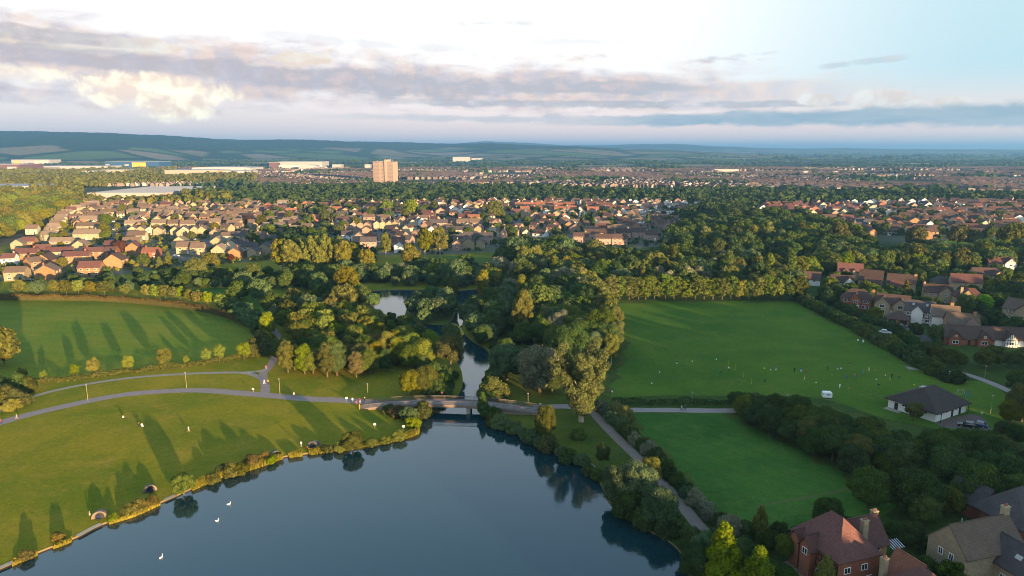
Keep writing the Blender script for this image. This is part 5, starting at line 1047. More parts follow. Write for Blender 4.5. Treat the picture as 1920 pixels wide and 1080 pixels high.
# tan stone house with long ridge and dark front wing
h = House('stone_house', Vector((80.9, 109.6, 0)), R(16), 'tan stone house with brown roof and dark front wing, lower right')
h.block(0, 0, 13.0, 7.4, 5.2, 3.9, 'gable', 's', 'b', 0, None, .45, .1)
h.block(2.9, -6.8, 9.0, 5.8, 3.9, 3.5, 'gable', 's', 'd', PI/2, None, .45, .25)
h.chim(6.1, .3, 7.6, 3.0, 't', 1.3)
for y in (-1.1, 1.0): h.win(-6.52, y, 3.2, -PI/2, .9, 1.3)
h.win(-6.52, -.2, .9, -PI/2, 1.2, 1.3); h.win(-.02, -8.2, 1.0, -PI/2, 1.0, 1.2); h.win(-.02, -5.4, 1.0, -PI/2, 1.0, 1.2)
for x in (-1.0, 1.2): h.win(4.4+x, -3.72, 3.4, 0, 1.2, 1.3)
for x in (4.0, 5.8): h.block(x, -3.5, 1.5, 1.8, 4.9, .9, 'gable', 'w', 'b', PI/2, None, .2, .2)
h.gable_timber(2.8, 3.9, 3.4, 0, 2.9, -6.8, 4.5); h.win(2.9, -11.36, 1.0, 0, 2.0, 1.3)
mb = MB(); mb.box(-.4, .4, -.55, .55, 0, .08); rl = obj('rooflight', mb.mesh('rooflight', M_METAL), h.o, (1.35, -6.6, 5.75)); rl.rotation_euler = (0, -R(50), 0)
mb = MB(); mb.tube([(0, 0, 0), (0, 0, .9)], .09, 8); obj('flue', mb.mesh('flue', M_METAL), h.o, (-3.5, .3, 8.9))
# slate house at the right edge
h = House('slate_house', Vector((101.0, 124.0, 0)), R(20), 'slate roofed house cut by the right edge behind the stone one')
h.block(0, 0, 17, 11, 3.2, 5.2, 'hip', 'r', 'd', 0, 5.0); h.block(-5.5, 7.2, 7, 6, 3.2, 3.0, 'gable', 'r', 'd', PI/2); h.win(-3, -5.52, 1.2, 0, 1.4, 1.2); h.win(2, -5.52, 1.2, 0, 1.4, 1.2)
# garden boundary walls and fences, lower right
def panel_fence(name, a, b, hgt, mat, label, piece='panel'):
    A, B = g(*a), g(*b); L = (B-A).length; n = max(2, int(L/1.85)); o = empty(name, A, math.atan2(B.y-A.y, B.x-A.x)); tag(o, label, 'fence')
    mb = MB(); mb.box(.05, L/n-.05, -.03, .03, .05, hgt); pm = mb.mesh(piece, mat); mb = MB(); mb.box(-.055, .055, -.055, .055, -.2, hgt+.08); qm = mb.mesh('post', mat)
    for i in range(n): obj(piece, pm, o, (i*L/n, 0, random.uniform(-.03, .03)))
    for i in range(n+1): obj('post', qm, o, (i*L/n, 0, 0))
M_FENCE = pmat('weathered_fence', (0.16, 0.12, 0.085), .9, .2, 0, .3, 1.0)
panel_fence('panel_fence', (1862,938), (1935,918), 1.9, pmat('pale_fence', (0.24, 0.20, 0.15), .9, .2, 0, .3, 1.0), 'pale garden fence at the right edge above the slate house')
panel_fence('panel_fence', (1775,962), (1862,945), 1.7, M_FENCE, 'dark garden fence left of the slate house')
# ---- the close of detached houses on the right
def close_house(name, px, py, ang, label, blocks, extra=None):
    p = g(px, py); hh = House(name, p, R(ang), label)
    for bl in blocks: hh.block(*bl)
    if extra: extra(hh)
    return hh
def ex7(h):
    for x in (-4.6, -2.9, 3.2, 4.8): h.win(x, -4.02, 3.3, 0, 1.3, 1.3); h.win(x, -4.02, .8, 0, 1.3, 1.4)
    h.win(0, -5.62, 3.3, 0, 1.8, 1.4); h.door(0, -5.62, 0); h.chim(6.6, 0, 0, 9.0, 'o', 1.2); h.win(6.42, 2, 3.2, PI/2, .9, 1.2)
    mb = MB(); mb.box(-1.6, 1.6, -.7, 0, 2.3, 2.5); mb.box(-1.5, -1.3, -.65, -.45, 0, 2.3); mb.box(1.3, 1.5, -.65, -.45, 0, 2.3); obj('porch', mb.mesh('porch', M_WHITE), h.o, (0, -5.62, 0))
close_house('brick_house', 1605, 577, -32, 'red brick house with hipped slate roof and white sash windows', [(0, 0, 12.8, 8, 5.2, 3.6, 'hip', 'r', 'x', 0, 2.8), (0, -2.6, 6, 4.6, 5.2, 2.2, 'gable', 'r', 'x', PI/2)], ex7)
def ex8(h):
    for x in (-3.6,): h.win(x, -6.02, 3.5, 0, 2.0, 1.4); h.win(x, -6.02, .6, 0, 2.6, 1.9)
    h.win(3.4, -5.02, 3.4, 0, 2.0, 1.5); h.win(3.4, -5.02, .7, 0, 2.0, 1.6); h.door(0, -4.02, 0)
close_house('brick_house', 1672, 588, -34, 'tan brick house with two front gables', [(0, 0, 13, 8, 5.2, 3.4, 'gable', 't', 'x', 0), (-3.6, -2, 8, 6, 5.2, 2.8, 'gable', 't', 'x', PI/2), (3.4, -1.5, 7, 5.4, 5.0, 2.6, 'gable', 't', 'x', PI/2)], ex8)
def ex9(h):
    h.beams(-5.4, 5.4, -4.03, 2.6, 5.0, 0, 0, 0, 12); h.beams(-5.4, 5.4, -4.02, .1, 2.4, 0, 0, 0, 4, False)
    for x in (-4, -1.2, 1.4, 4): h.win(x, -4.18, 3.2, 0, 1.3, 1.1)
    for x in (-3.6, 3.4): h.win(x, -4.18, .8, 0, 1.7, 1.2)
    h.door(0, -4.2, 0, 'dark')
    for x in (-2.4, 2.6):
        mb = MB(); mb.box(-.45, .45, -.6, .6, 0, .07); k = obj('rooflight', mb.mesh('rooflight', M_METAL), h.o, (x, -1.8, 7.55)); k.rotation_euler = (R(42), 0, 0)
close_house('half_timbered_house', 1722, 602, -33, 'black and white half timbered house with two rooflights', [(0, 0, 10.8, 8, 5.1, 3.7, 'gable', 'w', 'd', 0), (-.6, -2.2, 6, 4.2, 5.1, 2.4, 'gable', 'w', 'd', PI/2)], ex9)
def ex10(h):
    h.beams(-4, 4, -4.03, 2.5, 5.0, -PI/2, -1, 0, 7); h.gable_timber(4, 5.1, 3.6, -PI/2, -1, 0, 4.02); h.beams(-4, 4, -4.02, .1, 2.4, -PI/2, -1, 0, 5, False)
    h.win(-5.2, 1.5, 3.2, -PI/2, 1.5, 1.2); h.win(-5.2, -1.5, .8, -PI/2, 1.5, 1.2); h.chim(2.4, .6, 7.4, 2.6, 'o', 1.3)
close_house('half_timbered_house', 1768, 612, -22, 'half timbered gabled house with brown roof beside the double rooflight one', [(0, 0, 10, 8, 5.1, 3.7, 'gable', 'w', 'b', 0)], ex10)
close_house('brick_house', 1800, 624, -22, 'low house with brown hipped roof behind the red bungalow', [(0, 0, 11, 8, 4.4, 3.6, 'gable', 'o', 'b', 0), (3, -3, 6, 5, 4.2, 2.6, 'hip', 'o', 'b', PI/2)], lambda h: h.chim(4.2, -.5, 6.2, 2.6, 'o', 1.2))
def ex11(h):
    for x in (-5.2, 4.6): h.win(x, -5.52, .8, 0, 2.0, 1.3); h.win(x, -5.5, 3.3, 0, .8, .8)
    h.door(0, -4.0, 0, 'dark')
close_house('brick_bungalow', 1808, 642, -12, 'red brick bungalow with two small front gables', [(0, 0, 17, 8, 2.8, 3.6, 'gable', 'r', 'x', 0), (-5.2, -2.5, 6, 4.4, 2.8, 2.5, 'gable', 'r', 'x', PI/2), (4.6, -2.5, 6, 4.4, 2.8, 2.5, 'gable', 'r', 'x', PI/2)], ex11)
def ex12(h):
    h.beams(-2.2, 2.2, -5.53, .1, 2.8, 0, -2, 0, 5, False); h.gable_timber(2.2, 2.8, 2.5, 0, -2, 0, 5.52); h.win(-2, -5.7, .9, 0, 1.6, 1.2); h.win(4, -4.02, .9, 0, 2, 1.2)
close_house('half_timbered_bungalow', 1892, 645, -10, 'half timbered bungalow with one white gable at the right edge', [(0, 0, 17, 8, 2.8, 3.6, 'gable', 'w', 'x', 0), (-2, -2.5, 6, 4.4, 2.8, 2.6, 'gable', 'w', 'x', PI/2)], ex12)
def exs(h):
    for x in (-4, -1): h.win(x, -3.52, 3.2, 0, 1.1, 1.1); h.win(x, -3.52, .9, 0, 1.1, 1.1)
    h.win(3.2, -5.02, 3.3, 0, 1.1, 1.2); h.win(3.2, -5.02, .9, 0, 1.4, 1.2); h.chim(-5.6, .2, 6.6, 2.2, 't')
close_house('stone_house', 1755, 564, -24, 'tan stone house with slate roof and one front gable', [(0, 0, 12, 7, 5, 3, 'gable', 's', 'x', 0), (3.2, -1.5, 7, 5.6, 5, 2.7, 'gable', 's', 'x', PI/2)], exs)
def exs2(h):
    h.win(-1, -5.02, 3.2, 0, 1.0, 1.2); h.win(1, -5.02, .9, 0, 1.0, 1.2); h.chim(-3.6, -4.0, 0, 9.2, 't', 1.2); h.win(5, -3.52, .9, 0, 1.2, 1.2)
close_house('stone_house', 1812, 573, -20, 'tan stone house with maroon hipped roof and tall chimney', [(0, 0, 12, 7, 5, 3.4, 'hip', 's', 'm', 0), (-1, -1.5, 7, 6, 5.2, 3.2, 'gable', 's', 'm', PI/2)], exs2)
close_house('stone_house', 1915, 600, -62, 'tan stone house cut by the right edge above the bungalows', [(0, 0, 12, 8, 5, 3.8, 'gable', 's', 'b', 0), (3, -3, 7, 6, 4.8, 3, 'gable', 's', 'm', PI/2)], lambda h: [h.win(x, -4.02, z, 0, 1.1, 1.2) for x in (-4, -1.5) for z in (.9, 3.2)])
close_house('stone_house', 1577, 541, -18, 'low tan stone house with long brown roof left of the tall gable', [(0, 0, 11, 7, 4, 3, 'gable', 's', 'x', 0), (3, -2, 7, 5, 4.2, 2.6, 'gable', 'w', 'x', PI/2)], lambda h: [h.win(x, -3.52, 2.4, 0, 1.0, 1.0) for x in (-4, -1)]+[h.win(3, -5.52, 2.4, 0, 1.4, 1.1)])
close_house('stone_house', 1632, 540, -38, 'tan stone house with a tall sunlit pointed gable', [(0, 0, 11, 7.5, 5, 4.6, 'gable', 's', 'x', 0), (2, -5.5, 8, 6.5, 3.6, 3.4, 'gable', 's', 'x', 0)], None)
close_house('stone_house', 1592, 522, -20, 'house with long maroon roof and dormers at the back of the close', [(0, 0, 13, 8, 4.6, 4, 'gable', 's', 'm', 0), (-3, -3.2, 3, 2, 4.8, 1.2, 'gable', 's', 'm', PI/2), (2, -3.2, 3, 2, 4.8, 1.2, 'gable', 's', 'm', PI/2)], None)
close_house('stone_house', 1688, 546, -30, 'tan stone house with square chimney right of the pointed gable', [(0, 0, 13, 8, 5, 3.8, 'gable', 's', 'x', 0), (-2, -4, 6, 5, 3, 2.6, 'gable', 'w', 'm', 0)], lambda h: h.chim(6.2, 0, 0, 9.2, 't', 1.4))
close_house('rendered_house', 1515, 533, -25, 'dark roofed house with a white gable end behind the hedge', [(0, 0, 12, 7, 3.6, 3.4, 'gable', 'w', 'x', 0)], lambda h: [h.win(x, -3.52, 2.2, 0, 1.2, 1.0) for x in (-3, 0, 3)])
close_house('brick_house', 1808, 543, -20, 'maroon roofed house behind the stone chimney house', [(0, 0, 14, 8, 4.6, 3.6, 'gable', 's', 'm', 0)], None)
close_house('bungalow', 1845, 522, -10, 'wide brown roofed bungalow at the upper right', [(0, 0, 14, 9, 2.8, 3.2, 'gable', 's', 'x', 0), (4, -4, 7, 6, 2.8, 2.4, 'gable', 's', 'x', PI/2)], None)
def exg(h): h.gable_timber(3, 4.6, 2.8, 0, 4.5, 0, 4.52); h.chim(-6.3, .5, 4.8, 3.0, 't'); h.win(-4, -4.02, 2.8, 0, 1.2, 1.2); h.win(0, -4.02, 2.8, 0, 1.2, 1.2); h.win(4.5, -4.6, 2.6, 0, 1.8, 1.4)
close_house('rendered_house', 1872, 505, -12, 'long house with maroon roof and white front gable, upper right', [(0, 0, 14, 8, 4.2, 3.2, 'gable', 't', 'm', 0), (4.5, -2, 5, 6, 4.6, 2.8, 'gable', 'w', 'x', PI/2)], exg)
close_house('outbuilding', 1762, 537, -15, 'small dark hipped roof among trees behind the close', [(0, 0, 10, 8, 2.6, 3, 'hip', 's', 'd', 0)], None)
def exgar(h):
    for x in (-2.0, 2.0):
        mb = MB(); mb.box(-1.4, 1.4, -.05, .03, 0, 2.1); obj('garage_door', mb.mesh('garage_door', M_TIMBER), h.o, (x, -3.53, .02))
close_house('garage', 1683, 605, -30, 'double garage with hipped dark roof in the close', [(0, 0, 8, 7, 2.4, 2.6, 'hip', 'o', 'x', 0, .6)], exgar)
# ---- sports pavilion
ang = R(30); K = Vector((114.2, 175.8, 0)); U = Vector((math.cos(ang), math.sin(ang), 0)); V = Vector((-math.sin(ang), math.cos(ang), 0))
h = House('sports_pavilion', K+U*7.2+V*6.6, ang, 'white walled sports pavilion with wide dark hipped roof', 'pavilion')
h.block(0, 0, 15.2, 13.2, 3.1, 3.7, 'hip', 'w', 'z', 0, 2.6, .9)
for x in (-5.0, -2.0, 2.4): h.win(x, -6.62, 1.6, 0, 1.3, .7)
h.door(4.4, -6.62, 0, 'dark'); h.door(.6, -6.62, 0, 'dark')
for y in (-3.6, 1.8): h.win(-7.62, y, 1.6, -PI/2, 1.6, .7)
h.door(-7.62, 4.2, -PI/2, 'dark')
mb = MB(); mb.box(-.9, .9, -.5, .5, 0, .5); obj('roof_vent', mb.mesh('roof_vent', M_METAL), h.o, (-1.6, .8, 6.4))
mb = MB(); mb.box(-1.5, .6, -2.2, 2.2, 0, .05); obj('step', mb.mesh('step', M_CONC), h.o, (-8.3, 4.4, .03))
for s, x0 in ((1, 6.6), (-1, -6.9)):
    mb = MB(); mb.box(-.06, .06, -.06, .06, 0, 2.7); obj('post', mb.mesh('post', M_TIMBER), h.o, (x0, -7.7, 0))
# ---- tower block
p = g(724, 343); o = empty('tower_block', p, R(-18)); tag(o, 'pale pink tower block of flats standing above the far trees', 'tower block')
M_TOW = pmat('tower_cladding', (0.28, 0.205, 0.165), .85, .2, 0, .08, .1); M_TOW2 = pmat('tower_cladding_pale', (0.32, 0.245, 0.19), .85, .2, 0, .08, .1)
for nm, x0, x1, y0, y1, zt, mt in (('slab', -24, -8, -13, 9, 47, M_TOW), ('slab', -8, 4, -11, 11, 47.4, M_TOW2), ('stair_core', 4, 9, -13.5, 10, 51, M_TOW2), ('slab', 9, 24, -11, 11, 46.5, M_TOW)):
    mb = MB(); mb.box(x0, x1, y0, y1, -1, zt); s_ = obj(nm, mb.mesh(nm, mt), o)
    for f in range(15):
        if nm == 'slab':
            mb = MB(); mb.box(x0+1, x1-1, y0-.12, y0-.02, 2.6+f*2.95, 3.9+f*2.95); obj('window_band', mb.mesh('window_band', pmat('tower_glazing', (0.20, 0.16, 0.14), .4, .5)), s_)
for i in range(6):
    mb = MB(); mb.box(-.3, .3, -.3, .3, 0, random.uniform(1.5, 4)); obj('antenna', mb.mesh('antenna', M_METAL), o, (-20+i*7.6, 0, 47))
# ---- distant sheds, factories and blocks
M_SHED = pmat('shed_white', (0.30, 0.295, 0.285), .7, .3, 0, .06, .01); M_SHEDG = pmat('shed_grey', (0.32, 0.32, 0.33), .7, .3, 0, .06, .01); M_BLUE = pmat('shed_blue', (0.025, 0.07, 0.15), .6, .3); M_YEL = pmat('shed_yellow', (0.48, 0.34, 0.03), .6, .3); M_MAR = pmat('shed_maroon', (0.11, 0.06, 0.055), .7, .3)
def shed(x0, x1, y, hpx, dep, wm, rm, label, name='warehouse', vault=0, lights=0, bands=None):
    a, b = g(x0, y), g(x1, y); w = b.x-a.x; hgt = hpx*mpp(a)*1.02; o = empty(name, ((a.x+b.x)/2, a.y+dep/2, 0)); tag(o, label, 'building')
    mb = MB(); mb.box(-w/2, w/2, -dep/2, dep/2, -1, hgt); obj('wall', mb.mesh('wall', wm), o)
    mb = MB()
    if vault:
        prof = [(-w/2-.5, hgt)]+[(w/2*math.cos(t)*1.0, hgt+.5+vault*math.sin(t)) for t in np.linspace(math.pi, 0, 11)]+[(w/2+.5, hgt)]; mb.prism(list(reversed(prof)), -dep/2-.5, dep/2+.5)
    else: mb.box(-w/2-.5, w/2+.5, -dep/2-.5, dep/2+.5, hgt, hgt+1.0)
    rf = obj('roof', mb.mesh('roof', rm), o)
    for i in range(lights):
        yy = -dep/2+dep*(i+.5)/lights; mb = MB(); mb.prism([(-w/2+2, hgt+1), (w/2-2, hgt+1), (w/2-2, hgt+1.2), (-w/2+2, hgt+1.2)][::-1], yy-dep/lights*.22, yy+dep/lights*.22); obj('rooflight', mb.mesh('rooflight', M_SHED), rf)
    for k, (u0, u1, v0, v1, m) in enumerate(bands or []):
        mb = MB(); mb.box(-w/2+w*u0, -w/2+w*u1, -dep/2-.4, -dep/2-.05, hgt*v0, hgt*v1); obj('cladding_panel', mb.mesh('cladding_panel', m), o)
    return o
M_PINKROOF = pmat('shed_pink', (0.34, 0.28, 0.255), .8, .2, 0, .15, .02)
shed(165, 305, 372, 9, 190, M_PINKROOF, M_SHEDG, 'huge low warehouse with striped rooflights behind the left estate', lights=13)
shed(-60, 92, 357, 7, 90, M_SHED, M_SHED, 'long white roofed warehouse at the left edge', lights=0)
shed(-80, 38, 322, 13, 120, M_MAR, M_SHED, 'maroon and white retail shed at the left edge', bands=[(.2, .42, .1, .7, M_SHEDG), (.55, .62, .3, .9, M_SHED), (.8, .95, .1, .7, M_SHEDG)])
shed(22, 94, 308, 8, 90, M_SHED, M_SHED, 'white raised office block behind the maroon shed', bands=[(.05, .2, .2, .8, M_YEL), (.6, .95, .2, .8, pmat('cream_panel', (0.6, 0.52, 0.36), .8))])
shed(75, 200, 319, 7, 100, M_SHEDG, M_SHED, 'long grey retail shed left of the blue store', bands=[(.02, .3, 0, .8, pmat('louvre_grey', (0.16, 0.16, 0.17), .8))])
shed(198, 298, 314, 10, 110, M_BLUE, M_SHED, 'wide blue store with a yellow entrance block', bands=[(.5, .76, .05, .9, M_YEL), (.0, .08, .3, .6, M_SHED), (.36, .44, .3, .6, M_SHED)])
shed(155, 190, 327, 6, 60, M_SHED, M_SHED, 'small pale shed below the grey retail shed'); shed(192, 250, 326, 7, 60, pmat('cream_shed', (0.30, 0.265, 0.205), .8), M_SHED, 'cream shed below the blue store')
shed(309, 408, 328, 8, 90, pmat('cream_shed', (0.30, 0.265, 0.205), .8), M_SHED, 'white roofed shed, leftmost of the pair at centre left'); shed(360, 470, 322, 7, 120, M_SHEDG, M_SHEDG, 'grey roofed shed behind the white roofed pair', vault=2); shed(412, 470, 327, 6, 60, M_SHEDG, M_SHED, 'pale shed, rightmost of the pair at centre left')
shed(505, 525, 315, 10, 90, M_MAR, M_SHEDG, 'dark red end block of the long white hall'); shed(523, 604, 315, 11, 110, M_SHED, M_SHED, 'long white exhibition hall on the plain', bands=[(.0, 1, .0, .45, pmat('pale_green_panel', (0.38, 0.42, 0.38), .8))]); shed(560, 594, 317, 5, 50, M_SHEDG, M_SHED, 'vaulted grey annex in front of the white hall', vault=5)
o = shed(139, 163, 297, 6, 60, M_SHED, M_SHED, 'white hospital like block with a thin chimney on the plain', 'hospital_block'); mb = MB(); mb.tube([(-38, 0, 0), (-38, 0, 62)], 2.4, 8); obj('chimney', mb.mesh('chimney', M_SHED), o)
shed(52, 105, 294, 3, 70, M_SHED, M_SHED, 'pale low sheds below the left hills'); shed(401, 421, 295, 12, 40, pmat('block_grey', (0.40, 0.36, 0.33), .8), M_SHEDG, 'grey office block on the far plain', 'office_block'); shed(391, 432, 299, 3, 50, M_SHED, M_SHEDG, 'low pale podium below the grey office block')
shed(849, 881, 303, 8, 60, M_SHED, M_SHED, 'white hospital block on the far plain right of the tower', 'hospital_block', bands=[(0, 1, .35, .45, M_SHEDG), (0, 1, .65, .75, M_SHEDG)]); shed(884, 905, 300, 3, 50, M_SHED, M_SHEDG, 'low pale annex beside the white far block')
shed(623, 640, 315, 6, 40, M_SHED, M_SHED, 'small white block left of the tower'); shed(684, 694, 316, 7, 30, M_SHED, M_SHED, 'narrow white block just left of the tower'); shed(1340, 1385, 322, 4, 40, M_SHED, M_SHED, 'long white school building among the far right trees'); shed(1505, 1515, 326, 4, 30, M_SHED, M_SHED, 'small white gabled hall among the far right trees')
print('houses', HCOUNT)

HOUSES = [(o.location.copy(), 8.5) for o in COL.objects if o.parent is None and o.type == 'EMPTY' and o.get('category') in ('house', 'pavilion')]
random.seed(31)
wood([(1530,560),(1600,595),(1660,612),(1740,650),(1850,655),(1960,655),(1960,500),(1800,500),(1640,508),(1540,530)], 7.0, [('round','dark',4),('round','oak',3),('shrub','dark',5),('round','lime',1),('birch','gold',.5),('spread','dark',2)], (4.5, 7.5), 'gardens of the detached houses', 'garden trees of the close', 1.0, None, HOUSES)
T('round', 'bright', 1842, 585, 32, 'vivid bright green round tree beside the tall chimney house'); T('birch', 'gold', 1697, 560, 34, 'slender golden tree in front of the square chimney house')
flush_trees()
# ================================================================== FAR TOWN AND WOODS (too many and too small to tell apart)
random.seed(5); RNG = np.random.default_rng(11)
KEEP = []                                                   # footprints that stay clear of far trees and houses
for o in list(COL.objects):
    if o.parent is None and o.type == 'EMPTY' and o.get('category') in ('building', 'tower block'):
        ws = [c for c in o.children if c.name.startswith(('wall', 'slab'))]
        x0 = min(min(v[0] for v in c.bound_box) for c in ws); x1 = max(max(v[0] for v in c.bound_box) for c in ws); y0 = min(min(v[1] for v in c.bound_box) for c in ws); y1 = max(max(v[1] for v in c.bound_box) for c in ws)
        KEEP.append((o.location.x+x0-8, o.location.x+x1+8, o.location.y+y0-(0.09*o.location.y-55), o.location.y+y1+8))
HXY = np.array([[c.x, c.y] for c, r_ in HOUSES])
def keep_mask(Pn):
    ok = np.ones(len(Pn), bool)
    for a, b, c, d in KEEP: ok &= ~((Pn[:, 0] > a) & (Pn[:, 0] < b) & (Pn[:, 1] > c) & (Pn[:, 1] < d))
    return ok
def in_poly(Pn, poly):
    x, y = Pn[:, 0], Pn[:, 1]; c = np.zeros(len(Pn), bool); n = len(poly); j = n-1
    for i in range(n):
        xi, yi, xj, yj = poly[i][0], poly[i][1], poly[j][0], poly[j][1]
        with np.errstate(divide='ignore', invalid='ignore'):
            c ^= ((yi > y) != (yj > y)) & (x < (xj-xi)*(y-yi)/((yj-yi) if yj != yi else 1e-9)+xi)
        j = i
    return c
def far_trees(name, Pn, hr, wr, q, mat, label):
    Pn = Pn[keep_mask(Pn)]; n = len(Pn); h = RNG.uniform(hr[0], hr[1], n); w = RNG.uniform(wr[0], wr[1], n)
    lu = 1+.28*np.sin(Pn[:, 0]/61+1)*np.sin(Pn[:, 1]/47); h *= lu; w *= lu; big = RNG.random(n) < .12; h[big] *= 1.3; w[big] *= 1.2
    d = unit(n*q); d[:, 2] = np.abs(d[:, 2])*1.15-.35; rad = RNG.uniform(.72, 1.05, n*q); hh = np.repeat(h, q); ww = np.repeat(w, q)
    lump = 1+.22*np.sin(d[:, 0]*5+np.repeat(RNG.random(n)*6, q))*np.sin(d[:, 1]*5)
    C = np.repeat(np.c_[Pn, np.zeros(n)], q, 0)+np.c_[d[:, 0]*ww*.5*rad*lump, d[:, 1]*ww*.5*rad*lump, hh*.52+d[:, 2]*hh*.5*rad]
    nm = d+unit(n*q)*.45; nm /= np.linalg.norm(nm, axis=1, keepdims=True)
    a = unit(n*q); u = np.cross(nm, a); u /= np.linalg.norm(u, axis=1, keepdims=True)+1e-9; v = np.cross(nm, u)
    s = (ww*(1.15/math.sqrt(q))*RNG.uniform(.6, 1.2, n*q))[:, None]
    tag(obj(name, quadmesh(name, np.stack([C-u*s, C-v*s*.9, C+u*s, C+v*s*.9], 1), mat)), label, 'woodland', None, 'stuff')
def grid_pts(px, spacing, keep=1.0):
    poly = [(p.x, p.y) for p in P(px)]; xs = [p[0] for p in poly]; ys = [p[1] for p in poly]
    gx, gy = np.meshgrid(np.arange(min(xs), max(xs), spacing), np.arange(min(ys), max(ys), spacing*.87)); Pn = np.c_[gx.ravel(), gy.ravel()]+RNG.uniform(-.42, .42, (gx.size, 2))*spacing
    Pn = Pn[in_poly(Pn, poly)]; return Pn[RNG.random(len(Pn)) < keep]
# continuous belts between the near estates and the town
far_trees('far_woodland', grid_pts([(430,388),(700,388),(860,384),(1000,378),(1100,378),(1300,382),(1350,400),(1500,384),(1650,380),(1960,380),(1960,364),(1700,361),(1450,358),(1100,356),(900,350),(640,350),(440,354),(310,368),(330,382)], 12.5, .72), (4.5, 10.5), (8, 15), 28, LM['far'], 'broad dark tree belt between the estates and the town')
far_trees('far_woodland', grid_pts([(-60,372),(120,374),(150,386),(330,386),(430,386),(430,368),(315,376),(160,374),(150,352),(310,346),(480,346),(480,332),(320,332),(100,330),(-60,332)], 11.5, .86), (7, 14), (8, 15), 28, LM['farwarm'], 'warm green wood round the warehouses at the left')
far_trees('far_woodland', grid_pts([(-60,330),(100,328),(330,330),(330,320),(100,322),(-60,325)], 14), (10, 14), (10, 14), 26, LM['farwarm'], 'warm wood below the retail sheds')
far_trees('far_woodland', grid_pts([(560,500),(520,480),(560,440),(600,455),(640,480),(720,482),(700,500),(620,505)], 8.5), (7, 10), (6, 8), 90, LM['far'], 'dark thicket between the estates under the golden poplars')
far_trees('far_woodland', grid_pts([(1250,415),(1330,395),(1380,396),(1420,408),(1500,412),(1560,424),(1600,440),(1520,425),(1400,412),(1300,418)], 9.5), (9, 13), (8, 10), 80, LM['far'], 'dark wood edge below the far right estate')
# scattered trees and houses of the town on the plain
def blob(Pn, s, seed):
    x, y = Pn[:, 0]/s, Pn[:, 1]/s; r = np.zeros(len(Pn))
    for k in range(5):
        a = seed*1.7+k*2.1; r += np.sin(x*math.cos(a)*(1+k*.6)+y*math.sin(a)*(1+k*.6)+k*seed)
    return r
town = grid_pts([(-120,352),(600,352),(1100,354),(2050,360),(2050,300),(1500,298),(900,297),(-120,299)], 30)
far_trees('far_garden_trees', town[(blob(town, 130, 3) > .9)], (4, 8.5), (8, 17), 10, LM['far'], 'trees scattered among the roofs of the far town')
hedg = grid_pts([(-150,300),(2070,300),(2000,286),(-100,286)], 95); b = blob(hedg, 300, 7)
far_trees('far_hedgerow_trees', hedg[np.abs(b) < .45], (8, 13), (25, 70), 8, LM['far'], 'dark woods and hedgerows on the far plain')
RM = ['x', 'm', 'b', 'd', 'k', 'r']
def far_houses():
    mats = [pmat('far_roof_%d' % i_, c_, .9, .1) for i_, c_ in enumerate([(.075, .055, .05), (.105, .062, .052), (.095, .07, .055), (.06, .055, .058), (.12, .09, .072), (.14, .07, .052)])]+[pmat('far_wall_%d' % i_, c_, .9, .1) for i_, c_ in enumerate([(.19, .145, .125), (.23, .20, .17), (.36, .34, .32), (.17, .14, .11)])]; mb = MB(); n = 0
    pts = grid_pts([(-120,350),(640,349),(1100,352),(2050,362),(2050,303),(1500,303),(900,304),(-120,305)], 13.5); b = blob(pts, 150, 9); a = blob(pts, 60, 4)
    sel = pts[(b > -1.2) & (RNG.random(len(pts)) < .62)]; sel = sel[keep_mask(sel)]
    near = sel[np.argsort(sel[:, 1])][:14000]
    for x, y in near:
        ang = math.floor(math.sin(x/170)*2.2+math.cos(y/210)*2)*.6; w, d, e, r = random.uniform(7, 13), 7.5, 5, random.uniform(2, 2.8); c, s = math.cos(ang), math.sin(ang)
        q = lambda lx, ly, z: (x+lx*c-ly*s, y+lx*s+ly*c, z)
        rm = RM.index(random.choice('xmbdxb')); wm = 6+random.choice([0, 0, 0, 1, 1, 2, 3]); w /= 2; d /= 2
        mb.poly([q(-w, -d-.3, e-.2), q(w, -d-.3, e-.2), q(w, 0, e+r), q(-w, 0, e+r)], rm); mb.poly([q(w, d+.3, e-.2), q(-w, d+.3, e-.2), q(-w, 0, e+r), q(w, 0, e+r)], rm)
        mb.poly([q(-w, -d, 0), q(w, -d, 0), q(w, -d, e), q(-w, -d, e)], wm)
        for sg in (-1, 1): mb.poly([q(sg*w, -d, 0), q(sg*w, d, 0), q(sg*w, d, e), q(sg*w, 0, e+r), q(sg*w, -d, e)], wm)
        n += 1
    tag(obj('far_town_houses', mb.mesh('far_town_houses', mats)), 'mass of small roofs of the far town on the plain', 'town', None, 'stuff'); print('far houses', n)
far_houses()
sheet('town_green', [(842,326),(935,325),(935,319),(846,320)], M_PITCH, 0.03, 2); sheet('town_park', [(1000,319),(1085,319),(1085,315),(1005,315)], M_PITCH, 0.03, 2)

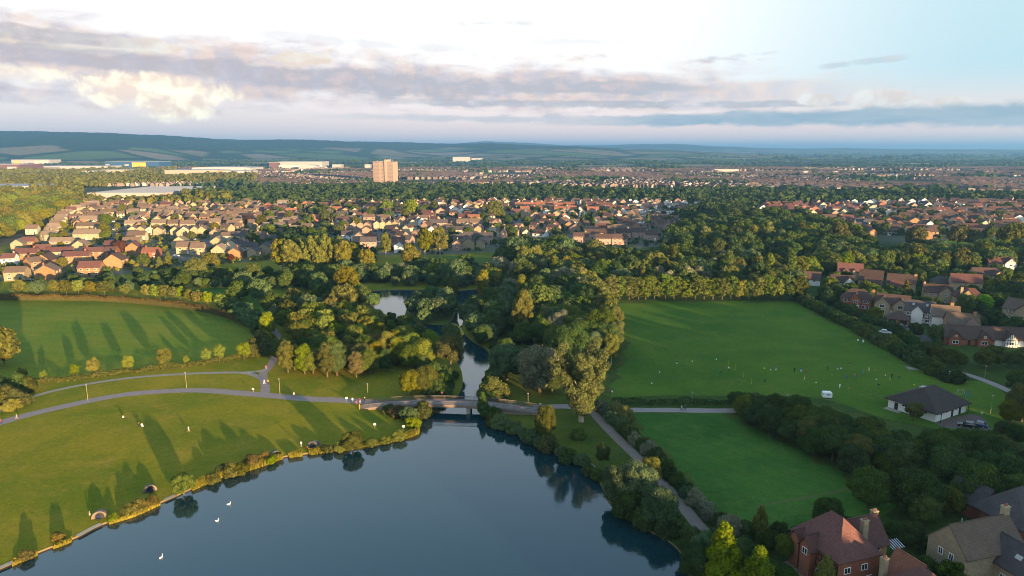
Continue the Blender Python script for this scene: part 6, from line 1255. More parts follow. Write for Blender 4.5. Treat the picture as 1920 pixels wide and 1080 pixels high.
def infill(px, spacing, gap, walls, roofs, label, ymax=445):
    mats = [ROOF[k] for k in RM]+[WALL[k] for k in 'pcwtor']; mb = MB(); q = grid_pts(px, spacing, .9); global HXY; n = 0
    for x, y in q:
        if np.min(np.hypot(HXY[:, 0]-x, HXY[:, 1]-y)) < gap or pix(Vector((x, y, 0)))[1] > ymax: continue
        if any(np.min(np.hypot(R_[:, 0]-x, R_[:, 1]-y)) < 9.5 for R_ in ROADS): continue
        HXY = np.vstack([HXY, [x, y]]); ang = math.floor(math.sin(x/45)*2+math.cos(y/60)*2)*.5+random.uniform(-.1, .1); w, d, e, r = random.uniform(3, 6.5), random.uniform(3.4, 4.4), random.choice([2.8, 4.8, 5, 5.2]), random.uniform(2, 3.2); c, s = math.cos(ang), math.sin(ang); n += 1
        f = lambda lx, ly, z: (x+lx*c-ly*s, y+lx*s+ly*c, z); rm = RM.index(random.choice(roofs)); wm = 6+'pcwtor'.index(random.choice(walls))
        mb.poly([f(-w-.2, -d-.35, e-.25), f(w+.2, -d-.35, e-.25), f(w+.2, 0, e+r), f(-w-.2, 0, e+r)], rm); mb.poly([f(w+.2, d+.35, e-.25), f(-w-.2, d+.35, e-.25), f(-w-.2, 0, e+r), f(w+.2, 0, e+r)], rm)
        for sg in (-1, 1): mb.poly([f(-w*sg, -d*sg, 0), f(w*sg, -d*sg, 0), f(w*sg, -d*sg, e), f(-w*sg, -d*sg, e)], wm); mb.poly([f(sg*w, -d, 0), f(sg*w, d, 0), f(sg*w, d, e), f(sg*w, 0, e+r), f(sg*w, -d, e)], wm)
        for sx in (-.5, .5):
            for zz in (.9, 3.3): mb.poly([f(w*sx-.75, -d-.04, zz), f(w*sx+.75, -d-.04, zz), f(w*sx+.75, -d-.04, zz+1.3), f(w*sx-.75, -d-.04, zz+1.3)], 12)
    tag(obj('estate_infill_houses', mb.mesh('estate_infill_houses', mats+[M_GLASS])), label, 'houses', None, 'stuff'); print('infill', n)
ROADS = [np.array([v.co[:2] for v in o.data.vertices]) for o in COL.objects if o.name.split('.')[0] in ('estate_road', 'cul_de_sac', 'estate_lane', 'estate_avenue', 'estate_street')]
infill([(120,430),(240,445),(420,445),(580,440),(600,382),(400,378),(190,378)], 16, 12.5, 'ttcpo', 'kbbxb', 'further small houses filling the back of the left estate')
infill([(590,382),(800,380),(1000,380),(1290,378),(1300,440),(960,448),(640,445)], 16, 12.5, 'ppcwt', 'xmbbx', 'further small houses filling the centre estate', 450)
infill([(1370,388),(1600,382),(1960,378),(1960,440),(1750,446),(1620,440),(1520,408)], 16, 12.5, 'pprwc', 'xmxxd', 'further small houses filling the far right estate', 450)
# garden hedges and bushes between the estate houses
for nm, px in (('left', [(-60,530),(120,528),(230,516),(330,502),(470,492),(560,482),(600,440),(600,385),(400,378),(180,378),(100,420),(0,480)]), ('centre', [(590,385),(800,382),(1000,382),(1280,380),(1330,420),(1300,450),(1200,465),(960,470),(800,478),(640,470),(590,440)]), ('right', [(1360,390),(1600,384),(1950,380),(1950,440),(1750,450),(1620,440),(1520,410)])):
    q = grid_pts(px, 6.5, .42); dd = np.min(np.abs(q[:, None, :]-HXY[None]).max(2), 1); q = q[dd > 5.8]
    road = [[(p.x, p.y) for p in o.data.vertices] if False else o for o in COL.objects if o.name.split('.')[0] in ('estate_road', 'cul_de_sac', 'estate_lane', 'estate_avenue', 'estate_street')]
    for o in road:
        V_ = np.array([v.co[:2] for v in o.data.vertices]); q = q[np.min(np.linalg.norm(q[:, None]-V_[None], axis=2), 1) > 5]
    far_trees('garden_bushes', q, (1.3, 3.2), (2.2, 4.8), 14, LM['farwarm' if nm == 'left' else 'far'], 'low bushes and hedges between the houses of the %s estate' % nm)
# ================================================================== BRIDGE, LAMPS, PEOPLE, SMALL THINGS
random.seed(99)
M_GIRD = pmat('girder_brown', (0.17, 0.13, 0.105), .8, .2, .1, .35, .5); M_RUST = pmat('weathered_steel', (0.17, 0.115, 0.085), .75, .3, .2, .3, .6); M_RAIL = pmat('railing_paint', (0.16, 0.13, 0.11), .6, .4, .2, .15, 1)
def bridge():
    A, B = Vector((-42.5, 187.3, 0)), Vector((9.5, 182.5, 0)); L = (B-A).length; o = empty('footbridge', A, math.atan2(B.y-A.y, B.x-A.x)); tag(o, 'low concrete footbridge with railings over the lake outlet', 'bridge')
    zf = lambda x: .12+2.0*math.sin(math.pi*min(1, max(0, x/L)))**.8; N = 24; hw = 2.1
    def strip(nm, y0, y1, z0, z1, mat, x0=0.0, x1=1.0):
        mb = MB()
        for i in range(N):
            a, b = L*(x0+(x1-x0)*i/N), L*(x0+(x1-x0)*(i+1)/N)
            c = [(a, y0, zf(a)+z0), (b, y0, zf(b)+z0), (b, y1, zf(b)+z0), (a, y1, zf(a)+z0), (a, y0, zf(a)+z1), (b, y0, zf(b)+z1), (b, y1, zf(b)+z1), (a, y1, zf(a)+z1)]; k = len(mb.v); mb.v.extend(c)
            for q in ((0,3,2,1),(4,5,6,7),(0,1,5,4),(2,3,7,6)): mb.f.append(tuple(k+j for j in q)); mb.m.append(0)
        return obj(nm, mb.mesh(nm, mat), o)
    strip('deck', -hw, hw, -.25, 0, M_PAVE); strip('girder', -hw-.22, -hw, -.62, .12, M_GIRD, .04, .93); strip('girder', hw, hw+.22, -.62, .12, M_GIRD, .04, .93)
    for side in (-hw-.1, hw+.1):
        strip('handrail', side-.07, side+.07, 1.1, 1.2, M_RAIL); strip('bottom_rail', side-.03, side+.03, .22, .27, M_RAIL)
        n = 18
        for i in range(n+1):
            x = L*i/n; mb = MB(); mb.box(-.06, .06, -.06, .06, 0, 1.2); obj('railing_post', mb.mesh('railing_post', M_RUST if i in (0,) else M_RAIL), o, (x, side, zf(x)))
            if i < n:
                mb = MB(); z0 = zf(x+L/n/2)
                for j in range(1, 15):
                    xx = L/n*j/15; zz = zf(x+xx); mb.box(xx-.024, xx+.024, -.02, .02, zz+.24, zz+1.12)
                obj('railing_panel', mb.mesh('railing_panel', M_RAIL), o, (x, side, 0))
    for px in (797, 876):
        q = g(px, 781, WZ); v = Matrix.Rotation(-o.rotation_euler.z, 4, 'Z') @ (q-A); mb = MB(); mb.prism([(-.45, -1.6), (.45, -1.6), (.55, zf(v.x)-.4), (-.55, zf(v.x)-.4)], -hw+.2, hw-.2); obj('pier', mb.mesh('pier', M_CONC), o, (v.x, 0, 0))
    for x0, x1 in ((2.0, 10.5), (L-15.5, L-2.0)):
        mb = MB(); mb.prism([(x0, -1), (x1, -1), (x1-.4, zf(x1)-.3), (x0, zf(x0)-.28)], -hw+.1, hw-.1); obj('abutment', mb.mesh('abutment', M_CONC), o)
    mb = MB(); mb.box(-.12, .12, -.12, .12, 0, 1.5); obj('end_post', mb.mesh('end_post', pmat('orange_timber', (.42, .22, .08), .8)), o, (-.4, -hw-.1, 0))
bridge()
def lamp(px, py, hpx, label):
    p = g(px, py); h = hpx*mpp(p)/.97; o = empty('street_lamp', p); tag(o, label, 'lamp post', 'park lamps')
    mb = MB(); mb.tube([(0, 0, 0), (0, 0, 1), (0, 0, h)], [.085, .07, .05], 7); obj('pole', mb.mesh('pole', pmat('lamp_paint', (.26, .21, .14), .6, .3)), o)
    mb = MB(); mb.box(-.17, .17, -.30, .20, -.03, .09); mb.box(-.13, .13, -.26, .16, -.06, -.03); hd = obj('lamp_head', mb.mesh('lamp_head', M_METAL), o, (0, 0, h)); mb = MB(); mb.box(-.11, .11, -.22, .12, -.09, -.06); obj('lens', mb.mesh('lens', M_WHITE), hd)
for a in [(165,751,30,'lamp post by the main path at the left of the lawn'),(350,728,30,'lamp post between the two curved paths'),(525,739,29,'lamp post right of the link path junction'),(690,745,26,'lamp post at the left end of the bridge'),(990,765,28,'lamp post at the right end of the bridge'),(1147,757,24,'lamp post right of the big poplar by the hedge'),(1297,758,23,'lamp post by the path before the dark belt'),(1846,710,24,'lamp post beside the field path on the right'),(1778,718,22,'lamp post at the end of the tall hedge'),(1474,772,32,'lamp post half hidden in the dark belt'),(1857,775,34,'slim post right of the pavilion')]: lamp(*a)
for px, py, label in [(475,735,'small white sign post left of the link path junction'),(703,802,'small white sign on the bank left of the bridge'),(757,806,'small white sign near the left bridge abutment'),(1013,764,'white sign post by the bridge path'),(1608,642,'short white post at the right edge of the field'),(1618,640+5,'white marker by the tall hedge'),(650,752,'short wooden bollard by the main path'),(1840,780,'short post in front of the pavilion forecourt')]:
    p = g(px, py); o = empty('sign_post', p); tag(o, label, 'sign'); mb = MB(); mb.tube([(0, 0, 0), (0, 0, 1.0)], .05, 6); obj('post', mb.mesh('post', M_METAL), o); mb = MB(); mb.box(-.3, .3, -.03, .0, .75, 1.25); obj('board', mb.mesh('board', M_WHITE), o, (0, -.052, 0))

# ---- skinned figures
def skin_mesh(name, joints, edges, radii, sub=1):
    me = bpy.data.meshes.new(name); me.from_pydata(joints, edges, []); o = bpy.data.objects.new(name, me); COL.objects.link(o)
    md = o.modifiers.new('skin', 'SKIN'); sd = o.modifiers.new('sub', 'SUBSURF'); sd.levels = sub; sd.render_levels = sub
    for i, r in enumerate(radii): me.skin_vertices[0].data[i].radius = (r, r) if not isinstance(r, tuple) else r
    me.skin_vertices[0].data[0].use_root = True
    dg = bpy.context.evaluated_depsgraph_get(); ev = bpy.data.meshes.new_from_object(o.evaluated_get(dg)); bpy.data.objects.remove(o); bpy.data.meshes.remove(me); ev.name = name; return ev
def body(pose):
    # pelvis, belly, chest, neck, head-base, head-top, then legs and arms
    if pose == 'stand': k = dict(hip=.93, lk=(.10, -.02, .49), la=(.11, 0, .07), lt=(.11, -.16, .04), rk=(-.10, -.02, .49), ra=(-.11, .02, .07), rt=(-.11, -.15, .04), le=(.27, .03, 1.12), lh=(.28, -.10, .86), re=(-.27, .03, 1.12), rh=(-.28, -.08, .86))
    elif pose == 'walk': k = dict(hip=.91, lk=(.09, -.22, .52), la=(.10, -.30, .10), lt=(.10, -.44, .06), rk=(-.09, .06, .48), ra=(-.10, .36, .16), rt=(-.10, .28, .05), le=(.27, .14, 1.12), lh=(.27, .02, .90), re=(-.27, -.10, 1.12), rh=(-.26, -.30, 1.0))
    elif pose == 'run': k = dict(hip=.88, lk=(.09, -.36, .66), la=(.10, -.24, .26), lt=(.10, -.36, .18), rk=(-.09, .10, .50), ra=(-.10, .46, .34), rt=(-.10, .42, .20), le=(.28, .20, 1.16), lh=(.22, .02, 1.02), re=(-.28, -.12, 1.16), rh=(-.22, -.34, 1.24))
    else: k = dict(hip=.40, lk=(.14, -.42, .50), la=(.14, -.40, .08), lt=(.14, -.56, .04), rk=(-.14, -.42, .50), ra=(-.14, -.40, .08), rt=(-.14, -.56, .04), le=(.27, -.14, .62), lh=(.16, -.38, .55), re=(-.27, -.14, .62), rh=(-.16, -.38, .55))
    h = k['hip']; b = -.05 if pose in ('run', 'sit') else 0
    J = [(0, 0, h), (0, b*.3, h+.22), (0, b, h+.47), (0, b*1.2, h+.58), (0, b*1.3-.01, h+.68), (0, b*1.3-.02, h+.82), (.1, 0, h-.05), k['lk'], k['la'], k['lt'], (-.1, 0, h-.05), k['rk'], k['ra'], k['rt'], (.19, b, h+.50), k['le'], k['lh'], (-.19, b, h+.50), k['re'], k['rh']]
    E = [(0, 1), (1, 2), (2, 3), (3, 4), (4, 5), (0, 6), (6, 7), (7, 8), (8, 9), (0, 10), (10, 11), (11, 12), (12, 13), (2, 14), (14, 15), (15, 16), (2, 17), (17, 18), (18, 19)]
    Rr = [.15, .14, .16, .065, .095, .09, .095, .065, .045, .04, .095, .065, .045, .04, .07, .045, .035, .07, .045, .035]
    me = skin_mesh('body_'+pose, J, E, Rr)
    names = ['trousers', 'shirt', 'skin', 'hair', 'shoe']
    for nm in names: me.materials.append(pmat('cloth_default_'+nm, (.1, .1, .1)))
    hand = [Vector(k['lh']), Vector(k['rh'])]; feet = [Vector(k['la']), Vector(k['ra']), Vector(k['lt']), Vector(k['rt'])]
    for f in me.polygons:
        c = Vector(f.center)
        if min((c-q).length for q in feet) < .10: i = 4
        elif c.z > h+.77 or (c.z > h+.66 and c.y > b*1.3+.02): i = 3
        elif c.z > h+.56 or min((c-q).length for q in hand) < .07: i = 2
        elif c.z > h+.06 and abs(c.x) < .4 and not (pose == 'sit' and c.y < -.22 and c.z < .56): i = 1
        else: i = 0
        f.material_index = i
    return me
BODY = {p: body(p) for p in ('stand', 'walk', 'run', 'sit')}
CLO = {'white': (.72, .70, .66), 'black': (.02, .02, .022), 'navy': (.02, .03, .09), 'red': (.45, .03, .03), 'pink': (.62, .12, .16), 'blue': (.03, .10, .34), 'yellow': (.60, .55, .04), 'teal': (.03, .30, .28), 'grey': (.22, .22, .23), 'green': (.03, .20, .06), 'orange': (.55, .18, .03), 'purple': (.18, .06, .3), 'tan': (.35, .26, .17)}
def person(px, py, pose, top, bottom, label, rz=None, hair='black', group=None, h=1.0, lift=0.0):
    p = g(px, py); o = obj('person', BODY[pose], None, (p.x, p.y, lift), random.uniform(0, 6.28) if rz is None else rz, h)
    for i, c in enumerate([bottom, top, None, hair, 'black']):
        s = o.material_slots[i]; s.link = 'OBJECT'; s.material = pmat('skin_tone', (.45, .27, .18), .6) if c is None else pmat('cloth_'+c, CLO[c], .85, .2)
    return tag(o, label, 'person', group)
for a in [(231,786,'sit','white','black','person in white crouching on the lawn, leftmost there'),(261,800,'sit','black','black','person in black sitting on the lawn beside one in white'),(266,801,'sit','white','white','person in white sitting on the lawn beside one in black'),(354,811,'walk','white','tan','person in white standing alone on the lawn'),
 (32,787,'walk','tan','tan','person walking on the main path at the left'),(2,797,'walk','red','navy','person in red at the left edge of the path'),(499,694,'walk','pink','grey','person walking up the link path'),(496,721,'walk','white','white','person in white at the path junction'),(503,721,'walk','orange','black','person in orange beside the one in white at the junction'),
 (661,756,'stand','white','grey','person in white in the group by the bridge, leftmost'),(668,758,'sit','pink','pink','seated person in pink in the group by the bridge'),(675,757,'stand','red','white','person in red and white in the group by the bridge'),(684,754,'walk','tan','black','person in tan in the group by the bridge, nearest the railing'),(1257,934,'walk','black','black','person in black walking on the lakeside path'),
 (565,839,'stand','white','grey','angler in white between the two upper tents'),(168,969,'sit','tan','grey','angler seated beside the lower left tent'),(576,845,'sit','red','black','angler in red beside the topmost tent'),(1278,770,'walk','white','navy','walker in white on the path beside the paddock'),(1284,770,'walk','navy','black','walker in navy on the path beside the paddock')]: person(*a, group=None)
person(829, 752, 'walk', 'pink', 'black', 'person in pink crossing the bridge', lift=1.3)
PL = [(1269,684,'stand','black','white'),(1366,696,'stand','white','black'),(1350,701,'run','green','black'),(1434,719,'run','black','black'),(1455,722-26,'run','blue','white'),(1489,698,'stand','black','black'),(1502,698,'stand','blue','white'),(1511,699,'sit','red','black'),(1508,713,'stand','orange','white'),(1551,694,'stand','black','black'),(1570,695,'run','purple','white'),(1574,729,'stand','white','white'),(1593,688,'run','black','tan'),(1587,712,'run','blue','blue'),(1603,709,'run','pink','purple'),(1617,702,'run','teal','teal'),(1647,728,'stand','black','green'),(1668,716,'stand','yellow','yellow'),(1672,709,'stand','black','black'),(1685,713,'stand','black','green'),(1629,697,'stand','yellow','white'),(1618,644,'stand','white','grey')]
for i, (x, y, po, t, b_) in enumerate(sorted(PL)): person(x, y, po, t, b_, 'person in %s and %s on the playing field, %s from left' % (t, b_, ordn(i+1)), group='players on the playing field')
# training poles and cones
for i, (x, y, h) in enumerate([(1366,683,9),(1378,693,11),(1394,706,9),(1409,720,12)]):
    p = g(x, y); mb = MB(); mb.tube([(0, 0, 0), (0, 0, h*mpp(p))], .04, 6); mb.tube([(0, 0, 0), (0, 0, .06)], .18, 8); tag(obj('training_pole', mb.mesh('training_pole', M_YEL), None, p), 'thin yellow training pole on the field, %s from left' % ordn(i+1), 'pole', 'training poles')
cm = MB(); cm.tube([(0, 0, 0), (0, 0, .02), (0, 0, .3)], [.2, .16, .03], 8); cone_me = {c: cm.mesh('cone_'+c, pmat('cone_'+c, CLO[c], .6)) for c in ('white', 'orange', 'yellow')}
for i, (x, y, c) in enumerate(sorted([(1298,678,'white'),(1343,674,'white'),(1433,691,'yellow'),(1445,694,'white'),(1237,698,'white'),(1222,719,'white'),(1560,703,'orange'),(1577,691,'white'),(1641,695,'orange'),(1660,704,'white'),(1643,712,'white'),(1530,718,'white'),(1592,728,'orange'),(1714,722,'yellow'),(1727,726,'white')])):
    tag(obj('training_cone', cone_me[c], None, g(x, y), None, 1.3), 'small %s training cone on the playing field, %s from left' % (c, ordn(i+1)), 'cone', 'training cones')
def low_goal(px, py, rz, label):
    p = g(px, py); o = empty('small_goal', p, rz); tag(o, label, 'goal')
    for nm, a in (('post', [(-1.2, 0, 0), (-1.2, 0, 1.1)]), ('post', [(1.2, 0, 0), (1.2, 0, 1.1)]), ('crossbar', [(-1.2, 0, 1.1), (1.2, 0, 1.1)]), ('ground_bar', [(-1.2, .8, .04), (1.2, .8, .04)])):
        mb = MB(); mb.tube(a, .05, 6); obj(nm, mb.mesh(nm, M_WHITE), o)
low_goal(1725, 688, .3, 'small goal frame lying near the tall hedge'); low_goal(1737, 730, .1, 'small goal frame beyond the pavilion roof')
for i, (x, y) in enumerate([(1800, 742), (1815, 745)]):
    p = g(x, y); o = empty('climbing_frame', p, .5*i); tag(o, 'small %s play frame right of the pavilion' % ('grey', 'blue')[i], 'play frame'); mt = (M_METAL, pmat('cloth_blue', CLO['blue']))[i]
    for sx in (-1, 1):
        for sy in (-1, 1): mb = MB(); mb.tube([(sx*1.2, sy*.8, 0), (sx*.8, sy*.1, 1.9)], .05, 6); obj('leg', mb.mesh('leg', mt), o)
    mb = MB(); mb.tube([(-.9, 0, 1.9), (.9, 0, 1.9)], .05, 6); obj('top_bar', mb.mesh('top_bar', mt), o); mb = MB(); mb.box(-.3, .3, -.15, .15, .5, .56); obj('seat', mb.mesh('seat', mt), o)
# ---- bicycle by the lawn
def bicycle(px, py, rz, label):
    p = g(px, py); o = empty('bicycle', p, rz); tag(o, label, 'bicycle')
    for x in (-.52, .52):
        mb = MB(); mb.tube([(x+.33*math.cos(t), 0, .34+.33*math.sin(t)) for t in np.linspace(0, 2*math.pi, 15)], .022, 5, 0, False); obj('wheel', mb.mesh('wheel', M_DARK), o)
    mb = MB(); mb.tube([(-.52, 0, .34), (-.15, 0, .8), (.38, 0, .82), (-.02, 0, .32), (-.52, 0, .34)], .025, 5); mb.tube([(-.02, 0, .32), (-.15, 0, .8)], .025, 5); mb.tube([(.52, 0, .34), (.38, 0, .82), (.34, 0, 1.0)], .025, 5); obj('frame', mb.mesh('frame', pmat('cloth_red', CLO['red'])), o)
    mb = MB(); mb.tube([(.3, -.28, 1.02), (.34, 0, 1.0), (.3, .28, 1.02)], .02, 5); obj('handlebar', mb.mesh('handlebar', M_DARK), o); mb = MB(); mb.box(-.3, -.04, -.07, .07, .86, .92); obj('saddle', mb.mesh('saddle', M_DARK), o); return p
bicycle(552, 745, R(-8), 'bicycle ridden along the main path left of the bridge'); person(551, 745, 'sit', 'white', 'tan', 'cyclist in white riding along the main path', R(82), lift=.52)
# ---- anglers' shelters
def tent(px, py, rz, w, col, label):
    p = g(px, py); w *= .8; o = empty('fishing_tent', p, rz); tag(o, label, 'tent', 'fishing tents on the left shore'); nu, nv = 14, 7
    mb = MB(); r, hh, dep = w/2, w*.52, w*.95; grid = []
    for j in range(nv+1):
        v = j/nv; row = []
        for i in range(nu+1):
            a = math.pi*i/nu; k = math.sqrt(max(0, 1-(v*.98)**2)); row.append((r*math.cos(a)*k*(1+.04*math.cos(a*8)), v*dep, hh*math.sin(a)**.85*k*(1+.03*math.cos(a*8))))
        grid.append(row)
    for j in range(nv):
        for i in range(nu): mb.poly([grid[j][i], grid[j][i+1], grid[j+1][i+1], grid[j+1][i]])
    obj('shell', mb.mesh('shell', pmat('tent_'+col, {'tan': (.15, .12, .085), 'green': (.08, .085, .05), 'grey': (.10, .09, .08)}[col], .8, .3)), o)
    q = [(r*math.cos(math.pi*t_)*.985, .03, hh*math.sin(math.pi*t_)**.85*.985) for t_ in np.linspace(0, 1, 15)]; mb = MB(); mb.poly(q); obj('front_panel', mb.mesh('front_panel', pmat('tent_'+col, (.1, .1, .1))), o)
    mb = MB(); mb.poly([(x_*.62+.1, -.02, z_*.84) for x_, y_, z_ in q]); obj('doorway_shade', mb.mesh('doorway_shade', M_DARK), o)  # flat dark sheet standing in for the shaded tent opening
    for i in (0, 4, 7, 10, 14):
        mb = MB(); mb.tube([grid[j][i] for j in range(nv)], .03, 4); obj('rib', mb.mesh('rib', M_DARK), o)
    mb = MB(); mb.box(-.3, .3, -.9, -.3, .3, .38); mb.box(-.3, .3, -.34, -.28, .38, .8); mb.box(-.28, -.24, -.86, -.34, 0, .3); mb.box(.24, .28, -.86, -.34, 0, .3); obj('camp_chair', mb.mesh('camp_chair', pmat('cloth_navy', CLO['navy'])), o)
tent(186, 972, R(20), 3.6, 'tan', 'tan dome fishing tent nearest the bottom left'); tent(282, 922, R(35), 3.5, 'tan', 'tan dome fishing tent left of the round golden bush'); tent(518, 855, R(40), 3.2, 'green', 'olive dome fishing tent behind the reeds'); tent(586, 838, R(-15), 3.4, 'grey', 'grey dome fishing tent nearest the bridge')
mb = MB(); mb.box(-1.3, 1.3, -.9, .9, -.1, 0); o = tag(obj('fishing_platform', mb.mesh('fishing_platform', M_GRAVEL), None, g(1110, 880)+Vector((-.6, 1.5, .12)), .3), 'pale wooden fishing platform on the right shore', 'platform')
# ---- swans
sw = skin_mesh('swan', [(0, 0, .10), (-.32, 0, .14), (-.58, 0, .24), (.28, 0, .14), (.44, 0, .30), (.46, 0, .56), (.40, 0, .76), (.46, 0, .86), (.60, 0, .83)], [(0, 1), (1, 2), (0, 3), (3, 4), (4, 5), (5, 6), (6, 7), (7, 8)], [(.26, .20), (.24, .18), (.05, .04), (.18, .16), .08, .05, .045, .06, .025], 2)
sw.materials.append(pmat('swan_white', (.80, .79, .76), .7)); sw.materials.append(pmat('swan_bill', (.55, .2, .03), .5))
for f in sw.polygons:
    if f.center.x > .53 and f.center.z > .7: f.material_index = 1
for x, y, rz, lab in [(429,946,.3,'white swan on the lake nearest the golden bush'),(407,977,.1,'white swan in the middle of the three on the lake'),(302,1046,1.2,'white swan near the bottom of the lake')]: tag(obj('swan', sw, None, g(x, y, WZ), rz, .72), lab, 'swan', 'swans on the lake')
# ---- cars
def car_parts(kind):
    key = ('car', kind)
    if key in PROTO: return PROTO[key]
    Lc, hb, hc = (4.3, .78, 1.46) if kind == 'car' else (4.9, .95, 1.95)
    w = .88; bm = MB(); prof = [(-Lc/2, .28), (Lc/2, .28), (Lc/2+.02, .55), (Lc/2-.08, .70), (Lc*.22, hb+.06), (-Lc*.42, hb+.10), (-Lc/2+.03, hb)]
    bm.prism(prof, -w, w); body = bm
    a, b, c, d = Lc*.24, Lc*.08, -Lc*.30, -Lc*.45
    lo = [(a, hb+.03), (d, hb+.07)]; hi = [(b, hc), (c, hc)]
    cb = MB(); W0, W1 = w*.97, w*.74
    ring = [(a, -W0, hb+.03), (a, W0, hb+.03), (d, W0, hb+.08), (d, -W0, hb+.08)]; top = [(b, -W1, hc), (b, W1, hc), (c, W1, hc), (c, -W1, hc)]
    cb.poly(top[::-1]); gl = MB()
    for i in range(4):
        j = (i+1) % 4; q = [Vector(ring[i]), Vector(ring[j]), Vector(top[j]), Vector(top[i])]; cb.poly(q)
        cen = sum(q, Vector())/4; nrm = (q[1]-q[0]).cross(q[3]-q[0]).normalized(); nrm = nrm if nrm.dot(cen-Vector((0, 0, hb+.3))) > 0 else -nrm
        gl.poly([cen+(p-cen)*.86+nrm*.012 for p in q])
    wh = MB(); wh.tube([(0, -.1, 0), (0, .1, 0)], .32, 14); rim = MB(); rim.tube([(0, -.115, 0), (0, .115, 0)], .2, 10)
    li = MB(); li.box(-.03, .03, -.2, .2, -.07, .07)
    PROTO[key] = (body, cb, gl.mesh('windows', M_GLASS), wh.mesh('tyre', M_DARK), rim.mesh('rim', M_METAL), li.mesh('headlight', M_WHITE), Lc, w); return PROTO[key]
def car(px, py, rz, col, label, kind='car', group=None):
    b, c, glm, wh, rim, li, Lc, w = car_parts(kind); p = g(px, py); o = empty('parked_car' if kind == 'car' else 'parked_van', p, rz); tag(o, label, 'car' if kind == 'car' else 'van', group)
    paint = pmat('paint_'+col, {'white': (.72, .72, .72), 'black': (.015, .016, .02), 'grey': (.13, .14, .15), 'blue': (.02, .05, .14), 'silver': (.40, .41, .42), 'red': (.3, .02, .02)}[col], .25, .6, .1)
    key = ('carm', kind, col)
    if key not in PROTO: PROTO[key] = (b.mesh('car_body', paint), c.mesh('cabin', paint))
    obj('body', PROTO[key][0], o); cb = obj('cabin', PROTO[key][1], o); obj('windows', glm, cb)
    for x in (-.31, .31):
        for s in (-1, 1): k = obj('wheel', wh, o, (x*Lc, s*(w-.06), .32)); obj('rim', rim, k)
    for s in (-1, 1): obj('headlight', li, o, (Lc/2+.005, s*.62, .62))
car(1813, 800, R(150), 'black', 'black car parked on the pavilion forecourt, left one'); car(1833, 799, R(140), 'blue', 'dark blue car parked on the pavilion forecourt, right one'); car(1883, 852, R(-22), 'white', 'white car parked among the trees at the right edge')
car(1689, 613, R(-20), 'grey', 'grey car on the close drive beside the garage'); car(1714, 615, R(-10), 'black', 'dark car before the half timbered house'); car(1646, 596, R(10), 'silver', 'silver car by the tan twin gabled house'); car(1660, 625, R(-30), 'white', 'white car half hidden behind the tall hedge')
for i, (x, y, c, k) in enumerate([(216,431,'white','van'),(218,436,'black','car'),(220,440,'grey','car'),(220,445,'white','car'),(219,452,'white','car'),(222,448,'black','car'),(213,416,'white','van'),(219,457,'grey','car')]): car(x, y, R(80), c, '%s %s on the left estate road, %s from top' % (c, k, ordn([3, 4, 5, 6, 8, 7, 2, 9][i]-1)), k, 'cars on the left estate road')
for i, (x, y, c) in enumerate([(189,457,'white'),(368,450,'white'),(190,468,'blue'),(130,440,'white'),(380,461,'silver'),(707,455,'white'),(704,432,'silver'),(962,404,'white'),(972,412,'silver'),(958,418,'white'),(830,392,'blue'),(11,500,'white'),(55,527,'black')]):
    car(x, y, R(random.choice([0, 20, 80])), c, '%s parked car among the estate houses, %s from left' % (c, ordn(sorted([189, 368, 190, 130, 380, 707, 704, 962, 972, 958, 830, 11, 55]).index(x)+1)), 'car', 'cars parked among the estate houses')
for i, (x, y, c) in enumerate([(60,507,'silver'),(118,486,'white'),(250,471,'grey'),(285,477,'red'),(330,481,'white'),(376,489,'black'),(320,437,'white'),(365,437,'blue'),(655,465,'white'),(700,472,'grey'),(850,450,'white'),(905,450,'silver'),(1085,447,'white'),(480,446,'white'),(520,445,'grey')]):
    car(x, y, R(random.choice([-15, 10, 25])), c, '%s car standing in a narrow estate street, %s from left' % (c, ordn(sorted([60,118,250,285,330,376,320,365,655,700,850,905,1085,480,520]).index(x)+1)), 'car', 'cars in the narrow estate streets')
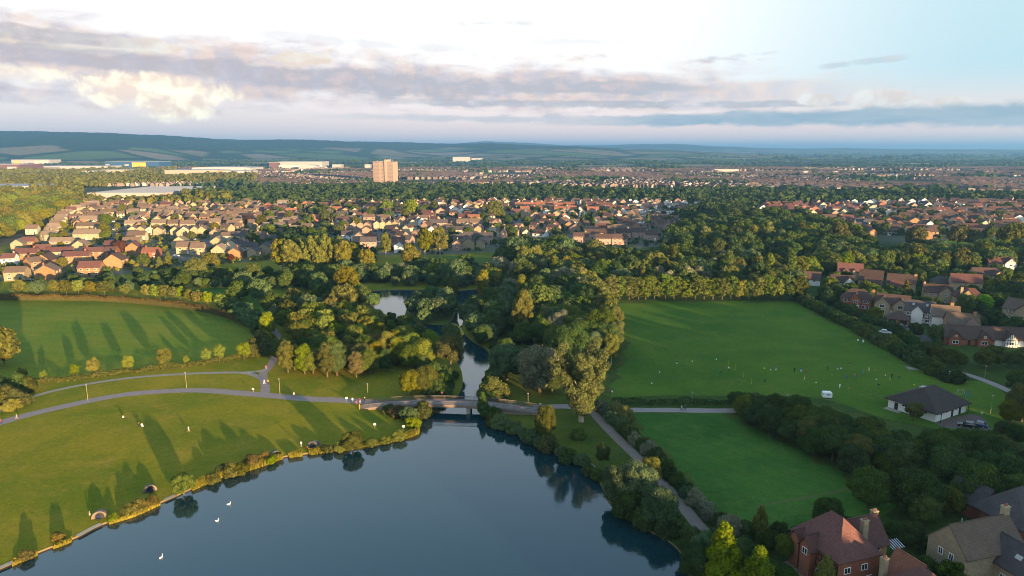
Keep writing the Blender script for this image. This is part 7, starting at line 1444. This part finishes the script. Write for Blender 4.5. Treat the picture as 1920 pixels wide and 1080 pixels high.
# ---- white catering trailer on the field
p = g(1550, 746); o = empty('catering_trailer', p, R(-6), .8); tag(o, 'white catering trailer parked on the playing field', 'trailer')
mb = MB(); mb.prism([(-1.55, .45), (1.55, .45), (1.6, 1.0), (1.55, 2.25), (1.35, 2.4), (-1.35, 2.4), (-1.55, 2.25), (-1.6, 1.0)], -1, 1); obj('body', mb.mesh('body', M_WHITE), o)
mb = MB(); mb.box(-.5, .9, -1.04, -1.0, 1.25, 1.95); obj('hatch', mb.mesh('hatch', pmat('hatch_grey', (.4, .42, .44), .5)), o); mb = MB(); mb.tube([(.2, -1.06, 1.62), (.2, -1.02, 1.62)], .26, 12); obj('emblem', mb.mesh('emblem', M_METAL), o)
mb = MB(); mb.box(-1.66, -1.58, -.7, -.1, 1.2, 1.9); obj('side_window', mb.mesh('side_window', M_GLASS), o)
for s in (-1, 1): mb = MB(); mb.tube([(0, s*.9-.08, .32), (0, s*.9+.08, .32)], .32, 12); obj('wheel', mb.mesh('wheel', M_DARK), o)
mb = MB(); mb.tube([(1.5, .3, .5), (2.4, 0, .45)], .05, 6); mb.tube([(1.5, -.3, .5), (2.4, 0, .45)], .05, 6); obj('drawbar', mb.mesh('drawbar', M_METAL), o)
mb = MB(); mb.box(-.9, .9, -2.2, -1.3, 0, .03); obj('mat', mb.mesh('mat', M_FENCE), o)
# ---- evening haze
mb = MB(); mb.box(-30500, 30500, -3500, 40500, -6.0, 300); hz = obj('haze', mb.mesh('haze', []))
m = bpy.data.materials.new('haze_air'); m.use_nodes = True; t = NT(m.node_tree); t.n.clear(); out = t.new('ShaderNodeOutputMaterial'); pv = t.new('ShaderNodeVolumePrincipled')
pv.inputs['Color'].default_value = (0.29, 0.62, 1.0, 1); pv.inputs['Density'].default_value = 1.0e-4; pv.inputs['Anisotropy'].default_value = 0.5; t.l.new(pv.outputs[0], out.inputs['Volume'])
hz.data.materials.append(m); tag(hz, 'pale evening haze over the plain', 'haze', None, 'stuff')
print('objects', len(COL.objects))
